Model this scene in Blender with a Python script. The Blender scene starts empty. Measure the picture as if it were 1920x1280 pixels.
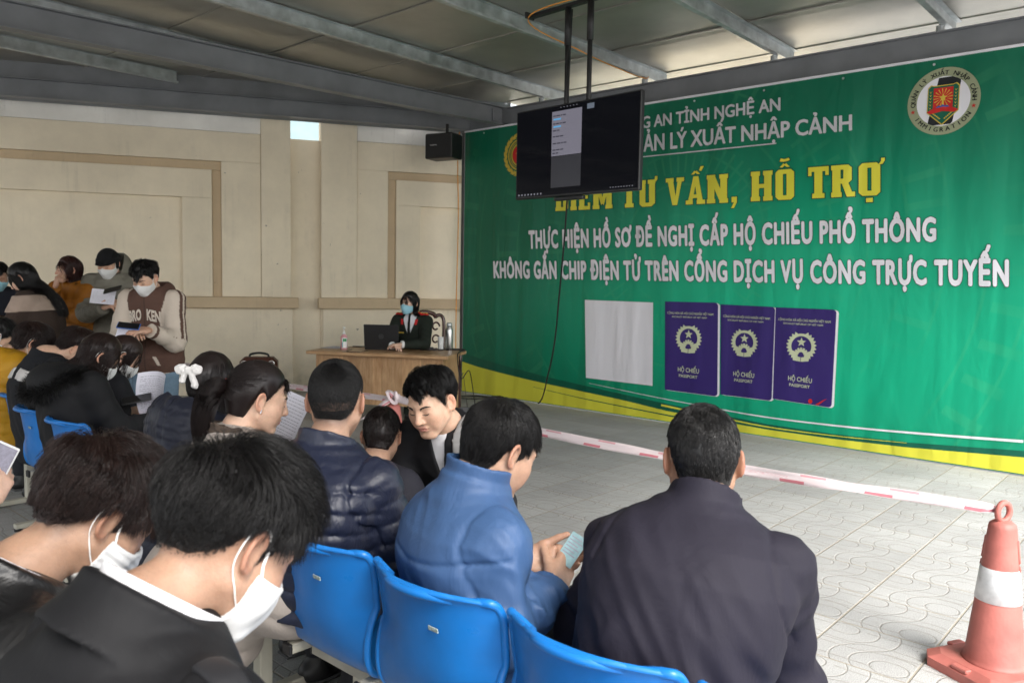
import bpy, math, random
import numpy as np
from mathutils import Matrix, Vector

rng = np.random.default_rng(7)
random.seed(7)
SC = bpy.context.scene
COL = SC.collection

# ------------------------------------------------------------------ camera, sky, sun, exposure
CAMH = 1.5
FPX, CX, CY = 1491.0, 960.0, 640.0
UPc = np.array([0.01754872, -0.99696611, -0.07583283])
RTc = np.array([0.99984512, 0.0175994, 0.0])
FWc = np.cross(UPc, RTc) * 1.0
FWc = np.array([0, 0, 1.0]) - UPc[2] * UPc
FWc /= np.linalg.norm(FWc)
MCW = np.array([RTc, FWc, UPc])          # camera (x right, y down, z fwd) -> world
camd = bpy.data.cameras.new("camera")
camd.sensor_width = 36.0
camd.lens = FPX / 1920 * 36
camd.clip_start = 0.05
camd.clip_end = 400
camd.dof.use_dof = True           # the nearest heads are slightly soft in the photograph
camd.dof.focus_distance = 3.3
camd.dof.aperture_fstop = 6.3
cam = bpy.data.objects.new("camera", camd)
COL.objects.link(cam)
ax, ay, az_ = MCW @ np.array([1, 0, 0]), MCW @ np.array([0, -1, 0]), MCW @ np.array([0, 0, -1])
cam.matrix_world = Matrix(((ax[0], ay[0], az_[0], 0), (ax[1], ay[1], az_[1], 0), (ax[2], ay[2], az_[2], CAMH), (0, 0, 0, 1)))
SC.camera = cam

SUN_EL, SUN_AZ = math.radians(48), math.radians(150)   # overcast: broad soft sun from the open right/back
world = bpy.data.worlds.new("World")
SC.world = world
world.use_nodes = True
wn = world.node_tree
bg = wn.nodes["Background"]
sky = wn.nodes.new("ShaderNodeTexSky")
sky.sky_type = 'NISHITA'
sky.sun_disc = False
sky.sun_elevation = SUN_EL
sky.sun_rotation = SUN_AZ
sky.air_density = 1.0
sky.dust_density = 3.0
sky.ozone_density = 0.6
hs = wn.nodes.new("ShaderNodeHueSaturation")     # overcast: cloud cover takes most of the blue out
hs.inputs["Saturation"].default_value = 0.30
wn.links.new(sky.outputs[0], hs.inputs["Color"])
wn.links.new(hs.outputs[0], bg.inputs["Color"])
bg.inputs["Strength"].default_value = 0.15
sund = bpy.data.lights.new("sun", 'SUN')
sund.energy = 1.2
sund.angle = math.radians(25)
sund.color = (1.0, 0.96, 0.9)
sun = bpy.data.objects.new("sun", sund)
COL.objects.link(sun)
sd = Vector((math.sin(SUN_AZ) * math.cos(SUN_EL), math.cos(SUN_AZ) * math.cos(SUN_EL), math.sin(SUN_EL)))
sun.rotation_euler = sd.to_track_quat('Z', 'Y').to_euler()
SC.view_settings.view_transform = 'Standard'
SC.view_settings.look = 'None'
SC.view_settings.exposure = 1.66
SC.view_settings.gamma = 1.0
SC.view_settings.use_curve_mapping = False
SC.render.engine = 'CYCLES'
SC.cycles.max_bounces = 8
SC.cycles.diffuse_bounces = 5
SC.cycles.glossy_bounces = 3
SC.cycles.use_denoising = True

# ------------------------------------------------------------------ pixel helpers (photo pixels, 1920x1280)
CAMP = np.array([0, 0, CAMH])


def ray(px, py):
    return MCW @ np.array([px - CX, py - CY, FPX])


def at(px, py, Y):
    d = ray(px, py)
    return CAMP + d * (Y / d[1])


def gr(px, py, z=0.0):
    d = ray(px, py)
    return CAMP + d * ((z - CAMH) / d[2])


def onplane(px, py, p0, n):
    d = ray(px, py)
    return CAMP + d * (((p0 - CAMP) @ n) / (d @ n))


# ------------------------------------------------------------------ object helpers
def tag(o, label=None, cat=None, group=None, kind=None):
    if label: o["label"] = label
    if cat: o["category"] = cat
    if group: o["group"] = group
    if kind: o["kind"] = kind
    return o


def empty(name, loc=(0, 0, 0), rz=0.0, label=None, cat=None, group=None):
    o = bpy.data.objects.new(name, None)
    o.empty_display_size = 0.1
    COL.objects.link(o)
    o.location = loc
    o.rotation_euler = (0, 0, rz)
    return tag(o, label, cat, group)


def link(name, me, mat=None, parent=None, smooth=False):
    if mat is not None:
        for m in (mat if isinstance(mat, (list, tuple)) else [mat]):
            me.materials.append(m)
    o = bpy.data.objects.new(name, me)
    COL.objects.link(o)
    if parent is not None: o.parent = parent
    if smooth:
        me.polygons.foreach_set("use_smooth", np.ones(len(me.polygons), dtype=bool))
    return o


class MB:
    """collects vertices and faces of one part"""
    def __init__(s):
        s.v, s.f, s.mi, s.cur = [], [], [], 0

    def add(s, vs, fs):
        b = len(s.v)
        s.v += [tuple(float(c) for c in v) for v in vs]
        s.f += [tuple(b + i for i in f) for f in fs]
        s.mi += [s.cur] * len(fs)
        return s

    def box(s, c, d, rot=None, bev=0.0):
        """centre, full size, optional 3x3 rotation; bev chamfers all edges"""
        hx, hy, hz = d[0] / 2, d[1] / 2, d[2] / 2
        c = np.array(c, float)
        R = np.eye(3) if rot is None else np.array(rot)
        if bev <= 0:
            vs = [c + R @ np.array([x * hx, y * hy, z * hz]) for x in (-1, 1) for y in (-1, 1) for z in (-1, 1)]
            return s.add(vs, [(0, 1, 3, 2), (4, 6, 7, 5), (0, 4, 5, 1), (2, 3, 7, 6), (0, 2, 6, 4), (1, 5, 7, 3)])
        b = min(bev, hx * .9, hy * .9, hz * .9)
        vs, ix = [], {}
        for x in (-1, 1):
            for y in (-1, 1):
                for z in (-1, 1):
                    for a in range(3):
                        p = np.array([x * (hx - (0 if a == 0 else b)), y * (hy - (0 if a == 1 else b)), z * (hz - (0 if a == 2 else b))])
                        ix[(x, y, z, a)] = len(vs)
                        vs.append(c + R @ p)
        F = []
        for a in range(3):
            o1, o2 = [(1, 2), (2, 0), (0, 1)][a]
            for sg in (-1, 1):
                q = []
                for (u, w) in ((-1, -1), (1, -1), (1, 1), (-1, 1)):
                    k = [0, 0, 0]; k[a] = sg; k[o1] = u; k[o2] = w
                    q.append(ix[(k[0], k[1], k[2], a)])
                F.append(tuple(q if sg > 0 else q[::-1]))
        for a in range(3):          # edges along axis a
            o1, o2 = [(1, 2), (2, 0), (0, 1)][a]
            for u in (-1, 1):
                for w in (-1, 1):
                    def K(e, wh):
                        k = [0, 0, 0]; k[a] = e; k[o1] = u; k[o2] = w
                        return ix[(k[0], k[1], k[2], wh)]
                    q = (K(-1, o1), K(1, o1), K(1, o2), K(-1, o2))
                    F.append(q if u * w < 0 else q[::-1])
        for x in (-1, 1):
            for y in (-1, 1):
                for z in (-1, 1):
                    t = (ix[(x, y, z, 0)], ix[(x, y, z, 1)], ix[(x, y, z, 2)])
                    F.append(t if x * y * z > 0 else t[::-1])
        return s.add(vs, F)

    def tube(s, pts, r, n=8, cap=True, flat=None):
        """tube along points; r number or list; flat = (a,b) scale of the section"""
        P = np.array(pts, float)
        m = len(P)
        r = np.full(m, r, float) if np.isscalar(r) else np.array(r, float)
        T = np.gradient(P, axis=0)
        T /= np.linalg.norm(T, axis=1)[:, None] + 1e-9
        ref = np.array([0, 0, 1.0]) if abs(T[0][2]) < .9 else np.array([1.0, 0, 0])
        U = ref - T[0] * (ref @ T[0]); U /= np.linalg.norm(U)
        vs = []
        for i in range(m):
            U = U - T[i] * (U @ T[i]); U /= np.linalg.norm(U)
            W = np.cross(T[i], U)
            for k in range(n):
                a = 2 * math.pi * k / n
                fa, fb = flat or (1, 1)
                vs.append(P[i] + r[i] * (fa * math.cos(a) * U + fb * math.sin(a) * W))
        fs = [(i * n + k, i * n + (k + 1) % n, (i + 1) * n + (k + 1) % n, (i + 1) * n + k) for i in range(m - 1) for k in range(n)]
        if cap:
            fs.append(tuple(range(n))[::-1]); fs.append(tuple((m - 1) * n + k for k in range(n)))
        return s.add(vs, fs)

    def lathe(s, prof, n=24, c=(0, 0, 0)):
        vs = [(c[0] + r * math.cos(2 * math.pi * k / n), c[1] + r * math.sin(2 * math.pi * k / n), c[2] + z) for r, z in prof for k in range(n)]
        m = len(prof)
        fs = [(i * n + k, i * n + (k + 1) % n, (i + 1) * n + (k + 1) % n, (i + 1) * n + k) for i in range(m - 1) for k in range(n)]
        fs.append(tuple(range(n))[::-1]); fs.append(tuple((m - 1) * n + k for k in range(n)))
        return s.add(vs, fs)

    def grid(s, G, flip=False):
        """G: (a,b,3) array"""
        a, b = G.shape[:2]
        fs = [(i * b + j, (i + 1) * b + j, (i + 1) * b + j + 1, i * b + j + 1) for i in range(a - 1) for j in range(b - 1)]
        if flip: fs = [f[::-1] for f in fs]
        return s.add(G.reshape(-1, 3), fs)

    def poly(s, pts):
        return s.add(pts, [tuple(range(len(pts)))])

    def build(s, name, mat=None, parent=None, smooth=False, M=None):
        me = bpy.data.meshes.new(name)
        vs = s.v
        if M is not None:
            A = np.array(M)
            vs = (np.array(vs) @ A[:3, :3].T + A[:3, 3]).tolist()
        me.from_pydata(vs, [], s.f)
        me.update()
        if any(s.mi): me.polygons.foreach_set("material_index", s.mi)
        return link(name, me, mat, parent, smooth)


def rotz(a):
    c, s = math.cos(a), math.sin(a)
    return np.array([[c, -s, 0], [s, c, 0], [0, 0, 1.0]])


def rotx(a):
    c, s = math.cos(a), math.sin(a)
    return np.array([[1, 0, 0], [0, c, -s], [0, s, c]])


def roty(a):
    c, s = math.cos(a), math.sin(a)
    return np.array([[c, 0, s], [0, 1, 0], [-s, 0, c]])


def bez(p, n=20):
    """Catmull-Rom through the points"""
    p = np.array(p, float)
    q = np.vstack([2 * p[0] - p[1], p, 2 * p[-1] - p[-2]])
    out = []
    for i in range(1, len(q) - 2):
        for t in np.linspace(0, 1, n, endpoint=False):
            a, b, c, d = q[i - 1], q[i], q[i + 1], q[i + 2]
            out.append(.5 * (2 * b + (c - a) * t + (2 * a - 5 * b + 4 * c - d) * t * t + (3 * b - a - 3 * c + d) * t ** 3))
    out.append(p[-1])
    return np.array(out)


# ------------------------------------------------------------------ materials
def nodes_of(name):
    m = bpy.data.materials.new(name)
    m.use_nodes = True
    nt = m.node_tree
    return m, nt, nt.nodes["Principled BSDF"]


def mat(name, col, rough=.6, metal=0.0, spec=.5, var=.12, vscale=6.0, bump=0.0, bscale=60.0, coat=0.0, sheen=0.0, emit=None, estr=0.0,
        alpha=1.0, trans=0.0, stretch=None, roughvar=0.0, bdist=.01):
    m, nt, b = nodes_of(name)
    N, L = nt.nodes, nt.links
    b.inputs["Roughness"].default_value = rough
    b.inputs["Metallic"].default_value = metal
    b.inputs["Specular IOR Level"].default_value = spec
    b.inputs["Coat Weight"].default_value = coat
    b.inputs["Sheen Weight"].default_value = sheen
    b.inputs["Transmission Weight"].default_value = trans
    b.inputs["Base Color"].default_value = (*col, 1)
    if emit:
        b.inputs["Emission Color"].default_value = (*emit, 1)
        b.inputs["Emission Strength"].default_value = estr
    tc = N.new("ShaderNodeTexCoord")
    mp = N.new("ShaderNodeMapping")
    L.new(tc.outputs["Object"], mp.inputs[0])
    if stretch: mp.inputs["Scale"].default_value = stretch
    if var > 0:
        n1 = N.new("ShaderNodeTexNoise"); n1.inputs["Scale"].default_value = vscale; n1.inputs["Detail"].default_value = 5
        L.new(mp.outputs[0], n1.inputs["Vector"])
        mr = N.new("ShaderNodeMapRange")
        mr.inputs[1].default_value = .3; mr.inputs[2].default_value = .7
        mr.inputs[3].default_value = 1 - var; mr.inputs[4].default_value = 1 + var
        L.new(n1.outputs["Fac"], mr.inputs[0])
        mx = N.new("ShaderNodeVectorMath"); mx.operation = 'SCALE'
        mx.inputs[0].default_value = col
        L.new(mr.outputs[0], mx.inputs["Scale"])
        L.new(mx.outputs[0], b.inputs["Base Color"])
        if roughvar:
            m2 = N.new("ShaderNodeMapRange"); m2.inputs[1].default_value = .3; m2.inputs[2].default_value = .7
            m2.inputs[3].default_value = rough - roughvar; m2.inputs[4].default_value = rough + roughvar
            L.new(n1.outputs["Fac"], m2.inputs[0]); L.new(m2.outputs[0], b.inputs["Roughness"])
    if bump > 0:
        n2 = N.new("ShaderNodeTexNoise"); n2.inputs["Scale"].default_value = bscale; n2.inputs["Detail"].default_value = 4
        L.new(mp.outputs[0], n2.inputs["Vector"])
        bp = N.new("ShaderNodeBump"); bp.inputs["Strength"].default_value = bump; bp.inputs["Distance"].default_value = bdist
        L.new(n2.outputs["Fac"], bp.inputs["Height"]); L.new(bp.outputs[0], b.inputs["Normal"])
    return m


class NG:
    """small node-math builder"""
    def __init__(s, nt): s.nt = nt

    def val(s, sock, x):
        if isinstance(x, (int, float)): sock.default_value = x
        else: s.nt.links.new(x, sock)

    def m(s, op, a, b=0.0, c=None):
        n = s.nt.nodes.new("ShaderNodeMath"); n.operation = op
        s.val(n.inputs[0], a); s.val(n.inputs[1], b)
        if c is not None: s.val(n.inputs[2], c)
        return n.outputs[0]

    def noise(s, vec, scale, detail=4, rough=.5, dist=0.0):
        n = s.nt.nodes.new("ShaderNodeTexNoise"); n.inputs["Scale"].default_value = scale; n.inputs["Detail"].default_value = detail
        n.inputs["Roughness"].default_value = rough; n.inputs["Distortion"].default_value = dist
        if vec is not None: s.nt.links.new(vec, n.inputs["Vector"])
        return n.outputs["Fac"]

    def remap(s, x, a, b, c, d, smooth=False):
        n = s.nt.nodes.new("ShaderNodeMapRange")
        if smooth: n.interpolation_type = 'SMOOTHSTEP'
        s.val(n.inputs[0], x)
        for i, v in enumerate((a, b, c, d)): n.inputs[i + 1].default_value = v
        return n.outputs[0]

    def mix(s, fac, a, b):
        n = s.nt.nodes.new("ShaderNodeMix"); n.data_type = 'RGBA'
        s.val(n.inputs[0], fac)
        for k, x in ((6, a), (7, b)):
            if isinstance(x, tuple): n.inputs[k].default_value = (*x[:3], 1)
            else: s.nt.links.new(x, n.inputs[k])
        return n.outputs[2]

    def mapping(s, scale=(1, 1, 1), rot=(0, 0, 0), loc=(0, 0, 0), coord="Object"):
        tc = s.nt.nodes.new("ShaderNodeTexCoord"); mp = s.nt.nodes.new("ShaderNodeMapping")
        mp.inputs["Scale"].default_value = scale; mp.inputs["Rotation"].default_value = rot; mp.inputs["Location"].default_value = loc
        s.nt.links.new(tc.outputs[coord], mp.inputs[0])
        return mp.outputs[0]

    def xyz(s, vec):
        n = s.nt.nodes.new("ShaderNodeSeparateXYZ"); s.nt.links.new(vec, n.inputs[0])
        return n.outputs

    def bump(s, h, strength, dist=.01, normal=None):
        n = s.nt.nodes.new("ShaderNodeBump"); n.inputs["Strength"].default_value = strength; n.inputs["Distance"].default_value = dist
        s.nt.links.new(h, n.inputs["Height"])
        if normal is not None: s.nt.links.new(normal, n.inputs["Normal"])
        return n.outputs[0]


# banner frame: u1 runs along the banner to the left/far end, n1 points at it
U1 = np.array([-0.7476, 0.66415, 0.0]); U1 /= np.linalg.norm(U1)
N1 = np.array([0.66415, 0.7476, 0.0]); N1 /= np.linalg.norm(N1)
BANN = 7.483
WU = np.array([math.cos(math.radians(18)), math.sin(math.radians(18)), 0])     # along the back wall
WN = np.array([WU[1], -WU[0], 0])                                               # out of the wall, to the camera
W0 = np.array([-2.83, 10.30, 0])


def bn(t, n, z=0.0):
    """banner-aligned coordinates -> world"""
    return U1 * t + N1 * n + np.array([0, 0, z])

# ================================================================== SETTING
# ---- floor: concrete paving tiles with pressed swirl pattern
def floor_material():
    m, nt, b = nodes_of("paving_tiles")
    g = NG(nt)
    ang = math.atan2(U1[1], U1[0])
    v = g.mapping(rot=(0, 0, -ang), coord="Object")
    o = g.xyz(v)
    T = .40
    u = g.m('DIVIDE', o[0], T); w = g.m('DIVIDE', o[1], T)
    fu, fw = g.m('FRACT', u), g.m('FRACT', w)
    # every other tile is turned by 180 degrees so that the swirls do not march
    iu, iw = g.m('FLOOR', u), g.m('FLOOR', w)

    def rbox(cx, cy, hx, hy, r):
        qx = g.m('SUBTRACT', g.m('ABSOLUTE', g.m('SUBTRACT', fu, cx)), hx - r)
        qy = g.m('SUBTRACT', g.m('ABSOLUTE', g.m('SUBTRACT', fw, cy)), hy - r)
        ax_, ay_ = g.m('MAXIMUM', qx, 0.0), g.m('MAXIMUM', qy, 0.0)
        l = g.m('SQRT', g.m('ADD', g.m('MULTIPLY', ax_, ax_), g.m('MULTIPLY', ay_, ay_)))
        ins = g.m('MINIMUM', g.m('MAXIMUM', qx, qy), 0.0)
        return g.m('ABSOLUTE', g.m('SUBTRACT', g.m('ADD', l, ins), r))
    d = rbox(.30, .78, .50, .40, .40)
    for a in ((.26, .80, .34, .28, .28), (.22, .82, .18, .15, .15), (.80, .20, .50, .40, .38), (.84, .18, .33, .27, .27), (.88, .16, .16, .13, .13)):
        d = g.m('MINIMUM', d, rbox(*a))
    for px_ in (.12, .5, .88):
        d = g.m('MINIMUM', d, g.m('ADD', g.m('ABSOLUTE', g.m('SUBTRACT', fw, px_)), g.m('MAXIMUM', g.m('SUBTRACT', .16, g.m('ABSOLUTE', g.m('SUBTRACT', fu, .5 if px_ == .5 else (.2 if px_ > .5 else .8)))), 0.0)))
    groove = g.remap(d, .004, .014, 1, 0, True)
    ex = g.m('MINIMUM', g.m('MINIMUM', fu, g.m('SUBTRACT', 1.0, fu)), g.m('MINIMUM', fw, g.m('SUBTRACT', 1.0, fw)))
    joint = g.remap(ex, .006, .016, 1, 0, True)
    # per tile tone
    cmb = nt.nodes.new("ShaderNodeCombineXYZ"); nt.links.new(iu, cmb.inputs[0]); nt.links.new(iw, cmb.inputs[1])
    wnz = nt.nodes.new("ShaderNodeTexWhiteNoise"); nt.links.new(cmb.outputs[0], wnz.inputs["Vector"])
    tone = g.remap(wnz.outputs["Value"], 0, 1, .90, 1.07)
    speck = g.remap(g.noise(v, 230, 2), .40, .62, .72, 1.18)
    blot = g.remap(g.noise(v, 1.3, 5, .6), .3, .7, .84, 1.10)
    dirt = g.remap(g.noise(v, 5.0, 6, .7), .60, .74, 0, .35)
    fac = g.m('MULTIPLY', g.m('MULTIPLY', tone, speck), blot)
    sc = nt.nodes.new("ShaderNodeVectorMath"); sc.operation = 'SCALE'; sc.inputs[0].default_value = (.425, .425, .415)
    nt.links.new(fac, sc.inputs["Scale"])
    c = g.mix(g.m('MULTIPLY', groove, .42), sc.outputs[0], (.27, .245, .205))
    c = g.mix(g.m('MULTIPLY', joint, .8), c, (.34, .30, .235))
    c = g.mix(dirt, c, (.24, .225, .20))
    c = g.mix(g.remap(g.noise(v, 17, 3, .7), .715, .73, 0, .75), c, (.10, .095, .08))
    nt.links.new(c, b.inputs["Base Color"])
    b.inputs["Roughness"].default_value = .75
    b.inputs["Specular IOR Level"].default_value = .3
    h = g.m('SUBTRACT', g.m('SUBTRACT', g.m('MULTIPLY', g.noise(v, 150, 3), .25), groove), g.m('MULTIPLY', joint, 1.3))
    nt.links.new(g.bump(h, .6, .004), b.inputs["Normal"])
    return m


fl = MB()
fl.poly([(-60, -60, 0), (60, -60, 0), (60, 60, 0), (-60, 60, 0)])
floor = fl.build("pavement", floor_material())
tag(floor, kind="structure")


# ---- boundary wall (cream render with painted bands)
def wall_material(name, col, dirt=.20):
    m, nt, b = nodes_of(name)
    g = NG(nt)
    v = g.mapping()
    base = g.remap(g.noise(v, 1.1, 6, .65), .3, .7, .86, 1.08)
    sc = nt.nodes.new("ShaderNodeVectorMath"); sc.operation = 'SCALE'; sc.inputs[0].default_value = col
    nt.links.new(base, sc.inputs["Scale"])
    vs = g.mapping(scale=(14, 14, .45))
    z = g.xyz(g.mapping())[2]
    streak = g.remap(g.noise(vs, 1.0, 5, .6), .50, .68, 0, 1)
    patch = g.remap(g.noise(v, 1.7, 5, .7), .50, .66, 0, 1)
    st = g.m('MULTIPLY', g.m('MULTIPLY', streak, patch), dirt)
    low = g.m('MULTIPLY', g.remap(z, 0, .5, 1, 0, True), g.remap(g.noise(v, 6, 5), .4, .65, 0, .5))
    c = g.mix(st, sc.outputs[0], (.13, .115, .09))
    c = g.mix(low, c, (.20, .18, .14))
    vor = g.remap(g.noise(v, 7, 4, .8), .70, .715, 0, .7)
    c = g.mix(vor, c, (.17, .16, .14))
    nt.links.new(c, b.inputs["Base Color"])
    b.inputs["Roughness"].default_value = .85
    b.inputs["Specular IOR Level"].default_value = .25
    nt.links.new(g.bump(g.m('ADD', g.noise(v, 40, 5, .6), g.m('MULTIPLY', g.noise(v, 3, 2), 1.5)), .25, .006), b.inputs["Normal"])
    return m


M_CREAM = wall_material("cream_render", (.82, .73, .57))
M_TAN = wall_material("tan_band", (.60, .47, .315), .3)
M_COPING_LIT = wall_material("skylit_coping", (.86, .84, .79), .5)  # whitened: the skylight falling on the coping is put into its colour

wall = empty("boundary_wall", W0, math.radians(18), "cream rendered boundary wall with stepped panels and tan bands behind the waiting people", "wall")


def wbox(mb, s0, s1, z0, z1, d0, d1):
    # wall-local: x along, y into the wall (away from camera) -> face at -d1
    mb.box(((s0 + s1) / 2, -(d0 + d1) / 2, (z0 + z1) / 2), (s1 - s0, d1 - d0, z1 - z0), bev=.004)


SL, SR = -9.0, 8.0
w = MB()
wbox(w, SL, -.04, 0, 3.75, -.30, 0.0)            # wall mass, left
wbox(w, .335, SR, 0, 3.75, -.30, 0.0)
wbox(w, -.04, .335, 0, 3.26, -.30, -.04)         # recess between the pilasters, open above
w.build("wall_core", M_CREAM, wall)
lo = MB()
wbox(lo, SL, -.02, 0, 1.10, 0.002, .05)
wbox(lo, .36, SR, 0, 1.10, 0.002, .05)
lo.build("lower_wall", M_CREAM, wall)
for (a, b_) in ((-.40, -.042), (.337, .79)):
    p = MB(); wbox(p, a, b_, 1.24, 3.72, .002, .10); p.build("pilaster", M_CREAM, wall)
for (a, b_) in ((SL, .05), (.30, SR)):
    p = MB(); wbox(p, a, b_, 1.102, 1.238, .0, .15); p.build("ledge", M_TAN, wall)
for (a, b_) in ((SL, -.402), (.792, SR)):
    p = MB(); wbox(p, a, b_, 3.27, 3.74, .002, .075); p.build("coping", M_COPING_LIT, wall)


def frame(sa, sb, z1, wd, d, m, name):
    p = MB()
    wbox(p, sa, sb, z1 - wd, z1, .002, d)
    wbox(p, sa, sa + wd, 1.24, z1 - wd - .001, .002, d)
    wbox(p, sb - wd, sb, 1.24, z1 - wd - .001, .002, d)
    return p.build(name, m, wall)


# stepped panel frames: outer field, tan groove, inner field, sunk centre
for (sa, sb, ia, ib) in ((-8.6, -.403, -8.1, -.871), (.793, 7.6, 1.198, 7.2)):
    p = MB()
    wbox(p, sa, sb, 2.91, 3.268, .002, .07)
    wbox(p, sa, ia, 1.241, 2.909, .002, .07)
    wbox(p, ib, sb, 1.241, 2.909, .002, .07)
    p.build("panel_border", M_CREAM, wall)
    frame(ia + .001, ib - .001, 2.908, .107, .03, M_TAN, "tan_stripe")
    frame(ia + .109, ib - .109, 2.80, .345 if ia < 0 else .33, .075, M_CREAM, "inner_border")

# pale blue backdrop added beyond the wall for sky that would burn out white
nb_ = empty("sky_backdrop", W0, math.radians(18), "added pale blue backdrop standing in for sky in the slot above the boundary wall", "backdrop")
p = MB(); p.box((-.5, 4.2, 2.3), (6, .3, 4.6)); p.build("backdrop_panel", mat("backdrop_blue", (.24, .33, .36), .85, var=.06), nb_)
p = MB(); p.box((-.5, 4.2, 4.66), (6.3, .7, .12)); p.build("backdrop_cap", M_COPING_LIT, nb_)

# ---- canopy: painted steel beams, galvanised purlins, foil-faced roof sheets
M_STEEL = mat("grey_painted_steel", (.20, .21, .225), rough=.5, var=.15, vscale=3, bump=.05, bscale=30)
M_GALV = mat("galvanised_steel", (.52, .55, .56), rough=.42, metal=.75, var=.25, vscale=9, bump=.06, bscale=25, roughvar=.12)


def foil_material():
    m, nt, b = nodes_of("roof_foil")
    g = NG(nt)
    v = g.mapping()
    n = g.remap(g.noise(v, 1.4, 5, .6), .3, .7, .8, 1.1)
    sc = nt.nodes.new("ShaderNodeVectorMath"); sc.operation = 'SCALE'; sc.inputs[0].default_value = (.50, .485, .445)
    nt.links.new(n, sc.inputs["Scale"])
    nt.links.new(sc.outputs[0], b.inputs["Base Color"])
    b.inputs["Metallic"].default_value = .85
    b.inputs["Roughness"].default_value = .42
    h = g.m('ADD', g.noise(v, 110, 2), g.m('MULTIPLY', g.noise(v, 5, 3), .8))
    nt.links.new(g.bump(h, .5, .006), b.inputs["Normal"])
    return m


M_FOIL = foil_material()
canopy = empty("canopy", bn(3, 3), 0, "steel canopy of grey beams, zinc purlins and foil faced sheets over the waiting area", "canopy")
CI = np.array(canopy.matrix_basis.inverted()) if False else None
CO = bn(3, 3)


def loc(mb_pts):
    return np.array(mb_pts) - CO


def beamI(mb, a, b_, z0, z1, fw=.11, tf=.010, tw=.008, off=0):
    """I section between a and b (xy), bottom z0 top z1"""
    a, b_ = np.array(a[:2]), np.array(b_[:2])
    L = np.linalg.norm(b_ - a); d = (b_ - a) / L
    R = np.array([[d[0], -d[1], 0], [d[1], d[0], 0], [0, 0, 1]])
    c = np.append((a + b_) / 2, 0) - CO
    mb.box(c + [0, 0, (z0 + z1) / 2], (L, tw, z1 - z0 - 2 * tf - .002), R)
    mb.box(c + [0, 0, z0 + tf / 2], (L, fw, tf), R)
    mb.box(c + [0, 0, z1 - tf / 2], (L, fw, tf), R)


# beam over the banner
mb = MB(); beamI(mb, bn(-.95, BANN + .07), bn(7.95, BANN + .07), 3.43, 3.66); mb.build("beam", M_STEEL, canopy)
# rafter beam 1 and edge beam 2
b1a, b1b = np.array([-.182, 10.19]), np.array([-4.146, 6.538])
d1 = (b1a - b1b) / np.linalg.norm(b1a - b1b)
mb = MB(); beamI(mb, b1b - d1 * 9.5, b1a, 3.45, 3.668, .12); 
mb.box(np.append(b1a - d1 * .09, 3.555) - CO + np.array([.014, -.014, 0]), (.16, .006, .15), rotz(math.atan2(d1[1], d1[0])))
for du in (.05, .13):
    for zz in (3.51, 3.60):
        p = np.append(b1a - d1 * du, zz) - CO + np.array([d1[1], -d1[0], 0]) * .010
        mb.tube([p, p + np.array([d1[1], -d1[0], 0]) * .016], .011, 6)
mb.build("beam", M_STEEL, canopy)
b2a, b2b = np.array([-.642, 10.59]), np.array([-5.742, 9.019])
d2 = (b2a - b2b) / np.linalg.norm(b2a - b2b)
mb = MB(); beamI(mb, b2b - d2 * 4, b2a + d2 * .05, 3.45, 3.66, .12)
for du in (.06, .14):
    for zz in (3.51, 3.60):
        p = np.append(b2a - d2 * du, zz) - CO + np.array([d2[1], -d2[0], 0]) * .004
        mb.tube([p, p + np.array([d2[1], -d2[0], 0]) * .016], .011, 6)
mb.build("beam", M_STEEL, canopy)
# gutter tube along the wall side of the edge beam
off = np.array([-d2[1], d2[0]]) * .11
mb = MB(); g0 = np.append(b2b - d2 * 4 + off, 3.475) - CO; g1 = np.append(b2a + d2 * .1 + off, 3.475) - CO
mb.tube([g0, g1], .045, 16); mb.build("gutter", M_STEEL, canopy, True)
# purlins (C channels) with cleats on the banner beam
RT0, RN0 = -.9, -6.0
PT = [1.90 + 1.46 * k for k in range(-1, 8)]
ZP = 3.71
TH = math.atan2(N1[1], N1[0])
for k, t in enumerate(PT):
    mb = MB()
    n0, n1_ = RN0, BANN + .14 + .35
    if t > 7.3: n1_ = 7.49 - (t - 7.42) / .61 - .15
    c = bn(t, (n0 + n1_) / 2, 0) - CO
    R = rotz(TH)
    L = n1_ - n0
    mb.box(c + [0, 0, ZP + .065], (L, .003, .126), R)
    off = U1 * (-.022)
    mb.box(c + off + [0, 0, ZP + .0015], (L, .05, .003), R)
    mb.box(c + off + [0, 0, ZP + .1285], (L, .05, .003), R)
    mb.box(c + U1 * (-.047) + [0, 0, ZP + .012], (L, .003, .018), R)
    mb.build("purlin", M_GALV, canopy)
    if t < 7.3:
        mb = MB(); p = bn(t + .02, BANN + .07) - CO
        mb.box(p + [0, 0, 3.75], (.07, .006, .17), R)
        mb.tube([p + [0, 0, 3.66], p + [0, 0, 3.712]], .035, 10)
        mb.build("cleat", M_GALV, canopy)
# roof sheets: ribs run along the banner; laid with visible lap seams
ZR = ZP + .136
outline_n1 = BANN + 1.6
W = MB()
RT0, RN0 = -.9, -6.0
nn = [n for n in np.arange(RN0, outline_n1 + .01, 1.07)]
for i, n0 in enumerate(nn):
    n1_ = min(n0 + 1.07, outline_n1)
    if n1_ - n0 < .05: continue
    te = 7.48 + (7.49 - n0) * .61
    dz = .004 * (i % 2)
    tt = np.linspace(RT0, te, 60)
    G = np.zeros((60, 9, 3))
    for a, t in enumerate(tt):
        for c_, n in enumerate(np.linspace(n0, n1_ + .03, 9)):
            G[a, c_] = bn(t, n, ZR + dz + .010 * (c_ in (0, 8)) - .002 * math.sin(t * 3 + n * 2)) - CO
    W.grid(G)
    c = bn((te + RT0) / 2, n0 + .02) - CO
    W.box(c + [0, 0, ZR + .001], (te - RT0, .045, .012), rotz(math.atan2(U1[1], U1[0])))
W.build("roof_sheet", M_FOIL, canopy)
mb = MB()
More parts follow.
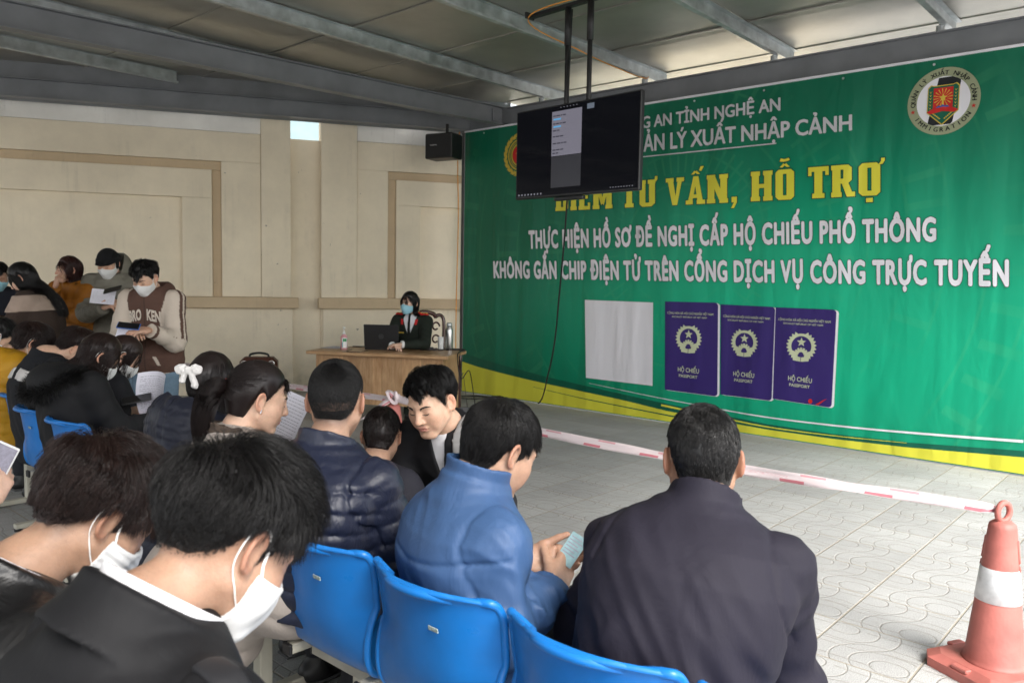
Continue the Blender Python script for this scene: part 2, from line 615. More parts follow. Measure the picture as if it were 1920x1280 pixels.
rt_ = [bn(RT0, RN0), bn(7.36 + (7.49 - RN0) * .61, RN0), bn(7.36 + .61 * (7.49 - outline_n1), outline_n1), bn(RT0, outline_n1)]
mb.add([q - CO + [0, 0, ZR + .05] for q in rt_] + [q - CO + [0, 0, ZR + .08] for q in rt_], [(3, 2, 1, 0), (4, 5, 6, 7), (0, 1, 5, 4), (1, 2, 6, 5), (2, 3, 7, 6), (3, 0, 4, 7)])
mb.build("roof_top", M_STEEL, canopy)
# closing strips between the edge beam, the banner beam and the roof
mb = MB()
nw = np.array([-d2[1], d2[0]]) * .02
q0, q1 = np.append(b2b - d2 * 4 + nw, 0) - CO, np.append(b2a + d2 * .6 + nw, 0) - CO
c = (q0 + q1) / 2; mb.box(c + [0, 0, 3.76], (np.linalg.norm(q1 - q0), .02, .205), rotz(math.atan2(d2[1], d2[0]))); mb.build("fascia", M_STEEL, canopy)
# post at the far end of the banner
mb = MB(); pp = bn(7.60, BANN + .06) - CO
mb.box(pp + [0, 0, 1.715], (.05, .05, 3.43), rotz(TH)); mb.build("post", mat("dark_steel_post", (.07, .075, .08), .5), canopy)
mb = MB(); pp = bn(-.85, BANN + .06) - CO
mb.box(pp + [0, 0, 1.715], (.09, .09, 3.43), rotz(TH)); mb.build("post", M_STEEL, canopy)
# orange flex down the post
M_ORANGE = mat("orange_cable", (.75, .32, .05), .5)
q = bn(7.64, BANN - .02)
cb = MB(); cb.tube(bez([q + [0.02, -.02, 3.44], q + [0.0, -.02, 3.3], q + [0, -.02, 2.9], q + [.015, -.02, 2.3], q + [0, 0, 1.2], q + [0, 0, .4]], 8), .007, 6)
tag(cb.build("electric_cable", M_ORANGE, None, True), "orange cable running down the dark post at the banner's far end", "cable")

# ================================================================== BANNER
BP0 = bn(0, BANN)
T_L = (gr(866, 735) @ U1)
T_R = (gr(1920, 893) @ U1) - .35          # runs on past the frame
BW = T_L - T_R
BH = 3.41


def bsz(px, py):
    p = onplane(px, py, BP0, N1)
    return np.array([T_L - p @ U1, p[2]])


banner = empty("banner", bn(T_L, BANN - .0), math.atan2(-U1[1], -U1[0]), "large green vinyl banner with white and yellow lettering hung behind the desk", "banner")
# banner-local: x = s (to the right/near end), y = into the wall, z up; front faces -y


def vinyl(name, col_fn=None, col=(.5, .5, .5), rough=.36):
    m, nt, b = nodes_of(name)
    g = NG(nt)
    v = g.mapping()
    o = g.xyz(v)
    if col_fn: nt.links.new(col_fn(g, v, o, nt), b.inputs["Base Color"])
    else: b.inputs["Base Color"].default_value = (*col, 1)
    b.inputs["Roughness"].default_value = rough
    b.inputs["Specular IOR Level"].default_value = .35
    # hanging folds: long soft vertical waves, a few diagonal tension creases
    v1 = g.mapping(scale=(1.7, 1, .16)); v2 = g.mapping(scale=(2.3, 1, .9), rot=(0, .6, 0)); v3 = g.mapping(scale=(5, 1, .5))
    h = g.m('ADD', g.m('MULTIPLY', g.noise(v1, 1.6, 2, .4, .3), 1.0), g.m('MULTIPLY', g.noise(v2, 1.3, 3, .5, .6), .35))
    h = g.m('ADD', h, g.m('MULTIPLY', g.noise(v3, 1.2, 2), .15))
    nt.links.new(g.bump(h, .5, .10), b.inputs["Normal"])
    return m


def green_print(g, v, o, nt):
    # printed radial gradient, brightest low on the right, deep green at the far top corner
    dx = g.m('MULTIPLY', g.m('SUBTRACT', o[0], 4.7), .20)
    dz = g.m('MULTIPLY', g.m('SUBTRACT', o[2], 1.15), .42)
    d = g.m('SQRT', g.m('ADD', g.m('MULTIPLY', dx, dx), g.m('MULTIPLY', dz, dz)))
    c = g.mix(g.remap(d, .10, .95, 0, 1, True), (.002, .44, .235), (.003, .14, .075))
    # faint bronze-drum ornament: concentric rings with dashes
    rx = g.m('SUBTRACT', o[0], 3.2); rz = g.m('SUBTRACT', o[2], 1.9)
    r = g.m('SQRT', g.m('ADD', g.m('MULTIPLY', rx, rx), g.m('MULTIPLY', rz, rz)))
    a = g.m('ARCTAN2', rz, rx)
    ring = g.remap(g.m('ABSOLUTE', g.m('SUBTRACT', g.m('FRACT', g.m('MULTIPLY', r, 3.1)), .5)), .44, .48, 0, 1)
    band = g.m('GREATER_THAN', g.m('SINE', g.m('MULTIPLY', r, 8.5)), .2)
    spoke = g.m('MULTIPLY', g.remap(g.m('SINE', g.m('MULTIPLY', a, 60.0)), .55, .8, 0, 1), band)
    nz = g.remap(g.noise(v, 1.4, 3), .42, .6, 0, 1)
    pat = g.m('MULTIPLY', g.m('MAXIMUM', ring, spoke), nz)
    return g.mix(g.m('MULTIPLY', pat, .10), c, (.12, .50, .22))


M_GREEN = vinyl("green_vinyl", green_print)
M_DKGREEN = vinyl("dark_green_vinyl", col=(.004, .11, .065))
M_YELLOW = vinyl("yellow_vinyl", col=(.70, .68, .06))
M_LETTER = vinyl("white_vinyl", col=(.80, .79, .84))
M_LETTERG = vinyl("pale_grey_vinyl", col=(.62, .62, .66))
M_GOLD = vinyl("gold_vinyl", col=(.78, .72, .06))
M_EDGE = vinyl("letter_outline", col=(.008, .10, .065))
M_NAVY = vinyl("passport_navy", col=(.035, .018, .15), rough=.42)
M_BLACKV = vinyl("black_vinyl", col=(.01, .012, .015))
M_RED = vinyl("red_vinyl", col=(.55, .02, .02))
M_CREST = vinyl("crest_gold", col=(.60, .45, .06))
M_PALEGOLD = vinyl("pale_gold_foil", col=(.58, .62, .42))
M_OLIVE = vinyl("olive_ring", col=(.32, .35, .22))
M_BLUEV = vinyl("blue_vinyl", col=(.05, .10, .35))

p = MB()
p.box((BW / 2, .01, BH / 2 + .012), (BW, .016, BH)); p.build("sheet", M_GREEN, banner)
p = MB(); p.box((BW / 2, .0, BH + .020), (BW, .03, .02)); p.build("top_hem", M_LETTER, banner)


def flat(name, pts, mt, layer=1, parent=None):
    p = MB(); y = -.0015 * layer
    p.poly([(a, y, z) for a, z in pts])
    return p.build(name, mt, parent or banner)


def bpts(L): return [tuple(bsz(*q)) for q in L]


up = bpts([(863, 677), (895, 687), (932, 697), (980, 709), (1024, 719), (1080, 731), (1160, 748), (1251, 770), (1350, 789), (1440, 805), (1560, 822), (1700, 838), (1919, 857)])
up[0] = (0.0, up[0][1]); up.append((BW, up[-1][1] - .01))
flat("yellow_band", [(0, .02)] + up + [(BW, .02)], M_YELLOW, 2)
dk = bpts([(863, 660), (900, 672), (952, 687), (1024, 706), (1080, 719), (1160, 737), (1251, 757), (1350, 777), (1440, 795), (1560, 813), (1700, 829), (1919, 845)])
dk[0] = (0.0, dk[0][1]); dk.append((BW, dk[-1][1] - .01))
flat("dark_band", up + dk[::-1], M_DKGREEN, 1)


def stroke(name, L, w0, w1, mt, layer=3):
    q = bez([np.append(x, 0) for x in L], 6)[:, :2]
    wv = np.linspace(w0, w1, len(q))
    flat(name, [(a, z + k / 2) for (a, z), k in zip(q, wv)] + [(a, z - k / 2) for (a, z), k in list(zip(q, wv))[::-1]], mt, layer)


stroke("white_swoosh", bpts([(1105, 718), (1224, 743), (1330, 763), (1440, 782), (1600, 801), (1760, 815), (1919, 827)]), .004, .022, M_LETTER)
stroke("green_swoosh", bpts([(1000, 725), (1100, 748), (1251, 778), (1350, 797)]), .004, .018, M_DKGREEN)
stroke("yellow_swoosh", bpts([(1240, 759), (1350, 782), (1440, 800), (1560, 816), (1700, 830)]), .020, .004, M_YELLOW)


# lettering ---------------------------------------------------------------
def text_mesh(body, bold=0.0, space=1.0):
    c = bpy.data.curves.new("text", 'FONT')
    c.body = body
    c.offset = bold
    c.space_character = space
    c.resolution_u = 3
    o = bpy.data.objects.new("text", c)
    COL.objects.link(o)
    dg = bpy.context.evaluated_depsgraph_get()
    dg.update()
    me = bpy.data.meshes.new_from_object(o.evaluated_get(dg))
    v = np.zeros(len(me.vertices) * 3); me.vertices.foreach_get("co", v)
    v = v.reshape(-1, 3)[:, :2].copy()
    f = [tuple(p.vertices) for p in me.polygons]
    COL.objects.unlink(o); bpy.data.objects.remove(o); bpy.data.curves.remove(c); bpy.data.meshes.remove(me)
    return v, f


CAPH = None


def caph():
    global CAPH
    if CAPH is None:
        v, f = text_mesh("H"); CAPH = v[:, 1].max()
    return CAPH


def put_text(name, body, TL, BL, TR, BR, mt, parent=None, bold=.0, outline=0.0, layer=3, suffix=None, mto=None, space=1.0):
    """cap-height quad (banner s,z of the left cap top/bottom and right cap top/bottom); warps the text into it"""
    H = caph()
    horns = [i for i, c in enumerate(body) if c == 'Ơ']       # the horned O is drawn as O plus its horn
    body = body.replace('Ơ', 'O')
    ref = text_mesh(suffix or body, 0, space)[0]
    v0, v1 = ref[:, 0].min(), ref[:, 0].max()
    TL, BL, TR, BR = [np.array(q) for q in (TL, BL, TR, BR)]
    res = []
    for k, (bd, m_, ly) in enumerate(((bold, mt, layer + 1), (bold + outline, mto, layer))):
        if k and outline <= 0: break
        v, f = text_mesh(body, 0, space)
        for i in horns:
            xr = text_mesh(body[:i + 1], 0, space)[0][:, 0].max()
            hp = np.array([(-.12, .80), (.02, .84), (.12, .98), (.12, 1.12), (-.01, 1.12), (-.01, .99)]) * H + [xr, 0]
            f = f + [(len(v), len(v) + 1, len(v) + 2, len(v) + 5), (len(v) + 2, len(v) + 3, len(v) + 4, len(v) + 5)]
            v = np.concatenate([v, hp])
        x = v[:, 0] - (v[:, 0].max() - v1 if suffix else 0)       # a suffix aligns the right edges
        p = MB()
        for i in range(9 if bd > 0 else 1):
            ox, oy = (0, 0) if i == 8 or bd <= 0 else (bd * math.cos(i * math.pi / 4), bd * .8 * math.sin(i * math.pi / 4))
            a = ((x + ox - v0) / (v1 - v0))[:, None]; h = ((v[:, 1] + oy) / H)[:, None]
            q = (BL + (BR - BL) * a) * (1 - h) + (TL + (TR - TL) * a) * h
            p.add([(s, -.0015 * ly - .00004 * i, z) for s, z in q], f)
        # make faces look out of the banner (-y)
        p.f = [t[::-1] if np.cross(np.array(p.v[t[1]]) - p.v[t[0]], np.array(p.v[t[2]]) - p.v[t[0]])[1] > 0 else t for t in p.f]
        res.append(p)
    o = res[0].build(name, mt, parent or banner)
    if outline > 0: res[1].build("outline", mto, o)
    return o


def quad(*L): return [bsz(*q) for q in L]


put_text("heading_text", "CÔNG AN TỈNH NGHỆ AN", *quad((1227, 217), (1227, 238), (1463, 184), (1463, 207)), M_LETTERG, bold=.030, suffix="AN TỈNH NGHỆ AN")
put_text("heading_text", "PHÒNG QUẢN LÝ XUẤT NHẬP CẢNH", *quad((1258, 250), (1258, 279), (1597, 216), (1597, 244)), M_LETTERG, bold=.030, suffix="LÝ XUẤT NHẬP CẢNH")
u0, u1_ = bsz(1160, 299), bsz(1456, 269)
flat("underline", [(u0[0], u0[1] + .006), (u1_[0], u1_[1] + .006), (u1_[0], u1_[1] - .006), (u0[0], u0[1] - .006)], M_LETTERG, 3)
put_text("notice_text", "THỰC HIỆN HỒ SƠ ĐỀ NGHỊ CẤP HỘ CHIẾU PHỔ THÔNG", *quad((992, 434), (993, 465), (1754, 409), (1754, 451)), M_LETTER, bold=.050, outline=.030, mto=M_EDGE, space=1.12)
put_text("notice_text", "KHÔNG GẮN CHIP ĐIỆN TỬ TRÊN CỔNG DỊCH VỤ CÔNG TRỰC TUYẾN", *quad((926, 491), (927, 520), (1890, 489), (1890, 535)), M_LETTER, bold=.050, outline=.030, mto=M_EDGE, space=1.12)

# heavy condensed slab letters of the title, built from bars
def slab(ch):
    """list of convex polygons in a cell of height 1; returns (width, polys)"""
    S, T = .235, .15                     # stem width, slab thickness
    R = lambda x0, y0, x1, y1: [(x0, y0), (x1, y0), (x1, y1), (x0, y1)]
    def serif(x, y, wd=.30): return R(x - wd / 2, y, x + wd / 2, y + T)
    def stem(x, sl=True, y0=0, y1=1):
        L = [R(x - S / 2, y0, x + S / 2, y1)]
        if sl: L += [serif(x, 0), serif(x, 1 - T)]
        return L
    def bowl(x0, x1, y0, y1, c=.10, s=S, right_only=False):
        L = [R(x1 - s, y0 + c, x1, y1 - c)]
        L += [[(x0, y1 - T), (x1 - c, y1 - T), (x1 - c, y1), (x0, y1)], [(x0, y0), (x1 - c, y0), (x1 - c, y0 + T), (x0, y0 + T)]]
        L += [[(x1 - s, y1 - c), (x1, y1 - c), (x1 - c, y1), (x1 - s, y1)], [(x1 - s, y0), (x1 - c, y0), (x1, y0 + c), (x1 - s, y0 + c)]]
        return L
    def oo(x0, x1):
        c = .10
        L = [R(x0, c, x0 + S, 1 - c), R(x1 - S, c, x1, 1 - c), R(x0 + c, 0, x1 - c, T), R(x0 + c, 1 - T, x1 - c, 1)]
        L += [[(x0, 1 - c), (x0 + S, 1 - c), (x0 + S, 1), (x0 + c, 1)], [(x1 - S, 1 - c), (x1, 1 - c), (x1 - c, 1), (x1 - S, 1)]]
        L += [[(x0 + c, 0), (x0 + S, 0), (x0 + S, c), (x0, c)], [(x1 - S, 0), (x1 - c, 0), (x1, c), (x1 - S, c)]]
        return L
    def circ(x):
        return [[(x - .16, 1.07), (x - .06, 1.07), (x + .02, 1.15), (x - .04, 1.2)], [(x + .16, 1.07), (x + .06, 1.07), (x - .02, 1.15), (x + .04, 1.2)]]
    if ch == 'D': return .62, stem(.15) + bowl(.1, .60, 0, 1) + [R(-.06, .44, .36, .56)]
    if ch == 'I': return .32, stem(.16)
    if ch == 'E': return .56, stem(.15) + [R(.1, 0, .52, T), R(.1, 1 - T, .52, 1), R(.1, .44, .42, .57), R(.42, 0, .52, .28), R(.42, .72, .52, 1)] + circ(.30) + [[(.33, 1.2), (.45, 1.2), (.45, 1.26), (.33, 1.26)], R(.40, 1.22, .47, 1.34), R(.30, 1.31, .47, 1.37)]
    if ch == 'M': return .86, stem(.15) + stem(.71) + [[(.1, 1), (.28, 1), (.48, .28), (.38, .14)], [(.76, 1), (.58, 1), (.38, .28), (.48, .14)]]
    if ch == 'T': return .60, stem(.30, False) + [serif(.30, 0, .36), R(0, 1 - T, .60, 1), R(0, .72, .10, 1), R(.50, .72, .60, 1)]
    if ch == 'U': return .68, [R(.05, .1, .05 + S, 1), R(.43, .1, .43 + S, 1), R(.15, 0, .53, T), [(.15, 0), (.25, 0), (.25, .1), (.05, .1)], [(.43, 0), (.53, 0), (.63, .1), (.43, .1)], serif(.15, 1 - T), serif(.53, 1 - T), [(.60, .9), (.68, .9), (.76, 1.0), (.76, 1.12), (.66, 1.12), (.66, 1.02)]]
    if ch == 'V': return .68, [[(.05, 1), (.26, 1), (.43, 0), (.25, 0)], [(.63, 1), (.47, 1), (.32, .0), (.43, 0)], serif(.15, 1 - T), serif(.55, 1 - T, .28)]
    if ch == 'A': return .70, [[(.06, 0), (.22, 0), (.42, 1), (.28, 1)], [(.44, 0), (.64, 0), (.46, 1), (.30, 1)], R(.16, .22, .5, .35), serif(.13, 0, .26), serif(.55, 0, .30)] + circ(.36) + [[(.48, 1.2), (.56, 1.17), (.66, 1.34), (.54, 1.34)]]
    if ch == 'N': return .72, stem(.14) + stem(.58) + [[(.05, 1), (.26, 1), (.67, 0), (.47, 0)]]
    if ch == ',': return .30, [R(.06, 0, .24, .19), [(.14, 0), (.24, 0), (.14, -.2), (.04, -.2)]]
    if ch == 'H': return .70, stem(.15) + stem(.55) + [R(.15, .43, .55, .57)]
    if ch == 'O': return .62, oo(.02, .60) + circ(.31) + [[(.15, 1.27), (.19, 1.37), (.30, 1.33), (.28, 1.25)], [(.28, 1.25), (.30, 1.33), (.43, 1.37), (.47, 1.30), (.41, 1.27)]]
    if ch == 'Q': return .66, oo(.02, .60) + [R(.22, -.2, .40, -.07), [(.55, .92), (.66, .94), (.72, 1.04), (.72, 1.12), (.62, 1.12), (.62, 1.04)]]
    if ch == 'R': return .68, stem(.15) + bowl(.1, .58, .42, 1) + [[(.28, .48), (.46, .5), (.64, 0), (.44, 0)], serif(.57, 0, .2)]
    return .26, []


def title():
    word = "DIEM TUVAN, HO TRQ"
    word = "DIEM TU VAN, HO TRQ"
    words, x = [[]], 0
    for ch in word:
        w_, L = slab(ch)
        if ch == ' ': words.append([])
        words[-1] += [[(a + x, b_) for a, b_ in q] for q in L]
        x += w_ + .07
    X = x - .07 - .06
    TL, BL, TR, BR = quad((1042, 351), (1042, 396), (1651, 304), (1651, 366))

    def warp(q):
        a, h = q[0] / X, q[1]
        return (BL + (BR - BL) * a) * (1 - h) + (TL + (TR - TL) * a) * h

    for polys in words:
        root = None
        for nm, grow, mt_, ly in (("title_word", 0, M_GOLD, 4), ("outline", .022, M_EDGE, 3)):
            p = MB()
            for i, q in enumerate(polys):
                q = np.array(q)
                if grow: q = q + np.sign(q - q.mean(0)) * grow * 1.2
                z = [warp(k) for k in q]
                ar = sum(z[k][0] * z[(k + 1) % len(z)][1] - z[(k + 1) % len(z)][0] * z[k][1] for k in range(len(z)))
                if ar < 0: z = z[::-1]
                p.poly([(s, -.0015 * ly - .00004 * (i % 13), zz) for s, zz in z])
            o = p.build(nm, mt_, root or banner)
            root = root or o


title()

# QR panel stays as an empty white square
flat("white_square", quad((1097, 562), (1099, 708), (1224, 723), (1225, 567)), M_LETTER, 3)


def disc(c, rx, rz, n=40, a0=0, a1=2 * math.pi):
    return [(c[0] + rx * math.cos(a), c[1] + rz * math.sin(a)) for a in np.linspace(a0, a1, n, endpoint=a1 - a0 < 6.2)]


def star(c, r, rot=0, k=.42):
    return [(c[0] + (r if i % 2 == 0 else r * k) * math.sin(rot + i * math.pi / 5), c[1] + (r if i % 2 == 0 else r * k) * math.cos(rot + i * math.pi / 5)) for i in range(10)]


def ringpoly(mb, c, r0, r1, y, n=48, a0=0, a1=2 * math.pi):
    A = np.linspace(a0, a1, n)
    for i in range(n - 1):
        q = [(c[0] + r * math.cos(a), y, c[1] + r * math.sin(a)) for r, a in ((r0, A[i]), (r1, A[i]), (r1, A[i + 1]), (r0, A[i + 1]))]
        mb.poly(q)


def starfan(mb, c, r, y, rot=0):
    s = star(c, r, rot)
    for i in range(10):
        mb.poly([(c[0], y, c[1]), (s[(i + 1) % 10][0], y, s[(i + 1) % 10][1]), (s[i][0], y, s[i][1])])


# three printed passports
def pass_quad(q4):
    return [np.array(bsz(*q)) for q in q4]      # TL TR BR BL


def lerp_quad(Q, a, h):
    TL, TR, BR, BL = Q
    return (BL + (BR - BL) * a) * (1 - h) + (TL + (TR - TL) * a) * h


PASS = [[(1247.4, 565), (1346.8, 567.5), (1345.4, 743), (1247, 730)], [(1352, 570.6), (1453.8, 575.5), (1447, 751), (1351, 739)], [(1455, 576), (1569, 580.6), (1559.4, 764), (1449.5, 747)]]
for k, q4 in enumerate(PASS):
    Q = pass_quad(q4)
    rr = .06
    cn = []
    for (a, h, s0) in ((0, 0, 0), (1, 0, 1), (1, 1, 2), (0, 1, 3)):
        if a == 1:
            ca, ch = (1 - rr, rr * .6 if h == 0 else 1 - rr * .6)
            for i in range(6):
                th = -math.pi / 2 + i * math.pi / 10 if h == 0 else i * math.pi / 10
                cn.append(lerp_quad(Q, ca + rr * math.cos(th), ch + rr * .6 * math.sin(th)))
        else: cn.append(lerp_quad(Q, a, h))
    pg = flat("page_edge", [(a + .022, z - .004) for a, z in cn], M_LETTER, 2 + k * .5)
    ps = flat("printed_passport", [tuple(c) for c in cn], M_NAVY, 3 + k * .5)
    C = lambda a, h: lerp_quad(Q, a, h)
    dt = MB(); y = -.0015 * (5 + k * .5)
    c = C(.46, .60); W_ = np.linalg.norm(Q[1] - Q[0])
    R0 = W_ * .225
    ringpoly(dt, c, R0 * .74, R0 * .93, y, a0=math.radians(-55), a1=math.radians(235))
    # wheat ears along the ring, ribbon and gear
    for s in (-1, 1):
        for i in range(9):
            a = math.radians(90 + s * (25 + i * 14.5))
            p0 = c + R0 * .97 * np.array([math.cos(a), math.sin(a)])
            dt.poly([(p0[0] + .022 * math.cos(a + b_), y - .0004, p0[1] + .022 * math.sin(a + b_)) for b_ in (0, 2.0, 3.14, 4.3)][::-1])
    starfan(dt, c + np.array([0, R0 * .30]), R0 * .36, y - .0002)
    gc = c + np.array([0, -R0 * .62])
    ringpoly(dt, gc, R0 * .20, R0 * .42, y, 24, 0, math.pi)
    for i in range(7):
        a = math.pi * (i + .5) / 7
        p0 = gc + R0 * .46 * np.array([math.cos(a), math.sin(a)])
        dt.poly([(p0[0] + .014 * math.cos(a + b_), y, p0[1] + .014 * math.sin(a + b_)) for b_ in (.8, 2.3, 3.9, 5.5)][::-1])
    for s in (-1, 1):
        dt.poly([(c[0] + s * R0 * u_, y - .0003, c[1] + R0 * w_) for u_, w_ in ((.02, -.80), (.62, -.72), (.58, -1.05), (.02, -1.12))][::s])
        dt.poly([(c[0] + s * R0 * u_, y - .0003, c[1] + R0 * w_) for u_, w_ in ((.30, -.45), (.72, -.30), (.62, -.70), (.20, -.85))][::s])
    dt.build("state_emblem", M_PALEGOLD, ps)
    for body, a0, a1, h0, h1 in (("CỘNG HÒA XÃ HỘI CHỦ NGHĨA VIỆT NAM", .05, .92, .862, .885), ("SOCIALIST REPUBLIC OF VIET NAM", .14, .80, .825, .842), ("HỘ CHIẾU", .26, .66, .225, .272), ("PASSPORT", .28, .63, .165, .196)):
        put_text("cover_text", body, C(a0, h1), C(a0, h0), C(a1, h1), C(a1, h0), M_PALEGOLD, parent=ps, bold=.012, layer=4 + k * .5)
    if k == 2:
        q = C(.65, .035); e = MB(); e.poly([(a, -.0095, z) for a, z in disc(q, .02, .022)]); q2 = C(.82, .03)
        e.poly([(q2[0] - .05, -.0095, q2[1] - .02), (q2[0] - .02, -.0095, q2[1] - .02), (q2[0] + .06, -.0095, q2[1] + .05), (q2[0] + .02, -.0095, q2[1] + .03)])
        e.build("red_mark", M_RED, ps)

# immigration roundel
LC = bsz(1768.6, 190)
lx = (bsz(1836.4, 190)[0] - bsz(1700.8, 190)[0]) / 2
lz = (bsz(1768, 127)[1] - bsz(1768, 253)[1]) / 2
lr = (lx + lz) / 2
rd = flat("roundel", disc(LC, lr, lr, 64), M_OLIVE, 2)
flat("roundel_field", disc(LC, lr * .735, lr * .735, 56), M_LETTER, 3, rd)
# dark S-shaped band down the middle
sb = []
for i in range(13):
    z = .735 * math.cos(math.radians(17 + i * 12.2)); 
    sb.append(z)
band = MB()
zz = np.linspace(.70, -.70, 24)
for i in range(23):
    q = []
    for z in (zz[i], zz[i + 1]):
        xm = math.sqrt(max(.735 ** 2 - z * z, 0))
        c = .10 + .10 * z - .02
        x0, x1 = max(c - .36 + .05 * z, -xm), min(c + .30 + .05 * z, xm)
        q.append((x0 + .04 * z - .10 * (z < 0) * 0, x1, z))
    band.poly([(LC[0] + lr * q[0][0], -.0062, LC[1] + lr * q[0][2]), (LC[0] + lr * q[1][0], -.0062, LC[1] + lr * q[1][2]), (LC[0] + lr * q[1][1], -.0062, LC[1] + lr * q[1][2]), (LC[0] + lr * q[0][1], -.0062, LC[1] + lr * q[0][2])])
band.build("roundel_band", M_BLACKV, rd)


def shield(s):
    P = [(-.42, .42), (-.34, .50), (-.26, .47), (.26, .47), (.34, .50), (.42, .42), (.42, -.28), (.0, -.66), (-.42, -.28)]
    return [(LC[0] + lr * a * s * .98, LC[1] + lr * (b_ * s - .02)) for a, b_ in P]


flat("shield_edge", shield(1.06), M_CREST, 5, rd)
flat("shield_green", shield(1.0), M_DKGREEN, 6, rd)
flat("shield_red", [(LC[0] + lr * a, LC[1] + lr * b_) for a, b_ in ((-.27, .40), (.27, .40), (.27, -.22), (0, -.30), (-.27, -.22))], M_RED, 7, rd)
ry = MB()
sc0 = LC + np.array([0, lr * .10])
for i in range(16):
    a = 2 * math.pi * i / 16 + .1
    r0, r1 = .08 * lr, .27 * lr
    for_ = [(sc0[0] + r * math.cos(a + d), -.0118, sc0[1] + r * math.sin(a + d)) for r, d in ((r0, 0), (r1, .055), (r1, -.055))]
    ry.poly(for_[::-1])
starfan(ry, sc0, .13 * lr, -.0120)
for s in (-1, 1):
    for i in range(6):
        x, z = LC[0] + lr * s * .345, LC[1] + lr * (.30 - i * .095)
        ry.poly([(x - .04 * lr, -.0118, z + .03 * lr), (x, -.0118, z - .01 * lr), (x + .04 * lr, -.0118, z + .03 * lr), (x, -.0118, z - .045 * lr)][::-1])
        x, z = LC[0] + lr * s * (.07 + i * .04), LC[1] - lr * (.52 - i * .035)
        ry.poly([(x - .03 * lr, -.0118, z), (x, -.0118, z + .03 * lr), (x + .03 * lr, -.0118, z), (x, -.0118, z - .02 * lr)][::-1])
ry.poly([(LC[0] - .03 * lr, -.0119, LC[1] - .28 * lr), (LC[0] - .02 * lr, -.0119, LC[1] + .05 * lr), (LC[0] + .02 * lr, -.0119, LC[1] + .05 * lr), (LC[0] + .03 * lr, -.0119, LC[1] - .28 * lr)])
ry.build("shield_rays", M_CREST, rd)
bl = MB(); bl.poly([(LC[0] + lr * a, -.0122, LC[1] + lr * b_) for a, b_ in ((-.2, -.19), (-.12, -.13), (-.05, -.14), (0, -.10), (.06, -.14), (.12, -.13), (.2, -.19))][::-1]); bl.build("blue_scroll", M_BLUEV, rd)
rb = MB(); rb.poly([(LC[0] + lr * a, -.0126, LC[1] + lr * b_) for a, b_ in ((-.44, -.30), (-.30, -.22), (0, -.17), (.30, -.22), (.44, -.30), (.32, -.36), (0, -.30), (-.32, -.36))][::-1]); rb.build("red_ribbon", M_RED, rd)


def ring_text(body, a_start, a_end, r, size, inward=False):
    """letters around the rim, angles in degrees clockwise from the top"""
    H = caph()
    ws = []
    for ch in body:
        v, f = text_mesh(ch) if ch != ' ' else (np.zeros((0, 2)), [])
        if len(v): v, f = np.concatenate([v + [d, 0] for d in (-.03, 0, .03)]), [tuple(i + k * len(v) for i in t) for k in range(3) for t in f]
        ws.append((v, f))
    n = len(body)
    p = MB()
    for i, (v, f) in enumerate(ws):
        if not len(v): continue
        a = math.radians(a_start + (a_end - a_start) * i / (n - 1))
        x = v[:, 0] - (v[:, 0].min() + v[:, 0].max()) / 2
        k = size / H
        c, s = math.cos(a), math.sin(a)
        if not inward:
            lx_, lz_ = x * k, v[:, 1] * k + r
            X, Z = lx_ * c + lz_ * s, -lx_ * s + lz_ * c
        else:
            lx_, lz_ = x * k, v[:, 1] * k - r - size
            c, s = math.cos(a), math.sin(a)
            X, Z = lx_ * c - lz_ * s, lx_ * s + lz_ * c
        p.add([(LC[0] + a_, -.0048, LC[1] + b_) for a_, b_ in zip(X, Z)], f)
    p.f = [t[::-1] if np.cross(np.array(p.v[t[1]]) - p.v[t[0]], np.array(p.v[t[2]]) - p.v[t[0]])[1] > 0 else t for t in p.f]
    p.build("rim_text", M_BLACKV, rd)


ring_text("QUẢN LÝ XUẤT NHẬP CẢNH", -92, 92, lr * .78, lr * .125)
ring_text("IMMIGRATION", -56, 56, lr * .78, lr * .125, True)
for a in (-106, 106):
    st = MB(); starfan(st, LC + lr * .865 * np.array([math.sin(math.radians(a)), math.cos(math.radians(a))]), lr * .07, -.0048)
    st.build("rim_star", M_RED, rd)

# police crest, half hidden behind the television
EC = bsz(975, 290); er = .235
em = MB(); ringpoly(em, EC, er * .74, er * .82, -.004); ringpoly(em, EC, er * .52, er * .60, -.004)
for i in range(22):
    a = math.radians(100 + i * 8.5) if i < 18 else math.radians(255 + (i - 18) * 4)
    c = EC + er * (.98 + .06 * (i % 2)) * np.array([math.cos(a), math.sin(a)])
    d = a + math.pi / 2 + .5 * (1 if i % 2 else -1)
    em.poly([(c[0] + k * math.cos(d + b_), -.0042 - .0001 * (i % 3), c[1] + k * math.sin(d + b_)) for k, b_ in ((.055, 0), (.022, 1.4), (.05, 3.1), (.022, 4.8))][::-1])
for i in range(60):
    a = 2 * math.pi * i / 60
    c = EC + er * .67 * np.array([math.cos(a), math.sin(a)])
    em.poly([(c[0] + .006 * math.cos(b_), -.004, c[1] + .012 * math.sin(b_)) for b_ in (0, 1.57, 3.14, 4.7)][::-1])
cr = em.build("police_crest", M_CREST, banner)
flat("crest_disc", disc(EC, er * .5, er * .5), M_RED, 3, cr)
sm = MB(); starfan(sm, EC, er * .3, -.006); sm.build("crest_star", M_CREST, cr)
# eyelets along the top hem
for s in np.arange(.35, BW, .75):
    ey = MB(); ey.tube([(s, -.009, BH - .03), (s, -.013, BH - .03)], .011, 10); ey.build("eyelet", M_GALV, banner)

# ================================================================== BODIES: smooth unions of tapered forms, meshed as one surface
f32 = np.float32


def A3(*v): return np.array(v, dtype=f32)


def smin(a, b, k):
    h = np.clip(.5 + .5 * (b - a) / k, 0, 1)
    return b + (a - b) * h - k * h * (1 - h)


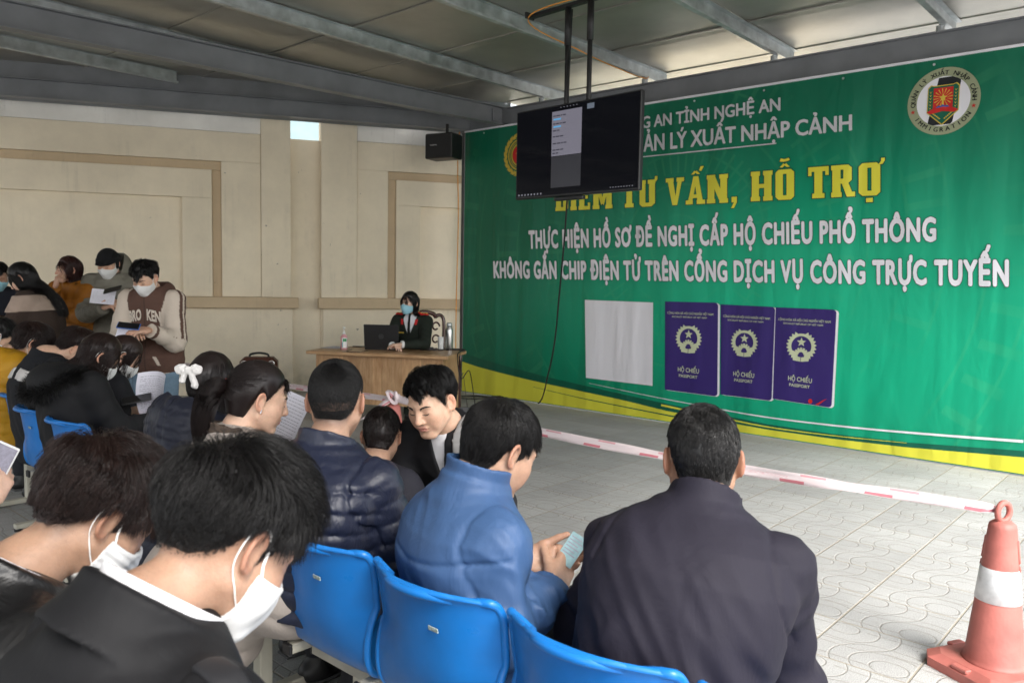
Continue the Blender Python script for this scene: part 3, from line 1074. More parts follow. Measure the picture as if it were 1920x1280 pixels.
def smax(a, b, k): return -smin(-a, -b, k)


def sell(P, c, r, R=None):
    q = P - A3(*c)
    if R is not None: q = q @ np.asarray(R, f32)       # columns = local axes
    r = A3(*r)
    k0 = np.sqrt(((q / r) ** 2).sum(1)) + 1e-6
    k1 = np.sqrt(((q / (r * r)) ** 2).sum(1)) + 1e-6
    return k0 * (k0 - 1) / k1


def scap(P, a, b, ra, rb=None):
    rb = ra if rb is None else rb
    a, b = A3(*a), A3(*b)
    ab = b - a
    t = np.clip(((P - a) @ ab) / (ab @ ab + 1e-9), 0, 1)
    d = P - a - t[:, None] * ab
    return np.sqrt((d * d).sum(1)) - (ra + (rb - ra) * t)


def capt(P, a, b):
    a, b = A3(*a), A3(*b)
    ab = b - a
    return ((P - a) @ ab) / (ab @ ab + 1e-9)


def sbox(P, c, h, r, R=None):
    q = P - A3(*c)
    if R is not None: q = q @ np.asarray(R, f32)
    q = np.abs(q) - (A3(*h) - r)
    return np.sqrt((np.maximum(q, 0) ** 2).sum(1)) + np.minimum(q.max(1), 0) - r


def _hash(ix, iy, iz):
    h = (ix.astype(np.uint32) * np.uint32(374761393) + iy.astype(np.uint32) * np.uint32(668265263) + iz.astype(np.uint32) * np.uint32(2147483647 - 58))
    h = (h ^ (h >> np.uint32(13))) * np.uint32(1274126177)
    h = h ^ (h >> np.uint32(16))
    return (h & np.uint32(0xffff)).astype(f32) / f32(32768.0) - f32(1)


def vnoise(P, s=1.0, off=0.0):
    """value noise in -1..1"""
    q = P * np.asarray(s, f32) + f32(off + 100.37)
    i = np.floor(q); u = (q - i).astype(f32); i = i.astype(np.int64)
    u = u * u * (3 - 2 * u)
    r = 0
    for dx in (0, 1):
        wx = u[:, 0] if dx else 1 - u[:, 0]
        for dy in (0, 1):
            wy = u[:, 1] if dy else 1 - u[:, 1]
            for dz in (0, 1):
                wz = u[:, 2] if dz else 1 - u[:, 2]
                r = r + wx * wy * wz * _hash(i[:, 0] + dx, i[:, 1] + dy, i[:, 2] + dz)
    return r


def ridge(P, ax, sc, off=0.0):
    """sharp irregular fold lines running along ax[2]; ax rows = across, through, along"""
    n = vnoise((P @ np.asarray(ax, f32).T) * np.asarray(sc, f32), 1.0, off)
    return (.42 - np.sqrt(n * n + .003) * 1.7).astype(f32)


def surface_nets(f, lo, hi, h, refine=0, lip=1.35):
    """mesh the zero set of f inside the box with cell size h; only cells near the surface are evaluated finely"""
    lo, hi = np.array(lo, float), np.array(hi, float)
    B = 4
    nb = np.ceil((hi - lo) / (h * B)).astype(int) + 1
    n = nb * B + 1
    cx = [lo[a] + (np.arange(nb[a]) + .5) * B * h for a in range(3)]
    CP = np.stack(np.meshgrid(*cx, indexing='ij'), -1).reshape(-1, 3).astype(f32)
    fc = f(CP)
    near = np.abs(fc) < B * h * .87 * lip + h
    near3 = near.reshape(nb)
    sg3 = fc.reshape(nb)
    F = np.full(n, f32(1e3))
    F[:-1, :-1, :-1] = np.repeat(np.repeat(np.repeat(np.sign(sg3).astype(f32) * 1e3, B, 0), B, 1), B, 2)
    K = np.zeros(n, bool)
    k0 = np.repeat(np.repeat(np.repeat(near3, B, 0), B, 1), B, 2)
    for dx in (0, 1):
        for dy in (0, 1):
            for dz in (0, 1):
                K[dx:n[0] - 1 + dx, dy:n[1] - 1 + dy, dz:n[2] - 1 + dz] |= k0
    ii = np.argwhere(K)
    P = (lo + ii * h).astype(f32)
    out = np.empty(len(P), f32)
    for s in range(0, len(P), 400000):
        out[s:s + 400000] = f(P[s:s + 400000])
    F[K] = out
    S = F < 0
    cnt = np.zeros(n - 1, np.int8)
    for dx in (0, 1):
        for dy in (0, 1):
            for dz in (0, 1):
                cnt += S[dx:n[0] - 1 + dx, dy:n[1] - 1 + dy, dz:n[2] - 1 + dz]
    act = (cnt > 0) & (cnt < 8)
    ci = np.argwhere(act)
    idx = np.full(n - 1, -1, np.int64)
    idx[act] = np.arange(len(ci))
    acc = np.zeros((len(ci), 3)); num = np.zeros(len(ci))
    cor = [(a, b, c) for a in (0, 1) for b in (0, 1) for c in (0, 1)]
    for e0 in cor:
        for a in range(3):
            if e0[a]: continue
            e1 = list(e0); e1[a] = 1
            v0 = F[ci[:, 0] + e0[0], ci[:, 1] + e0[1], ci[:, 2] + e0[2]]
            v1 = F[ci[:, 0] + e1[0], ci[:, 1] + e1[1], ci[:, 2] + e1[2]]
            x = (v0 < 0) != (v1 < 0)
            t = np.where(x, v0 / (v0 - v1 + 1e-12), 0)
            p = np.array(e0, float)[None] + t[:, None] * (np.array(e1) - np.array(e0))[None]
            acc[x] += p[x]; num[x] += 1
    V = lo + (ci + acc / np.maximum(num, 1)[:, None]) * h
    faces = []
    for a in range(3):
        b, c = (a + 1) % 3, (a + 2) % 3
        s0 = [slice(None)] * 3; s1 = [slice(None)] * 3
        s0[a] = slice(0, n[a] - 1); s1[a] = slice(1, n[a])
        ch = S[tuple(s0)] != S[tuple(s1)]
        e = np.argwhere(ch)
        e = e[(e[:, b] > 0) & (e[:, c] > 0) & (e[:, b] < n[b] - 1) & (e[:, c] < n[c] - 1)]
        q = []
        for db, dc in ((-1, -1), (0, -1), (0, 0), (-1, 0)):
            k = e.copy(); k[:, b] += db; k[:, c] += dc
            q.append(idx[k[:, 0], k[:, 1], k[:, 2]])
        q = np.stack(q, 1)
        ins = S[e[:, 0], e[:, 1], e[:, 2]]
        q[~ins] = q[~ins][:, ::-1]
        faces.append(q[(q >= 0).all(1)])
    Q = np.concatenate(faces)
    for _ in range(refine):
        P = V.astype(f32); e = h * .3
        fv = f(P)
        G = np.stack([f(P + A3(*d)) - fv for d in ((e, 0, 0), (0, e, 0), (0, 0, e))], 1) / e
        V = V - np.clip((fv / ((G * G).sum(1) + 1e-3)), -h, h)[:, None] * G
    return V, Q


def quads_mesh(name, V, Q):
    me = bpy.data.meshes.new(name)
    me.vertices.add(len(V)); me.vertices.foreach_set("co", np.ascontiguousarray(V, f32).ravel())
    k = Q.shape[1]
    me.loops.add(len(Q) * k); me.loops.foreach_set("vertex_index", np.ascontiguousarray(Q, np.int32).ravel())
    me.polygons.add(len(Q)); me.polygons.foreach_set("loop_start", np.arange(0, len(Q) * k, k, dtype=np.int32))
    me.polygons.foreach_set("loop_total", np.full(len(Q), k, np.int32))
    me.update(calc_edges=True)
    return me


def sdf_obj(name, f, lo, hi, h, mt, parent, refine=0, col=None, lip=1.35):
    V, Q = surface_nets(f, lo, hi, h, refine, lip)
    me = quads_mesh(name, V, Q)
    if col is not None:
        c = np.ones((len(V), 4), f32); c[:, :3] = col(V.astype(f32))
        a = me.color_attributes.new("col", 'FLOAT_COLOR', 'POINT'); a.data.foreach_set("color", c.ravel())
    o = link(name, me, mt, None, True)
    par(o, parent)
    return o


def par(o, parent):
    """parent keeping world coordinates (parent's own matrix is known)"""
    if parent is None: return
    o.parent = parent
    o.matrix_parent_inverse = parent.matrix_basis.inverted()


# ------------------------------------------------------------------ skin, hair, cloth materials
def skin_mat(name, tone=(1, 1, 1)):
    m, nt, b = nodes_of(name)
    g = NG(nt)
    at_ = nt.nodes.new("ShaderNodeAttribute"); at_.attribute_name = "col"
    v = g.mapping()
    sc = nt.nodes.new("ShaderNodeVectorMath"); sc.operation = 'MULTIPLY'; sc.inputs[1].default_value = tone
    nt.links.new(at_.outputs["Color"], sc.inputs[0])
    s2 = nt.nodes.new("ShaderNodeVectorMath"); s2.operation = 'SCALE'
    nt.links.new(sc.outputs[0], s2.inputs[0])
    nt.links.new(g.remap(g.m('ADD', g.m('MULTIPLY', g.noise(v, 35, 5, .6), .6), g.m('MULTIPLY', g.noise(v, 170, 4, .7), .4)), .32, .68, .84, 1.12), s2.inputs["Scale"])
    nt.links.new(s2.outputs[0], b.inputs["Base Color"])
    b.inputs["Roughness"].default_value = .48
    b.inputs["Specular IOR Level"].default_value = .4
    b.inputs["Subsurface Weight"].default_value = .12
    b.inputs["Subsurface Radius"].default_value = (.012, .004, .002)
    b.inputs["Subsurface Scale"].default_value = 1.0
    nt.links.new(g.bump(g.m('ADD', g.noise(v, 420, 3), g.noise(v, 140, 3)), .25, .0025), b.inputs["Normal"])
    return m


M_SKIN = skin_mat("skin_warm")
M_SKIN2 = skin_mat("skin_tan", (.80, .74, .70))


def hair_mat(name, col, rough=.38):
    m, nt, b = nodes_of(name)
    g = NG(nt)
    ge = nt.nodes.new("ShaderNodeNewGeometry")
    rnd = g.remap(ge.outputs["Random Per Island"], 0, 1, .55, 1.7)
    sc = nt.nodes.new("ShaderNodeVectorMath"); sc.operation = 'SCALE'; sc.inputs[0].default_value = col
    nt.links.new(rnd, sc.inputs["Scale"])
    nt.links.new(sc.outputs[0], b.inputs["Base Color"])
    b.inputs["Roughness"].default_value = rough
    b.inputs["Specular IOR Level"].default_value = .34
    return m


M_HAIR = hair_mat("black_hair", (.0055, .005, .005))
M_HAIRB = hair_mat("brown_black_hair", (.016, .0085, .007))
M_HAIRD = hair_mat("dark_brown_hair", (.010, .0065, .006))
M_HAIRG = hair_mat("greying_hair", (.013, .0125, .0125))


def cloth(name, col, rough=.8, weave=350, wb=.15, var=.12, spec=.3, sheen=0.0, crease=.35, cs=14, lint=0.0, coat=0.0):
    m, nt, b = nodes_of(name)
    g = NG(nt)
    v = g.mapping()
    n = g.remap(g.noise(v, 5, 5, .6), .3, .7, 1 - var, 1 + var)
    sc = nt.nodes.new("ShaderNodeVectorMath"); sc.operation = 'SCALE'; sc.inputs[0].default_value = col
    nt.links.new(n, sc.inputs["Scale"])
    c = sc.outputs[0]
    if lint:
        c = g.mix(g.remap(g.noise(v, 420, 1), .80, .83, 0, lint), c, (.4, .4, .42))
    nt.links.new(c, b.inputs["Base Color"])
    b.inputs["Roughness"].default_value = rough
    b.inputs["Specular IOR Level"].default_value = spec
    b.inputs["Sheen Weight"].default_value = sheen
    b.inputs["Sheen Roughness"].default_value = .4
    b.inputs["Coat Weight"].default_value = coat
    wv = nt.nodes.new("ShaderNodeTexNoise"); wv.noise_type = 'RIDGED_MULTIFRACTAL'
    wv.inputs["Scale"].default_value = cs * .55; wv.inputs["Detail"].default_value = 2; wv.inputs["Distortion"].default_value = 1.3
    nt.links.new(g.mapping(scale=(1, 1, .45), rot=(.5, .7, .3)), wv.inputs["Vector"])
    rid = g.m('MULTIPLY', g.remap(wv.outputs[0], .2, 1.6, 0, 1), crease * 1.1)
    h = g.m('ADD', g.m('ADD', rid, g.m('MULTIPLY', g.noise(v, weave, 2), wb * .12)), g.m('MULTIPLY', g.noise(g.mapping(scale=(1, 1, .55), rot=(.3, .5, 0)), cs, 4, .55, .8), crease))
    nt.links.new(g.bump(h, .8, .012), b.inputs["Normal"])
    return m


M_TROUSER = cloth("dark_trousers", (.018, .019, .024), crease=.6)
M_JEANS = cloth("faded_jeans", (.16, .24, .32), .85, var=.3, crease=.6)
M_SHOE = mat("black_shoe", (.015, .015, .015), .5)
M_SHOEG = mat("grey_sneaker", (.30, .30, .31), .7)
M_MASK = cloth("white_mask", (.70, .70, .69), .85, weave=500, wb=.3, var=.03, crease=.12, cs=30)
M_MASKB = cloth("pale_blue_mask", (.30, .56, .66), .85, weave=500, wb=.3, var=.04, crease=.2, cs=40)
M_LOOP = mat("ear_loop", (.82, .81, .79), .8, var=0)
M_EYE = mat("dark_eye", (.012, .009, .008), .15, var=0)
M_LASH = mat("lash_brow", (.012, .010, .010), .7, var=0)
M_PAPER = mat("printed_paper", (.74, .73, .80), .7, var=.05, vscale=12)
M_INK = mat("ink", (.33, .32, .38), .8, var=0)


# ------------------------------------------------------------------ head
def ear_sdf(Q):
    """ear in its own frame: x out of the head, y forward, z up; size ~ .062 high"""
    x, y, z = Q[:, 0], Q[:, 1], Q[:, 2]
    a, b = f32(.0175), f32(.0285)
    yy = y + .003 - .10 * z
    rr = np.sqrt((yy / a) ** 2 + (z / b) ** 2) + 1e-6
    dr = (rr - 1) * (.5 * (a + b))
    # bowl plate
    plate = np.maximum(np.abs(x - .002 - .006 * np.clip(rr, 0, 1) ** 2 * (1 - .4 * (y > 0))) - .0028, dr)
    # helix, absent low in front
    ang = np.arctan2(z / b, -yy / a)                # 0 = back, +90 = top
    helix = np.sqrt(dr ** 2 + (x - .0105) ** 2) - .0042
    helix = helix + np.clip(-(ang + .9), 0, 1.5) * .004 + .006 * np.clip(np.abs(ang) - 2.7, 0, 1)
    rr2 = np.sqrt(((yy + .001) / (a * .58)) ** 2 + ((z + .001) / (b * .60)) ** 2) + 1e-6
    anti = np.sqrt(((rr2 - 1) * .011) ** 2 + (x - .008) ** 2) - .0032
    anti = anti + .02 * (yy > .002)
    lobe = sell(Q, (.006, .004, -.0285), (.0055, .0095, .0105))
    trag = sell(Q, (.007, .0125, -.006), (.004, .0035, .0065))
    root = sell(Q, (-.003, .006, -.006), (.008, .010, .022))
    d = smin(plate, helix, .005)
    d = smin(d, anti, .004)
    d = smin(d, lobe, .007)
    d = smin(d, trag, .005)
    d = smin(d, root, .007)
    return d


EARC = A3(.0735, -.012, -.006)


def ear_frame(Q, s):
    """transform head-local points into the ear frame of side s"""
    q = (Q - A3(s * .0735, -.012, -.006)) * A3(s, 1, 1)
    c, sn = f32(math.cos(.42)), f32(math.sin(.42))      # flare: rear edge stands off
    x = q[:, 0] * c + q[:, 1] * sn
    y = -q[:, 0] * sn + q[:, 1] * c
    z = q[:, 2]
    t = f32(.22)
    y2 = y * math.cos(t) + z * math.sin(t)
    z2 = -y * math.sin(t) + z * math.cos(t)
    return np.stack([x, y2, z2], 1).astype(f32)


def head_sdf(Q, fem=0.0, wide=1.0, jaw=1.0, ears=True, detail=True, asian_nose=1.0):
    """Q head-local: origin between the ears at eye height, y forward, z up"""
    X = np.abs(Q[:, 0:1]); Y, Z = Q[:, 1:2], Q[:, 2:3]
    S = np.concatenate([X, Y, Z], 1)                     # mirrored
    w = wide
    d = sell(S, (0, -.014, .034), (.0765 * w, .0965, .091))
    d = smin(d, sell(S, (0, -.055, .005), (.062 * w, .052, .065)), .03)
    d = smin(d, sell(S, (0, .026, -.022), (.0655 * w, .067, .080)), .03)
    d = smin(d, scap(S, (.054 * w * jaw, .002, -.052), (.020 * jaw, .066, -.096), .020, .018), .026)
    d = smin(d, sell(S, (0, .070 - .002 * fem, -.097), (.021, .021, .017)), .02)
    d = smin(d, sell(S, (.043 * w, .054, -.026), (.026, .026, .026)), .026)      # cheekbone
    d = smin(d, sell(S, (.036 * w, .058, -.052), (.022, .022, .026)), .02)
    d = smin(d, scap(S, (.0, .084, .026), (.040, .072, .024), .012, .010), .016)     # brow
    if detail:
        d = smax(d, -sell(S, (.032, .101, .004), (.018, .013, .0115)), .012)        # eye socket
        d = smin(d, sell(S, (.0315, .0745, .002), (.0165, .0125, .0115)), .005)      # lid over eyeball
        d = smin(d, scap(S, (0, .086, .016), (0, .1055 * 1.0, -.024), .0085, .0115), .012)    # nose bridge
        d = smin(d, sell(S, (0, .1055, -.029), (.0125, .0125, .0105)), .007)
        d = smin(d, sell(S, (.0125, .094, -.032), (.0085, .011, .0085)), .006)
        d = smax(d, -sell(S, (.0065, .104, -.0405), (.0035, .006, .0035)), .003)
        d = smin(d, sell(S, (0, .080, -.060), (.026, .014, .020)), .014)             # muzzle
        d = smin(d, sell(S, (.008, .0915, -.0565), (.016, .0085, .0055)), .005)
        d = smin(d, sell(S, (0, .0905, -.0665), (.019, .0090, .0065)), .005)
        d = smax(d, -scap(S, (0, .101, -.0612), (.022, .0885, -.0618), .0022, .0015), .003)
    if ears:
        for s in (-1, 1):
            e = ear_sdf(ear_frame(Q, s))
            d = smin(d, e, .006)
    return d


def skin_col(Q, fem=0.0, base=(.45, .275, .19), fade=None):
    """albedo: lips, warm ears/nose/cheeks, stubble shade of cropped hair"""
    n = len(Q)
    c = np.tile(A3(*base), (n, 1))
    S = np.stack([np.abs(Q[:, 0]), Q[:, 1], Q[:, 2]], 1)
    def blend(mask, col):
        nonlocal c
        c = c * (1 - mask[:, None]) + A3(*col)[None] * mask[:, None]
    warm = np.exp(-((S - A3(.042, .07, -.03)) ** 2).sum(1) / .0009) * .35
    warm += np.exp(-((S - A3(0, .108, -.03)) ** 2).sum(1) / .0003) * .35
    blend(np.clip(warm, 0, .5), (base[0] * 1.02, base[1] * .74, base[2] * .70))
    ear = np.clip((S[:, 0] - .076) / .008, 0, 1) * (np.abs(Q[:, 2] + .01) < .05) * (Q[:, 1] < .03)
    blend(ear * .55, (base[0] * .98, base[1] * .66, base[2] * .60))
    lip = np.maximum(np.exp(-(((S[:, 0]) / .0215) ** 6 + ((Q[:, 2] + .0615) / .0105) ** 4)) * (Q[:, 1] > .078), 0)
    blend(lip * (.75 + .15 * fem), (.50, .17, .15) if not fem else (.55, .13, .13))
    return c


# hairline height against the angle around the head (front = 90, ear = 0, nape = -90)
HL_MEN = ([-90, -60, -40, -25, -12, -2, 6, 14, 24, 38, 55, 90], [-.078, -.076, -.066, -.040, .012, .030, .012, -.018, .004, .046, .074, .070])
HL_LADY = ([-90, -60, -35, -15, -4, 6, 14, 24, 40, 60, 90], [-.085, -.082, -.070, -.020, .024, .010, -.014, .012, .044, .066, .072])


def hair_mask(Q, hl):
    """>0 where hair grows"""
    phi = np.degrees(np.arctan2(Q[:, 1] + .01, np.abs(Q[:, 0]) + 1e-6))
    return Q[:, 2] - np.interp(phi, hl[0], hl[1])


def scalp(Q, wide=1.0):
    S = np.stack([np.abs(Q[:, 0]), Q[:, 1], Q[:, 2]], 1)
    w = wide
    d = sell(S, (0, -.014, .034), (.0765 * w, .0965, .091))
    d = smin(d, sell(S, (0, -.055, .005), (.062 * w, .052, .065)), .03)
    d = smin(d, sell(S, (0, .026, -.022), (.0655 * w, .067, .080)), .03)
    d = smin(d, scap(S, (.0, .084, .026), (.040, .072, .024), .012, .010), .016)
    d = smin(d, scap(S, (0, -.02, -.05), (0, -.055, -.16), .056, .060), .03)     # neck, so long hair lies on it
    return d


def grad(fn, P, e=.002):
    f0 = fn(P)
    G = np.stack([fn(P + A3(*d)) - f0 for d in ((e, 0, 0), (0, e, 0), (0, 0, e))], 1) / e
    return f0, G / (np.linalg.norm(G, axis=1)[:, None] + 1e-6)


def unit(v): return v / (np.linalg.norm(v, axis=-1, keepdims=True) + 1e-9)


class Hair:
    """strands grown on a head in head-local space"""
    def __init__(s, R, c, wide=1.0, seed=1, scale=1.0, extra=None):
        s.R, s.c, s.wide, s.k = np.array(R), np.array(c), wide, scale
        s.r = np.random.default_rng(seed)
        s.down = s.R.T @ np.array([0, 0, -1.0])            # gravity in head-local axes
        s.extra = extra                                       # further collision sdf in world space

    def coll(s, P):
        d = scalp(P.astype(f32), s.wide)
        if s.extra is not None:
            d = np.minimum(d, s.extra(s.world(P).astype(f32)) / s.k)
        return d

    def world(s, P): return s.c + (P * s.k) @ s.R.T

    def roots(s, n, hl, edge=.004):
        P = s.r.normal(size=(n * 6, 3)); P = unit(P) * np.array([.078, .098, .094]) + np.array([0, -.014, .03])
        P = P[P[:, 2] > -.09]
        for _ in range(3):
            f0, G = grad(lambda q: scalp(q.astype(f32), s.wide), P.astype(f32)); P = P - f0[:, None] * G
        m = hair_mask(P, hl) + s.r.normal(size=len(P)) * edge
        P = P[m > 0][:n]
        f0, G = grad(lambda q: scalp(q.astype(f32), s.wide), P.astype(f32))
        return P, G.astype(float), hair_mask(P, hl)

    def grow(s, P, N, L, H, flow, steps=8, grav=.0, stick=.8, lift=.25, wob=.10, gfree=.6, clump=.5, gn=40, drop=None):
        """L per-strand length, H per-strand standing height above the scalp; flow(p) preferred direction"""
        n = len(P)
        L = np.broadcast_to(np.asarray(L, float), (n,)); H = np.broadcast_to(np.asarray(H, float), (n,))
        lay = s.r.random(n) ** .7
        pts = [P + 0]
        p = P + N * .0005
        nv = s.r.normal(size=(n, 3)) * wob
        nv2 = s.r.normal(size=(n, 3)) * wob
        for i in range(steps):
            t = (i + 1) / steps
            f0, G = grad(s.coll, p.astype(f32))
            d = flow(p)
            d = d - G * (d * G).sum(1)[:, None] * stick
            gw = grav + gfree * np.clip((f0 - H * 1.3) / .02, 0, 1) + (0 if drop is None else drop * t)
            gw = np.clip(np.asarray(gw), 0, .95)
            gw = gw[:, None] if np.ndim(gw) else gw
            d = unit(unit(d) * (1 - gw) + s.down * gw + nv + (nv2 - nv) * t + (G * lift * max(0, 1 - 2 * t)))
            p = p + d * (L / steps)[:, None]
            f0, G = grad(s.coll, p.astype(f32))
            want = lay * H * min(1, t * 2.2)
            push = np.where(f0 < want, want - f0, np.where(f0 < H * 1.6 + .004, (want - f0) * stick * .55, 0))
            p = p + G * push[:, None]
            pts.append(p + 0)
        C = np.stack(pts, 1)                                   # n, steps+1, 3
        if clump > 0 and n > gn * 3:
            ng = max(6, n // gn)
            gi = s.r.choice(n, ng, replace=False)
            D = ((P[:, None, :] - P[None, gi, :]) ** 2).sum(2)
            near = gi[D.argmin(1)]
            tt = np.linspace(0, 1, steps + 1)[None, :, None] ** 1.3 * clump
            offs = (P - P[near])[:, None, :] * .35
            C = C * (1 - tt) + (C[near] + offs) * tt
        return C

    @staticmethod
    def tubes(C, r=.0007, taper=.35):
        """three-sided tapered strands from curves C (n,m,3) -> V,Q"""
        n, m, _ = C.shape
        T = np.gradient(C, axis=1); T = unit(T)
        ref = np.array([.31, .53, .79])
        U = unit(np.cross(T, ref)); W = np.cross(T, U)
        tt = np.linspace(0, 1, m)
        rad = r * (1 - (1 - taper) * tt ** 2)
        rad = rad[None, :, None]
        ring = [C + rad * (math.cos(a) * U + math.sin(a) * W) for a in (0, 2.094, 4.189)]
        V = np.stack(ring, 2).reshape(-1, 3)
        b = (np.arange(n)[:, None] * m + np.arange(m - 1)[None]) * 3
        Q = np.concatenate([np.stack([b + k, b + (k + 1) % 3, b + 3 + (k + 1) % 3, b + 3 + k], -1).reshape(-1, 4) for k in range(3)])
        return V, Q


def join_VQ(parts):
    V, Q, o = [], [], 0
    for v, q in parts:
        V.append(v); Q.append(q + o); o += len(v)
    return np.concatenate(V), np.concatenate(Q)


# ------------------------------------------------------------------ hands
def hand_chain(side, curl, spread=.06, thumb=(.5, .35, .3), thumb_out=.75):
    """joint chains in the hand frame: origin wrist, y to the fingers, palm faces -z; thumb at x*side"""
    ch = []
    base = [(.027, .086, 0), (.0085, .091, .002), (-.010, .087, .0015), (-.0265, .078, -.001)]
    ln = [(.040, .025, .020), (.044, .028, .021), (.041, .026, .020), (.032, .020, .018)]
    for i in range(4):
        c = curl[i] if np.ndim(curl[0]) else curl
        a = 0.0; p = np.array(base[i], float); P = [p.copy()]
        sp = spread * (1.5 - i)
        for k in range(3):
            a += c[k]
            d = np.array([math.sin(sp) * math.cos(a), math.cos(sp) * math.cos(a), -math.sin(a)])
            p = p + d * ln[i][k]; P.append(p.copy())
        ch.append((np.array(P), [.0088, .0082, .0076, .0066]))
    p = np.array([.024, .022, -.006]); P = [p.copy()]
    d0 = np.array([thumb_out, .75, -.25])
    for k, l in enumerate((.040, .032, .026)):
        d = d0 + np.array([-.55, .35, -.45]) * (sum(thumb[:k + 1]) - thumb[0] * .0) * .8
        d = d / np.linalg.norm(d)
        p = p + d * l; P.append(p.copy())
    ch.append((np.array(P), [.0135, .0115, .0098, .0080]))
    if side < 0:
        ch = [(P * np.array([-1, 1, 1]), r) for P, r in ch]
    return ch


def hand_sdf(Q, ch, side):
    d = sbox(Q, (.0, .050, -.001), (.039, .044, .0135), .0125)
    d = smin(d, sbox(Q, (0, .012, -.001), (.028, .03, .014), .013), .02)
    d = smin(d, sell(Q, (side * .024, .036, -.010), (.018, .032, .013)), .014)
    d = smin(d, sell(Q, (-side * .026, .036, -.009), (.013, .032, .011)), .012)
    for i, (P, r) in enumerate(ch):
        e = None
        for k in range(3):
            c = scap(Q, P[k], P[k + 1], r[k], r[k + 1])
            e = c if e is None else smin(e, c, .004)
        d = smin(d, e, .009 if i < 4 else .014)
    return d


def frame_from(y, z):
    """rotation with columns x,y,z; y given, z approximate"""
    y = np.array(y, float); y /= np.linalg.norm(y)
    z = np.array(z, float); z = z - y * (z @ y); z /= np.linalg.norm(z)
    return np.stack([np.cross(y, z), y, z], 1)


def head_rot(az, pitch=0.0, roll=0.0):
    """az: heading in degrees clockwise from world +y; pitch: looking down positive; roll: tilt to the right"""
    return rotz(-math.radians(az)) @ rotx(-math.radians(pitch)) @ roty(math.radians(roll))

# ------------------------------------------------------------------ whole figures
def local(P, c, rad, fn):
    """evaluate fn only near c; elsewhere a distance bound"""
    c = A3(*c)
    dist = np.sqrt(((P - c) ** 2).sum(1))
    out = (dist - rad * .72).astype(f32)
    m = dist < rad * 1.25
    if m.any(): out[m] = fn(P[m])
    return out


TS = [-.30, -.14, 0, .22, .45, .70, .86, .95, 1.02, 1.10]
TWM = [.150, .172, .172, .158, .165, .182, .172, .130, .075, .058]
TDM = [.105, .118, .122, .116, .120, .122, .104, .086, .070, .060]


def crease(x): return (.55 - np.abs(np.sin(x * .5)) ** .75).astype(f32)


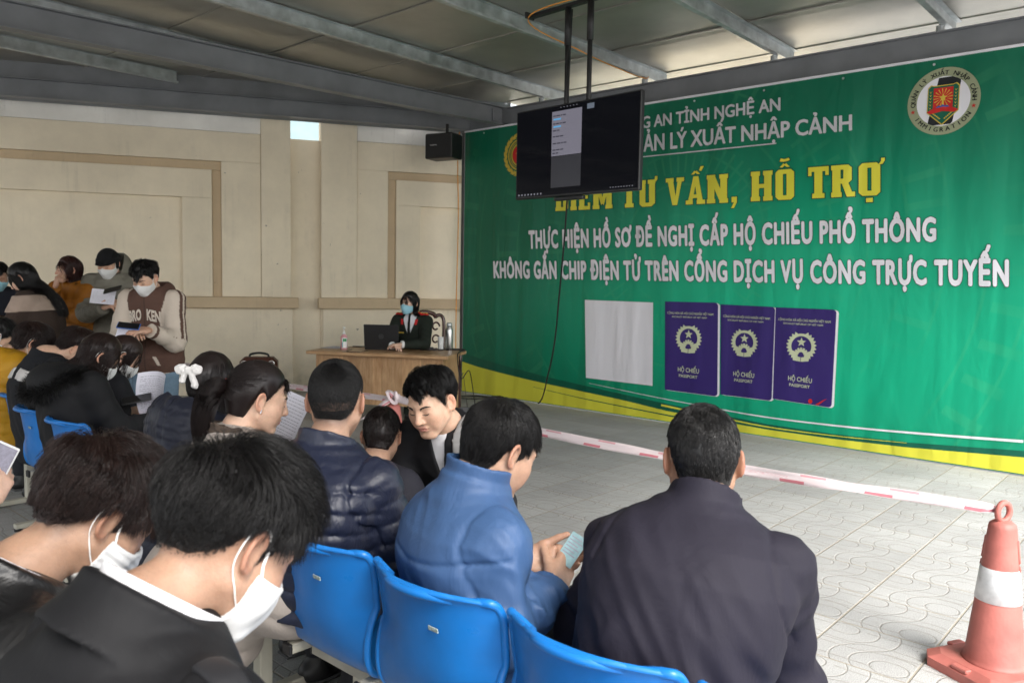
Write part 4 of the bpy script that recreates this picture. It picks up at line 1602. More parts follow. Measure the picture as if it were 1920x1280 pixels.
class Person:
    def __init__(s, label, az, head, hp=20, haz=None, hroll=0, sit=True, k=1.0, fem=0, hf=.045, sh=.185, wide=1.0, jaw=1.0, hip=None,
                 arms=None, legs=None, seed=1, skin=None, h=.006, bulge=.03, girth=1.0, hairmat=None, group=None, nb_drop=.085, nb_back=.03,
                 sh_drop=.05, twist=0):
        s.fem, s.k, s.wide, s.jaw, s.seed, s.h, s.girth = fem, k, wide, jaw, seed, h, girth
        s.skin = skin or M_SKIN
        s.hm = hairmat or M_HAIR
        s.head = np.array(head, float)
        s.haz = az if haz is None else haz
        s.R = head_rot(s.haz, hp, hroll)
        a = math.radians(az)
        s.fw = np.array([math.sin(a), math.cos(a), 0]); s.rt = np.array([math.cos(a), -math.sin(a), 0]); s.up = np.array([0, 0, 1.0])
        s.skull = s.head + s.R @ np.array([0, -.035, -.070]) * k
        s.nb = s.skull + np.array([0, 0, -nb_drop]) * k - s.fw * nb_back * k
        L = .47 * k
        if np.isscalar(hip):
            s.hip = s.nb - N1 * hip; s.hip[2] = .54
        elif hip is not None:
            s.hip = np.array(hip, float)
        elif sit:
            hz = .54
            c = np.clip((s.nb[2] - hz) / L, -.2, 1)
            th = math.acos(c)
            s.hip = s.nb - s.fw * math.sin(th) * L; s.hip[2] = hz if c < 1 else s.nb[2] - L
        else:
            s.hip = s.nb - s.up * L * 1.03 - s.fw * .03
        s.L = np.linalg.norm(s.nb - s.hip)
        s.ax = (s.nb - s.hip) / s.L
        s.tw = unit(s.rt - s.ax * (s.rt @ s.ax))
        s.tf = np.cross(s.ax, s.tw) * -1
        if s.tf @ s.fw < 0: s.tf = -s.tf
        if s.tf @ s.fw < .05: s.tf = s.fw
        s.bulge = bulge
        B = lambda m, q: np.stack([unit(s.tw * m - s.ax * q), s.tf, unit(s.ax * m + s.tw * q)])
        s.fold_axes = (B(.86, .5), B(.80, -.6))
        ta = math.radians(twist)
        s.srt = s.rt * math.cos(ta) + s.fw * math.sin(ta)
        s.S = {}
        s.E, s.W = {}, {}
        arms = arms or {}
        for sd in (-1, 1):
            S = s.nb + s.srt * sd * sh * k - s.ax * sh_drop * k + s.tf * .015
            spec = arms.get(sd, ((.05, .10, -.25), (-.06, .22, -.05)))
            if callable(spec): E, W = spec(S)
            else:
                e, w = spec
                E = S + s.rt * sd * e[0] * k + s.fw * e[1] * k + s.up * e[2] * k
                W = E + s.rt * sd * w[0] * k + s.fw * w[1] * k + s.up * w[2] * k
            s.S[sd], s.E[sd], s.W[sd] = S, np.array(E), np.array(W)
        s.legs = {}
        for sd in (-1, 1):
            H = s.hip + s.rt * sd * .09 * k - s.up * .02
            if legs is not None:
                K, An = legs(sd, H)
            elif sit:
                K = H + s.fw * .42 * k + s.rt * sd * .06; K[2] = .50
                An = K + s.fw * .02; An[2] = .09
            else:
                K = H * 1.0; K[2] = .48 * k; K += s.fw * .03 + s.rt * sd * .01
                An = K - s.fw * .03; An[2] = .09
            s.legs[sd] = (H, np.array(K), np.array(An))
        base = s.hip.copy(); base[2] = 0
        s.root = empty("person", base, -a, label, "person", group)
        bpy.context.view_layer.update()
        s.hands = {}

    def sp(s, P):
        """spine coordinates (along 0..1, lateral, depth)"""
        q = P - s.hip.astype(f32)
        t = (q @ s.ax.astype(f32)) / f32(s.L)
        tc = np.clip(t, 0, 1)
        b = f32(s.bulge * 4) * tc * (1 - tc)
        u = q @ s.tw.astype(f32)
        v = q @ s.tf.astype(f32) + b
        return t, u, v

    def torso(s, P, grow=0.0, wmul=1.0, dmul=1.0, belly=0.0):
        t, u, v = s.sp(P)
        g = s.k * s.girth
        w = np.interp(t, TS, TWM).astype(f32) * g * wmul * (1 - .06 * s.fem) + grow
        d = np.interp(t, TS, TDM).astype(f32) * g * dmul + grow + belly * np.exp(-((t - .2) / .3) ** 2)
        e = (np.abs(u / w) ** 2.3 + np.abs(v / d) ** 2.3) ** (1 / 2.3)
        f = (e - 1) * np.minimum(w, d) * .92
        f = smax(f, (t - 1.07) * s.L, .03)
        return smax(f, (-.30 - t) * s.L, .03)

    def neck(s, P, r=.052):
        r *= s.k * (1 - .12 * s.fem)
        top = s.skull + s.R @ np.array([0, .012, .02]) * s.k
        return smin(scap(P, s.nb, top, r * 1.12, r * .98), scap(P, s.nb - s.ax * .02, s.nb + s.ax * .03, r * 1.35, r), .04)

    def arm(s, P, sd, r=(.052, .042, .036, .028), grow=0.0, k=.03):
        a = scap(P, s.S[sd], s.E[sd], r[0] + grow, r[1] + grow)
        b = scap(P, s.E[sd], s.W[sd], r[2] + grow, r[3] + grow)
        return smin(a, b, k)

    def hand(s, sd, y, z, curl, spread=.05, thumb=(.5, .35, .3), thumb_out=.75, hk=1.0):
        """y: direction of the fingers, z: back of the hand"""
        s.hands[sd] = (frame_from(y, z), hand_chain(-sd, curl, spread, thumb, thumb_out), hk)

    def handf(s, P, sd):
        R, ch, hk = s.hands[sd]
        kk = s.k * hk * (.92 if s.fem else 1.0)
        def fn(q):
            Q = ((q - s.W[sd].astype(f32)) @ R.astype(f32)) / f32(kk)
            return hand_sdf(Q, ch, -sd) * f32(kk)
        return local(P, s.W[sd] + R[:, 1] * .09 * kk, .155 * kk, fn)

    def tohead(s, P): return ((P - s.head.astype(f32)) @ s.R.astype(f32)) / f32(s.k)

    def hw(s, q): return s.head + s.R @ (np.array(q) * s.k)

    def headf(s, P, ears=True, detail=True):
        return local(P, s.head, .17 * s.k, lambda q: head_sdf(s.tohead(q), s.fem, s.wide, s.jaw, ears, detail) * f32(s.k))

    def body(s, h=None, base=(.45, .275, .19), arms=True, hl=None, fade=.5, detail=True, tdown=-.05):
        h = h or s.h
        def f(P):
            d = smin(s.headf(P, True, detail), s.neck(P), .02)
            d = smin(d, s.torso(P, -.035), .03)
            if arms:
                for sd in (-1, 1):
                    d = smin(d, s.arm(P, sd, grow=-.008), .025)
                    if sd in s.hands: d = smin(d, s.handf(P, sd), .012)
            t = s.sp(P)[0]
            return np.maximum(d, (tdown - t) * s.L)
        pts = [s.head + s.R @ np.array(q) * s.k for q in ((0, 0, .15), (0, 0, -.13), (0, .13, 0), (0, -.13, 0), (.1, 0, 0), (-.1, 0, 0))] + [s.nb, s.hip + s.rt * .15, s.hip - s.rt * .15, s.hip - s.fw * .12, s.hip + s.fw * .12]
        for sd in (-1, 1):
            pts += [s.S[sd], s.E[sd], s.W[sd]]
            if arms and sd in s.hands:
                R = s.hands[sd][0]; pts += [s.W[sd] + R @ np.array(q) for q in ((0, .2, 0), (.09, .1, 0), (-.09, .1, 0), (0, .1, -.09), (0, .1, .03))]
        pts = np.array(pts)
        hl = hl or (HL_LADY if s.fem else HL_MEN)
        def col(V):
            Q = s.tohead(V)
            c = skin_col(Q, s.fem, base)
            far = np.sqrt((Q ** 2).sum(1)) > .17
            c[far] = base
            for sd in s.hands:
                Wd = np.sqrt(((V - s.W[sd].astype(f32)) ** 2).sum(1))
                m = np.exp(-((Wd - .17) / .05) ** 2) * .35 * far
                c = c * (1 - m[:, None]) + A3(base[0], base[1] * .78, base[2] * .72) * m[:, None]
            hmk = hair_mask(Q, hl)
            m = np.clip((hmk + .016) / .035, 0, 1) * fade * (np.sqrt((Q ** 2).sum(1)) < .16) * (Q[:, 2] > -.1)
            m *= np.clip((.088 - np.abs(Q[:, 0])) / .01, 0, 1)
            return c * (1 - m[:, None]) + A3(.035, .028, .025) * m[:, None]
        s.fbody = f
        s.bodyo = sdf_obj("body", f, pts.min(0) - .05, pts.max(0) + .05, h, s.skin, s.root, col=col)
        return s.bodyo

    # -------- face details
    def face(s, brows=True, lashes=True, bm=None):
        fh = lambda q: head_sdf(q.astype(f32), s.fem, s.wide, s.jaw, False)
        def snap(p, off):
            p = np.array(p, float)
            for _ in range(4):
                f0, G = grad(fh, p.astype(f32), .001); p = p - (f0 - off)[:, None] * G
            return p
        for sd in (-1, 1):
            if brows:
                r = np.random.default_rng(5 + sd)
                n = 90
                a = r.random(n)
                P = np.stack([sd * (.013 + .036 * a), .095 - .02 * a, .0195 + .007 * np.sin(a * 2.4) + r.normal(size=n) * .0017 * (1.2 - a)], 1)
                P = snap(P, .0003)
                D = np.stack([sd * np.full(n, .8), np.full(n, -.2), .5 - a], 1) * .008
                C = np.stack([P, snap(P + D * .5, .0012), snap(P + D, .001)], 1)
                V, Q = Hair.tubes(s.head + (C * s.k) @ s.R.T, .00075)
                par(link("eyebrow", quads_mesh("eyebrow", V, Q), bm or M_LASH, None, True), s.root)
            if lashes:
                a = np.linspace(0, 1, 9)
                P = snap(np.stack([sd * (.0165 + .031 * a), np.full(9, .09), -.0028 - .0035 * np.sin(a * math.pi) + .0012 * a], 1), .0007)
                m = MB(); m.tube(s.head + (P * s.k) @ s.R.T, np.array([.0006, .001, .0013, .0015, .0016, .0016, .0015, .0012, .0006]) * s.k, 6)
                par(m.build("eyelash", M_LASH, None, True), s.root)

    def mask(s, mt=None, h=.003, low=-.124, loops=True, loopr=.0016, pleat=.0):
        mt = mt or M_MASK
        def f(P):
            Q = s.tohead(P)
            S = np.stack([np.abs(Q[:, 0]), Q[:, 1], Q[:, 2]], 1).astype(f32)
            D = smin(head_sdf(Q, s.fem, s.wide, s.jaw, False, False), sell(S, (0, .078, -.046), (.034, .040, .052)), .02)
            pl = pleat * np.cos(Q[:, 2] * 420) * np.exp(-((Q[:, 2] + .05) / .03) ** 2)
            sh_ = np.maximum(D - .0062 - pl, -.0002 - D)
            x = S[:, 0]
            top = Q[:, 2] - (-.004 - .30 * x + .25 * np.clip(.02 - x, 0, 1))
            bot = low + .25 * x - Q[:, 2]
            side = .020 + .10 * np.abs(Q[:, 2] + .05) - Q[:, 1]
            return np.maximum(np.maximum(sh_, top), np.maximum(bot, side)) * f32(s.k)
        c = s.hw((0, .04, -.05))
        o = sdf_obj("face_mask", f, c - .13, c + .13, h, mt, s.root, refine=1)
        if loops:
            fh = lambda q: head_sdf(q.astype(f32), s.fem, s.wide, s.jaw, True, False)
            for sd in (-1, 1):
                pts = bez(np.array([(.064, .032, -.030), (.074, .020, -.012), (.079, .008, .014), (.081, -.010, .029), (.086, -.030, .020), (.086, -.036, -.004), (.077, -.026, -.034), (.066, .004, -.060), (.058, .030, -.078)]) * np.array([sd * s.wide, 1, 1]), 5)
                for _ in range(3):
                    f0, G = grad(fh, pts.astype(f32), .001)
                    pts = pts - np.where(f0 < .002, f0 - .002, np.where(f0 > .012, f0 - .012, 0))[:, None] * G
                m = MB(); m.tube(s.head + (pts * s.k) @ s.R.T, loopr * s.k, 6, flat=(1.5, .7))
                m.build("ear_loop", M_LOOP, None, True)
                par(bpy.context.scene.collection.objects[-1] if False else LAST(), o)
        return o

    # -------- clothes
    def cloth(s, name, f, mt, h=None, lo=None, hi=None, col=None, lip=1.35, refine=0):
        h = h or s.h * 1.3
        pts = np.array([s.nb + s.ax * .16, s.hip - s.ax * .22 + s.rt * .26, s.hip - s.ax * .22 - s.rt * .26, s.hip - s.fw * .24, s.hip + s.fw * .30, s.nb - s.fw * .25, s.nb + s.fw * .2] + [x for sd in (-1, 1) for x in (s.S[sd] + s.up * .08, s.E[sd], s.W[sd], s.S[sd] + s.rt * sd * .06)])
        lo = pts.min(0) - .09 if lo is None else lo
        hi = pts.max(0) + .09 if hi is None else hi
        return sdf_obj(name, f, lo, hi, h, mt, s.root, refine, col, lip)

    def jacketf(s, grow=.018, armr=(.072, .062, .056, .044), hem=-.10, fold=.006, fs=11.0, armfold=.007, drape=.006, belly=0.0, k=.030, wmul=1.06, sleeve_end=.97, puff=0, pitch=.07, arms=(-1, 1)):
        """returns sdf of torso + sleeves with folds"""
        sd0 = s.seed * 7.1
        def f(P):
            t, u, v = s.sp(P)
            T = s.torso(P, grow, wmul, 1.05, belly)
            n = vnoise(P, (fs, fs, fs * .6), sd0)
            w = vnoise(P, 4.0, sd0 + 9)
            ph = (P @ A3(*(s.ax * .8 + s.rt * .45))) * 62 + w * 5.0
            ph2 = (P @ A3(*(s.ax * .8 - s.rt * .5))) * 50 + w * 4.0 + 2
            mid = np.exp(-((t - .22) / .28) ** 2)
            B1, B2 = s.fold_axes
            gate = np.clip(.35 + .9 * vnoise(P, 3.6, sd0 + 3), 0, 1)
            low = .35 + .65 * mid
            dr = drape * (ridge(P, B1, (13, 5, 3.2), sd0 + 61) * gate + ridge(P, B2, (11, 5, 3.0), sd0 + 71) * (1 - gate) * .9) * low + drape * .45 * ridge(P, B2, (27, 9, 6), sd0 + 81) * low
            disp = fold * n + dr
            if puff:
                q = np.abs(((t * s.L / pitch + .18 * vnoise(P, 3.0, sd0)) % 1.0) - .5) * 2     # 1 at seam
                disp = disp + puff * (1 - q ** 3.2) - puff * .6
                disp = disp + .0045 * vnoise(P, (34, 34, 9), sd0 + 5) * (.25 + q ** 1.5)
            d = T - disp
            for sd in arms:
                up_ = scap(P, s.S[sd], s.E[sd], armr[0], armr[1])
                lo_ = scap(P, s.E[sd], s.W[sd], armr[2], armr[3])
                ta = capt(P, s.S[sd], s.E[sd]); tb = capt(P, s.E[sd], s.W[sd])
                eb = np.exp(-((ta - 1.0) / .35) ** 2) + np.exp(-(tb / .35) ** 2)
                d = smin(d, scap(P, s.nb - s.ax * .020 - s.tf * .012, s.S[sd] - s.ax * .005, .040 + grow * .7, armr[0] * .86), .045)
                a = (s.E[sd] - s.S[sd]); a = a / np.linalg.norm(a)
                b = (s.W[sd] - s.E[sd]); b = b / np.linalg.norm(b)
                p1 = np.cross(a, s.up); p1 = p1 / (np.linalg.norm(p1) + 1e-6); p2 = np.cross(a, p1)
                m1 = np.cross(b, s.up); m1 = m1 / (np.linalg.norm(m1) + 1e-6); m2 = np.cross(b, m1)
                ru = ridge(P, (a * .92 + p1 * .4, p2, p1 * .92 - a * .4), (19, 6, 5), sd0 + 20 + sd) * .9 + ridge(P, (a * .85 - p1 * .5, p2, p1 * .85 + a * .5), (15, 6, 4), sd0 + 25 + sd) * .7
                rl = ridge(P, (b * .92 + m1 * .4, m2, m1 * .92 - b * .4), (22, 7, 6), sd0 + 30 + sd) * .9 + ridge(P, (b * .85 - m1 * .5, m2, m1 * .85 + b * .5), (17, 7, 5), sd0 + 35 + sd) * .7
                wl = np.clip(tb * 3, 0, 1)
                ad = armfold * (ru * (1 - wl) + rl * wl) * (.55 + .6 * np.clip(eb, 0, 1)) + armfold * .28 * ridge(P, (b, m2, m1), (42, 15, 12), sd0 + 90 + sd)
                if puff:
                    q = np.abs((((ta * np.linalg.norm(s.E[sd] - s.S[sd])) / pitch) % 1.0) - .5) * 2
                    q2 = np.abs((((tb * np.linalg.norm(s.W[sd] - s.E[sd])) / pitch) % 1.0) - .5) * 2
                    up_ = up_ - puff * (1 - q ** 3.2) + puff * .6
                    lo_ = lo_ - puff * (1 - q2 ** 3.2) + puff * .6
                    ad = ad * .5 + .004 * vnoise(P, 26.0, sd0 + 50) * (.3 + np.where(tb > 0, q2, q))
                lo_ = np.maximum(lo_, (tb - sleeve_end) * np.linalg.norm(s.W[sd] - s.E[sd]))
                d = smin(d, smin(up_, lo_, .035) - ad, k)
            # hollow at the sleeve mouth and hem are hidden inside; cut the hem flat
            return np.maximum(d, (hem - t) * s.L)
        return f

    def collarf(s, P, r=.074, hgt=.055, th=.0045, flare=.0, open_=0.0, ax=None, base=None, drop=.25, fwd=.0):
        """stand collar around the neck"""
        a = s.ax * .55 + unit(s.skull - s.nb) * .45 if ax is None else ax
        a = a / np.linalg.norm(a)
        c = (s.nb - a * .01 if base is None else base) + s.tf * fwd
        q = P - c.astype(f32)
        l = q @ a.astype(f32)
        u = q @ s.tw.astype(f32)
        fv = np.cross(s.tw, a); fv = fv if fv @ s.fw > 0 else -fv
        v = q @ fv.astype(f32)
        rad = np.sqrt(u * u + (v * .92) ** 2) + 1e-6
        ll = l + drop * v * .6                       # lower in front
        rr = r * s.k + flare * ll
        d = np.maximum(np.abs(rad - rr) - th, np.abs(ll - hgt / 2) - hgt / 2)
        if open_:
            ang = np.abs(np.arctan2(u, v))
            d = np.maximum(d, (open_ - ang) * rad)
        return d

    def trousers(s, mt=None, r=(.092, .068, .052), h=.014, fold=.006):
        def f(P):
            d = scap(P, s.hip - s.rt * .07, s.hip + s.rt * .07, .115 * s.k * s.girth)
            for sd in (-1, 1):
                H, K, An = s.legs[sd]
                d = smin(d, scap(P, H, K, r[0], r[1]), .03)
                d = smin(d, np.maximum(scap(P, K, An, r[1] * .98, r[2]), (capt(P, K, An) - .96) * .4), .03)
            return d - fold * vnoise(P, 16.0, s.seed)
        pts = np.array([x for sd in (-1, 1) for x in s.legs[sd]] + [s.hip])
        return sdf_obj("trousers", f, pts.min(0) - .16, pts.max(0) + .16, h, mt or M_TROUSER, s.root)

    def shoes(s, mt=None):
        for sd in (-1, 1):
            H, K, An = s.legs[sd]
            A = An.copy(); A[2] = .045
            toe = A + s.fw * .16 + s.rt * sd * .02
            toe[2] = .035
            def f(P):
                d = smin(scap(P, A - s.fw * .04, toe, .042, .036), scap(P, A, An + np.array([0, 0, .02]), .045, .045), .03)
                return np.maximum(d, .012 - P[:, 2])
            lo = np.minimum(A, toe) - .09; hi = np.maximum(A, toe) + .09
            sh = sdf_obj("shoe", f, lo, hi, .011, mt or M_SHOE, s.root)
            m = MB()
            c = (A - s.fw * .04 + toe) / 2; c[2] = .007
            d = toe - A; ang = math.atan2(d[1], d[0])
            m.box(c, (.26, .082, .013), rotz(ang), bev=.005)
            m.build("sole", mat_sole(), None)
            par(LAST(), sh)

    # -------- hair
    def hair(s, cap, strands, mt=None, hl=None, h=.005, r=.0007, extra_f=None, lo=None, hi=None, name="hair"):
        """cap: function of head-local points giving hair thickness; strands: list of curves in head-local space"""
        hl = hl or (HL_LADY if s.fem else HL_MEN)
        def f(P):
            Q = s.tohead(P)
            m = hair_mask(Q, hl) - .007
            d = scalp(Q, s.wide) - np.clip(m * .45, -.012, cap(Q))
            d = np.maximum(d, -.075 - Q[:, 2]) * f32(s.k)
            if extra_f is not None: d = smin(d, extra_f(P), .015)
            return d
        c = s.hw((0, 0, .03))
        V, Q = surface_nets(f, c - .17 if lo is None else lo, c + .17 if hi is None else hi, h, 0, 1.4)
        parts = [(V, Q)]
        for C in strands:
            if C.ndim == 3: parts.append(Hair.tubes(s.head + (C * s.k) @ s.R.T, r))
        V, Q = join_VQ(parts)
        o = link(name, quads_mesh(name, V, Q), mt or s.hm, None, True)
        par(o, s.root)
        return o

    def crop(s, n=5000,  top=.055, H=.022, side=.5, fringe=.6, whorl=(.010, -.070, .100), seed=1, fade=.012, swirl=.5, hl=None, r=.0007, wob=.12, clump=.45, front_up=0.0,
             lift=.3, gfree=.5, kL=1.1, mt=None, cap=None, side_fwd=.15, part=None, messy=None, h=.005):
        """short men's hair: long on top, tapering to the nape and sides"""
        hl = hl or HL_MEN
        hr = Hair(s.R, s.head, s.wide, seed, s.k)
        P, N, m = hr.roots(n, hl, .0035)
        Wp = np.array(whorl)
        topness = np.clip((P[:, 2] - .02) / .07, 0, 1)
        L = fade + (top - fade) * np.clip(m / .085 * kL, 0, 1) ** 1.5
        L = L * (side + (1 - side) * topness) * hr.r.uniform(.75, 1.15, n)
        fr = np.clip((P[:, 1] - .03) / .05, 0, 1) * np.clip((P[:, 2] - .05) / .03, 0, 1)
        L = L * (1 - fr) + fr * top * fringe * 1.6 * hr.r.uniform(.8, 1.1, n)
        tn = np.clip((P[:, 2] - .02) / .06, 0, 1)
        Hh = H * (np.clip(m / .05, .06, 1)) * (.40 + .60 * tn)
        def flow(p):
            v = p - Wp
            d = unit(v)
            sw = np.cross(np.array([0, 0, 1.0]), v); d = d + swirl * unit(sw) * np.exp(-(v ** 2).sum(1) / .003)[:, None]
            sdn = np.clip((np.abs(p[:, 0]) - .035) / .035, 0, 1)[:, None] * np.clip((.085 - p[:, 2]) / .05, 0, 1)[:, None]
            d = d * (1 - sdn) + sdn * np.array([0, side_fwd, -1.0])
            bk = np.clip((-.04 - p[:, 1]) / .04, 0, 1)[:, None] * np.clip((.07 - p[:, 2]) / .05, 0, 1)[:, None]
            d = d * (1 - bk) + bk * np.array([0, 0, -1.0])
            ft = np.clip((p[:, 1] - .02) / .05, 0, 1)[:, None]
            d = d + ft * np.array([0, .5, front_up])
            if part is not None:
                d = d + ft * np.array([part, 0, 0]) + np.clip((p[:, 2] - .08) / .03, 0, 1)[:, None] * np.array([part * .6, 0, 0])
            if messy: d = d + messy * np.stack([vnoise(p.astype(f32), 38., 1.), vnoise(p.astype(f32), 38., 50.), vnoise(p.astype(f32), 38., 90.)], 1)
            return d
        C = hr.grow(P, N, L, Hh, flow, 7, stick=.7, lift=lift, wob=wob, gfree=gfree, clump=clump)
        capf = cap or (lambda Q: np.clip(H * .55 * np.clip(hair_mask(Q, hl) / .05, .05, 1) * (.40 + .60 * np.clip((Q[:, 2] - .02) / .06, 0, 1)), 0, .05) + .0025 * vnoise(Q, 60., seed))
        return s.hair(capf, [C], mt, hl, h, r)


def LAST(): return COL.objects[-1]


_sole = []


def mat_sole():
    if not _sole: _sole.append(mat("rubber_sole", (.08, .08, .08), .7))
    return _sole[0]


def sheet(name, c, y, z, w, l, mt, label, cat, bend=.15, lines=6, seed=0, thick=.0008):
    """a printed paper sheet: y = up the page, z = out of the page; bends along its length"""
    R = frame_from(y, z)
    r = np.random.default_rng(seed)
    m = MB()
    def pt(a, b, off=0.0):
        return np.array(c) + R @ np.array([a * w / 2, b * l / 2, bend * w * (a * a - .4) * .5 - bend * l * .25 * b * b + off])
    A, B = np.linspace(-1, 1, 9), np.linspace(-1, 1, 11)
    for off in (0, -thick):
        m.grid(np.array([[pt(a, b, off) for b in B] for a in A]), flip=off < 0)
    o = m.build(name, mt, None, True)
    tag(o, label, cat)
    if lines:
        k = MB()
        b = .86
        while b > -.85:
            x = -.85 + .3 * r.random() * (r.random() < .3)
            while x < .8:
                wd = r.uniform(.05, .2)
                for off in (.0010, -thick - .0010):
                    q = [pt(xx, bb, off) for xx, bb in ((x, b), (min(x + wd, .88), b), (min(x + wd, .88), b - .018), (x, b - .018))]
                    k.poly(q)
                x += wd + .05
            b -= r.uniform(.7, 1.0) / lines
        ko = k.build("printed_lines", M_INK, None); par_raw(ko, o)
    return o


def par_raw(o, p):
    o.parent = p


def phone(c, y, z, mt_body, label, lit=True, w=.072, l=.150, t=.008):
    R = frame_from(y, z)
    m = MB(); m.box(c, (w, l, t), R, bev=.0035)
    o = m.build("smartphone", mt_body)
    tag(o, label, "phone")
    m = MB(); q = [np.array(c) + R @ np.array([a * w * .45, b * l * .46, t / 2 + .0006]) for a, b in ((-1, -1), (1, -1), (1, 1), (-1, 1))]
    m.poly(q); s_ = m.build("screen", M_SCREEN if lit else M_GLASSB); s_.parent = o
    return o


M_SCREEN = mat("phone_screen", (.16, .15, .19), .2, var=.25, vscale=90, emit=(.7, .68, .82), estr=.06)
M_GLASSB = mat("dark_glass", (.01, .01, .012), .08, var=0)
M_BLACKP = mat("black_plastic", (.014, .014, .015), .45, var=.1)
M_WHITEP = mat("white_plastic", (.75, .75, .74), .4, var=.03)

# ================================================================== PEOPLE IN THE SEATED ROWS (near ones)
def lit_dir(px, py): return unit(ray(px, py))


# ---- 1. heavyset man in the charcoal zip jacket
def person_charcoal():
    H = at(1317, 862, 1.86)
    p = Person("man seen from behind in a plain charcoal jacket beside the man in blue", 24, H, hp=16, haz=6, k=1.0, sh=.190, wide=1.0, girth=1.08, seed=1, skin=M_SKIN2, h=.0042,
               bulge=.05, hip=.14, hairmat=M_HAIRG, arms={-1: ((.09, .05, -.28), (-.12, .24, .02)), 1: ((.02, .06, -.28), (-.14, .24, -.02))}, sh_drop=.085, nb_drop=.050)
    p.hand(-1, p.fw + p.rt * .3 - p.up * .3, p.up, (.5, .6, .5))
    p.hand(1, p.fw - p.rt * .3 - p.up * .3, p.up, (.5, .6, .5))
    p.body(fade=.75)
    jf = p.jacketf(grow=.028, armr=(.062, .068, .068, .052), hem=-.16, fold=.006, fs=6, armfold=.016, drape=.017, wmul=1.06, belly=.02)
    def f(P):
        d = jf(P)
        c = p.collarf(P, r=.079, hgt=.062, th=.006, flare=-.05, open_=.25, drop=.35)
        d = smin(d, c, .012)
        t, u, v = p.sp(P)
        # collar seam, armhole seams
        for sd in (-1, 1):
            q = P - (p.S[sd] - p.rt * sd * .012).astype(f32)
            pl = q @ A3(*(p.rt * sd + p.ax * .25)) + .010 * (q @ A3(*p.ax)) 
            r = np.sqrt((q ** 2).sum(1))
            d = d + .0045 * np.exp(-(pl / .0055) ** 2) * (r < .17)
        return d
    p.cloth("jacket", f, cloth("charcoal_softshell", (.0125, .0108, .0195), .75, crease=.35, lint=.12), h=.0065)
    p.trousers(); p.shoes()
    p.crop(n=20000, top=.040, H=.010, side=.55, fringe=.7, whorl=(.030, -.045, .115), seed=3, fade=.010, swirl=.9, wob=.20, clump=.55, lift=.15, messy=.5, r=.0006)
    return p


# ---- 2. man in the blue windbreaker
def person_blue():
    H = at(938, 843, 2.06)
    def larm(S): return S + np.array([-.10, -.02, -.26]), S + np.array([.18, .22, -.34])
    def rarm(S):
        E = at(935, 1200, 1.80); W = at(1040, 1100, 1.98)
        return E, W
    p = Person("man in a blue windbreaker looking down at a card in his hand", 62, H, hp=30, haz=56, k=1.0, sh=.165, seed=2, h=.0040, bulge=.035, girth=.95, hip=-.06,
               arms={1: rarm, -1: larm}, nb_drop=.06, nb_back=.035, sh_drop=.075)
    # left hand reaches across from the far side; its palm shows
    W = at(990, 1052, 2.06); p.W[-1] = W; p.E[-1] = (p.S[-1] + W) / 2 + np.array([.02, .10, -.10])
    p.hand(-1, at(1062, 1060, 2.08) - W + np.array([0, .0, .015]), -(unit(np.array([-.3, -.75, .62]))), (.42, .55, .4), thumb=(.45, .4, .3), spread=.05, thumb_out=.65)
    p.hand(1, np.array([.35, .8, .35]), np.array([.72, -.5, .3]), (.45, .55, .4), thumb=(.3, .3, .2))
    p.body(fade=.6, base=(.43, .262, .18))
    p.face(brows=True, lashes=True)
    jf = p.jacketf(grow=.028, armr=(.059, .070, .072, .050), hem=-.12, fold=.006, fs=6, armfold=.019, drape=.019, wmul=1.06, k=.05)
    a = unit(p.skull - p.nb)
    def f(P):
        d = jf(P)
        c = p.collarf(P, r=.071, hgt=.085, th=.0055, flare=.10, open_=.3, drop=.22, fwd=.026) - .002 * vnoise(P, 18., 3.)
        c2 = p.collarf(P, r=.088, hgt=.045, th=.006, flare=-.15, open_=.3, drop=.22, fwd=.022)
        d = smin(d, smin(c, c2, .015), .012)
        t, u, v = p.sp(P)
        seam = t - (.70 + .35 * np.abs(u))          # yoke seam
        d = d + .0045 * np.exp(-(seam * p.L / .006) ** 2) * (v < .02)
        for sd in (1,):
            q = P - (p.S[sd] - p.rt * sd * .005).astype(f32)
            pl = q @ A3(*(p.rt * sd + p.ax * .35))
            d = d + .0035 * np.exp(-(pl / .006) ** 2) * ((q ** 2).sum(1) < .03)
        return d
    p.cloth("windbreaker", f, cloth("blue_nylon", (.042, .092, .205), .55, crease=.5, cs=12, weave=420, wb=.08, spec=.35), h=.0054)
    p.trousers(); p.shoes()
    p.crop(n=20000, top=.070, H=.015, side=.62, fringe=.75, whorl=(.012, -.060, .108), seed=5, fade=.014, swirl=.6, wob=.14, clump=.55, lift=.2, gfree=.6, r=.00052, messy=.25, kL=1.4)
    # identity card pinched in the hands
    R = frame_from(unit(np.array([.55, .25, .75])), unit(np.array([-.5, -.75, .45])))
    c = at(1072, 1030, 2.05)
    m = MB(); m.box(c, (.054, .086, .0012), R, bev=.0005)
    o = m.build("identity_card", mat("card_face", (.30, .47, .50), .35, var=.25, vscale=40)); tag(o, "pale blue identity card held by the man in the blue windbreaker", "card")
    m = MB()
    for i in range(6):
        q = [c + R @ np.array([a, .030 - i * .009 + b, .0012]) for a, b in ((-.022, 0), (.012 + .008 * (i % 2), 0), (.012 + .008 * (i % 2), .003), (-.022, .003))]
        m.poly(q[::-1] if False else q)
    m.build("print", M_INK).parent = o
    return p


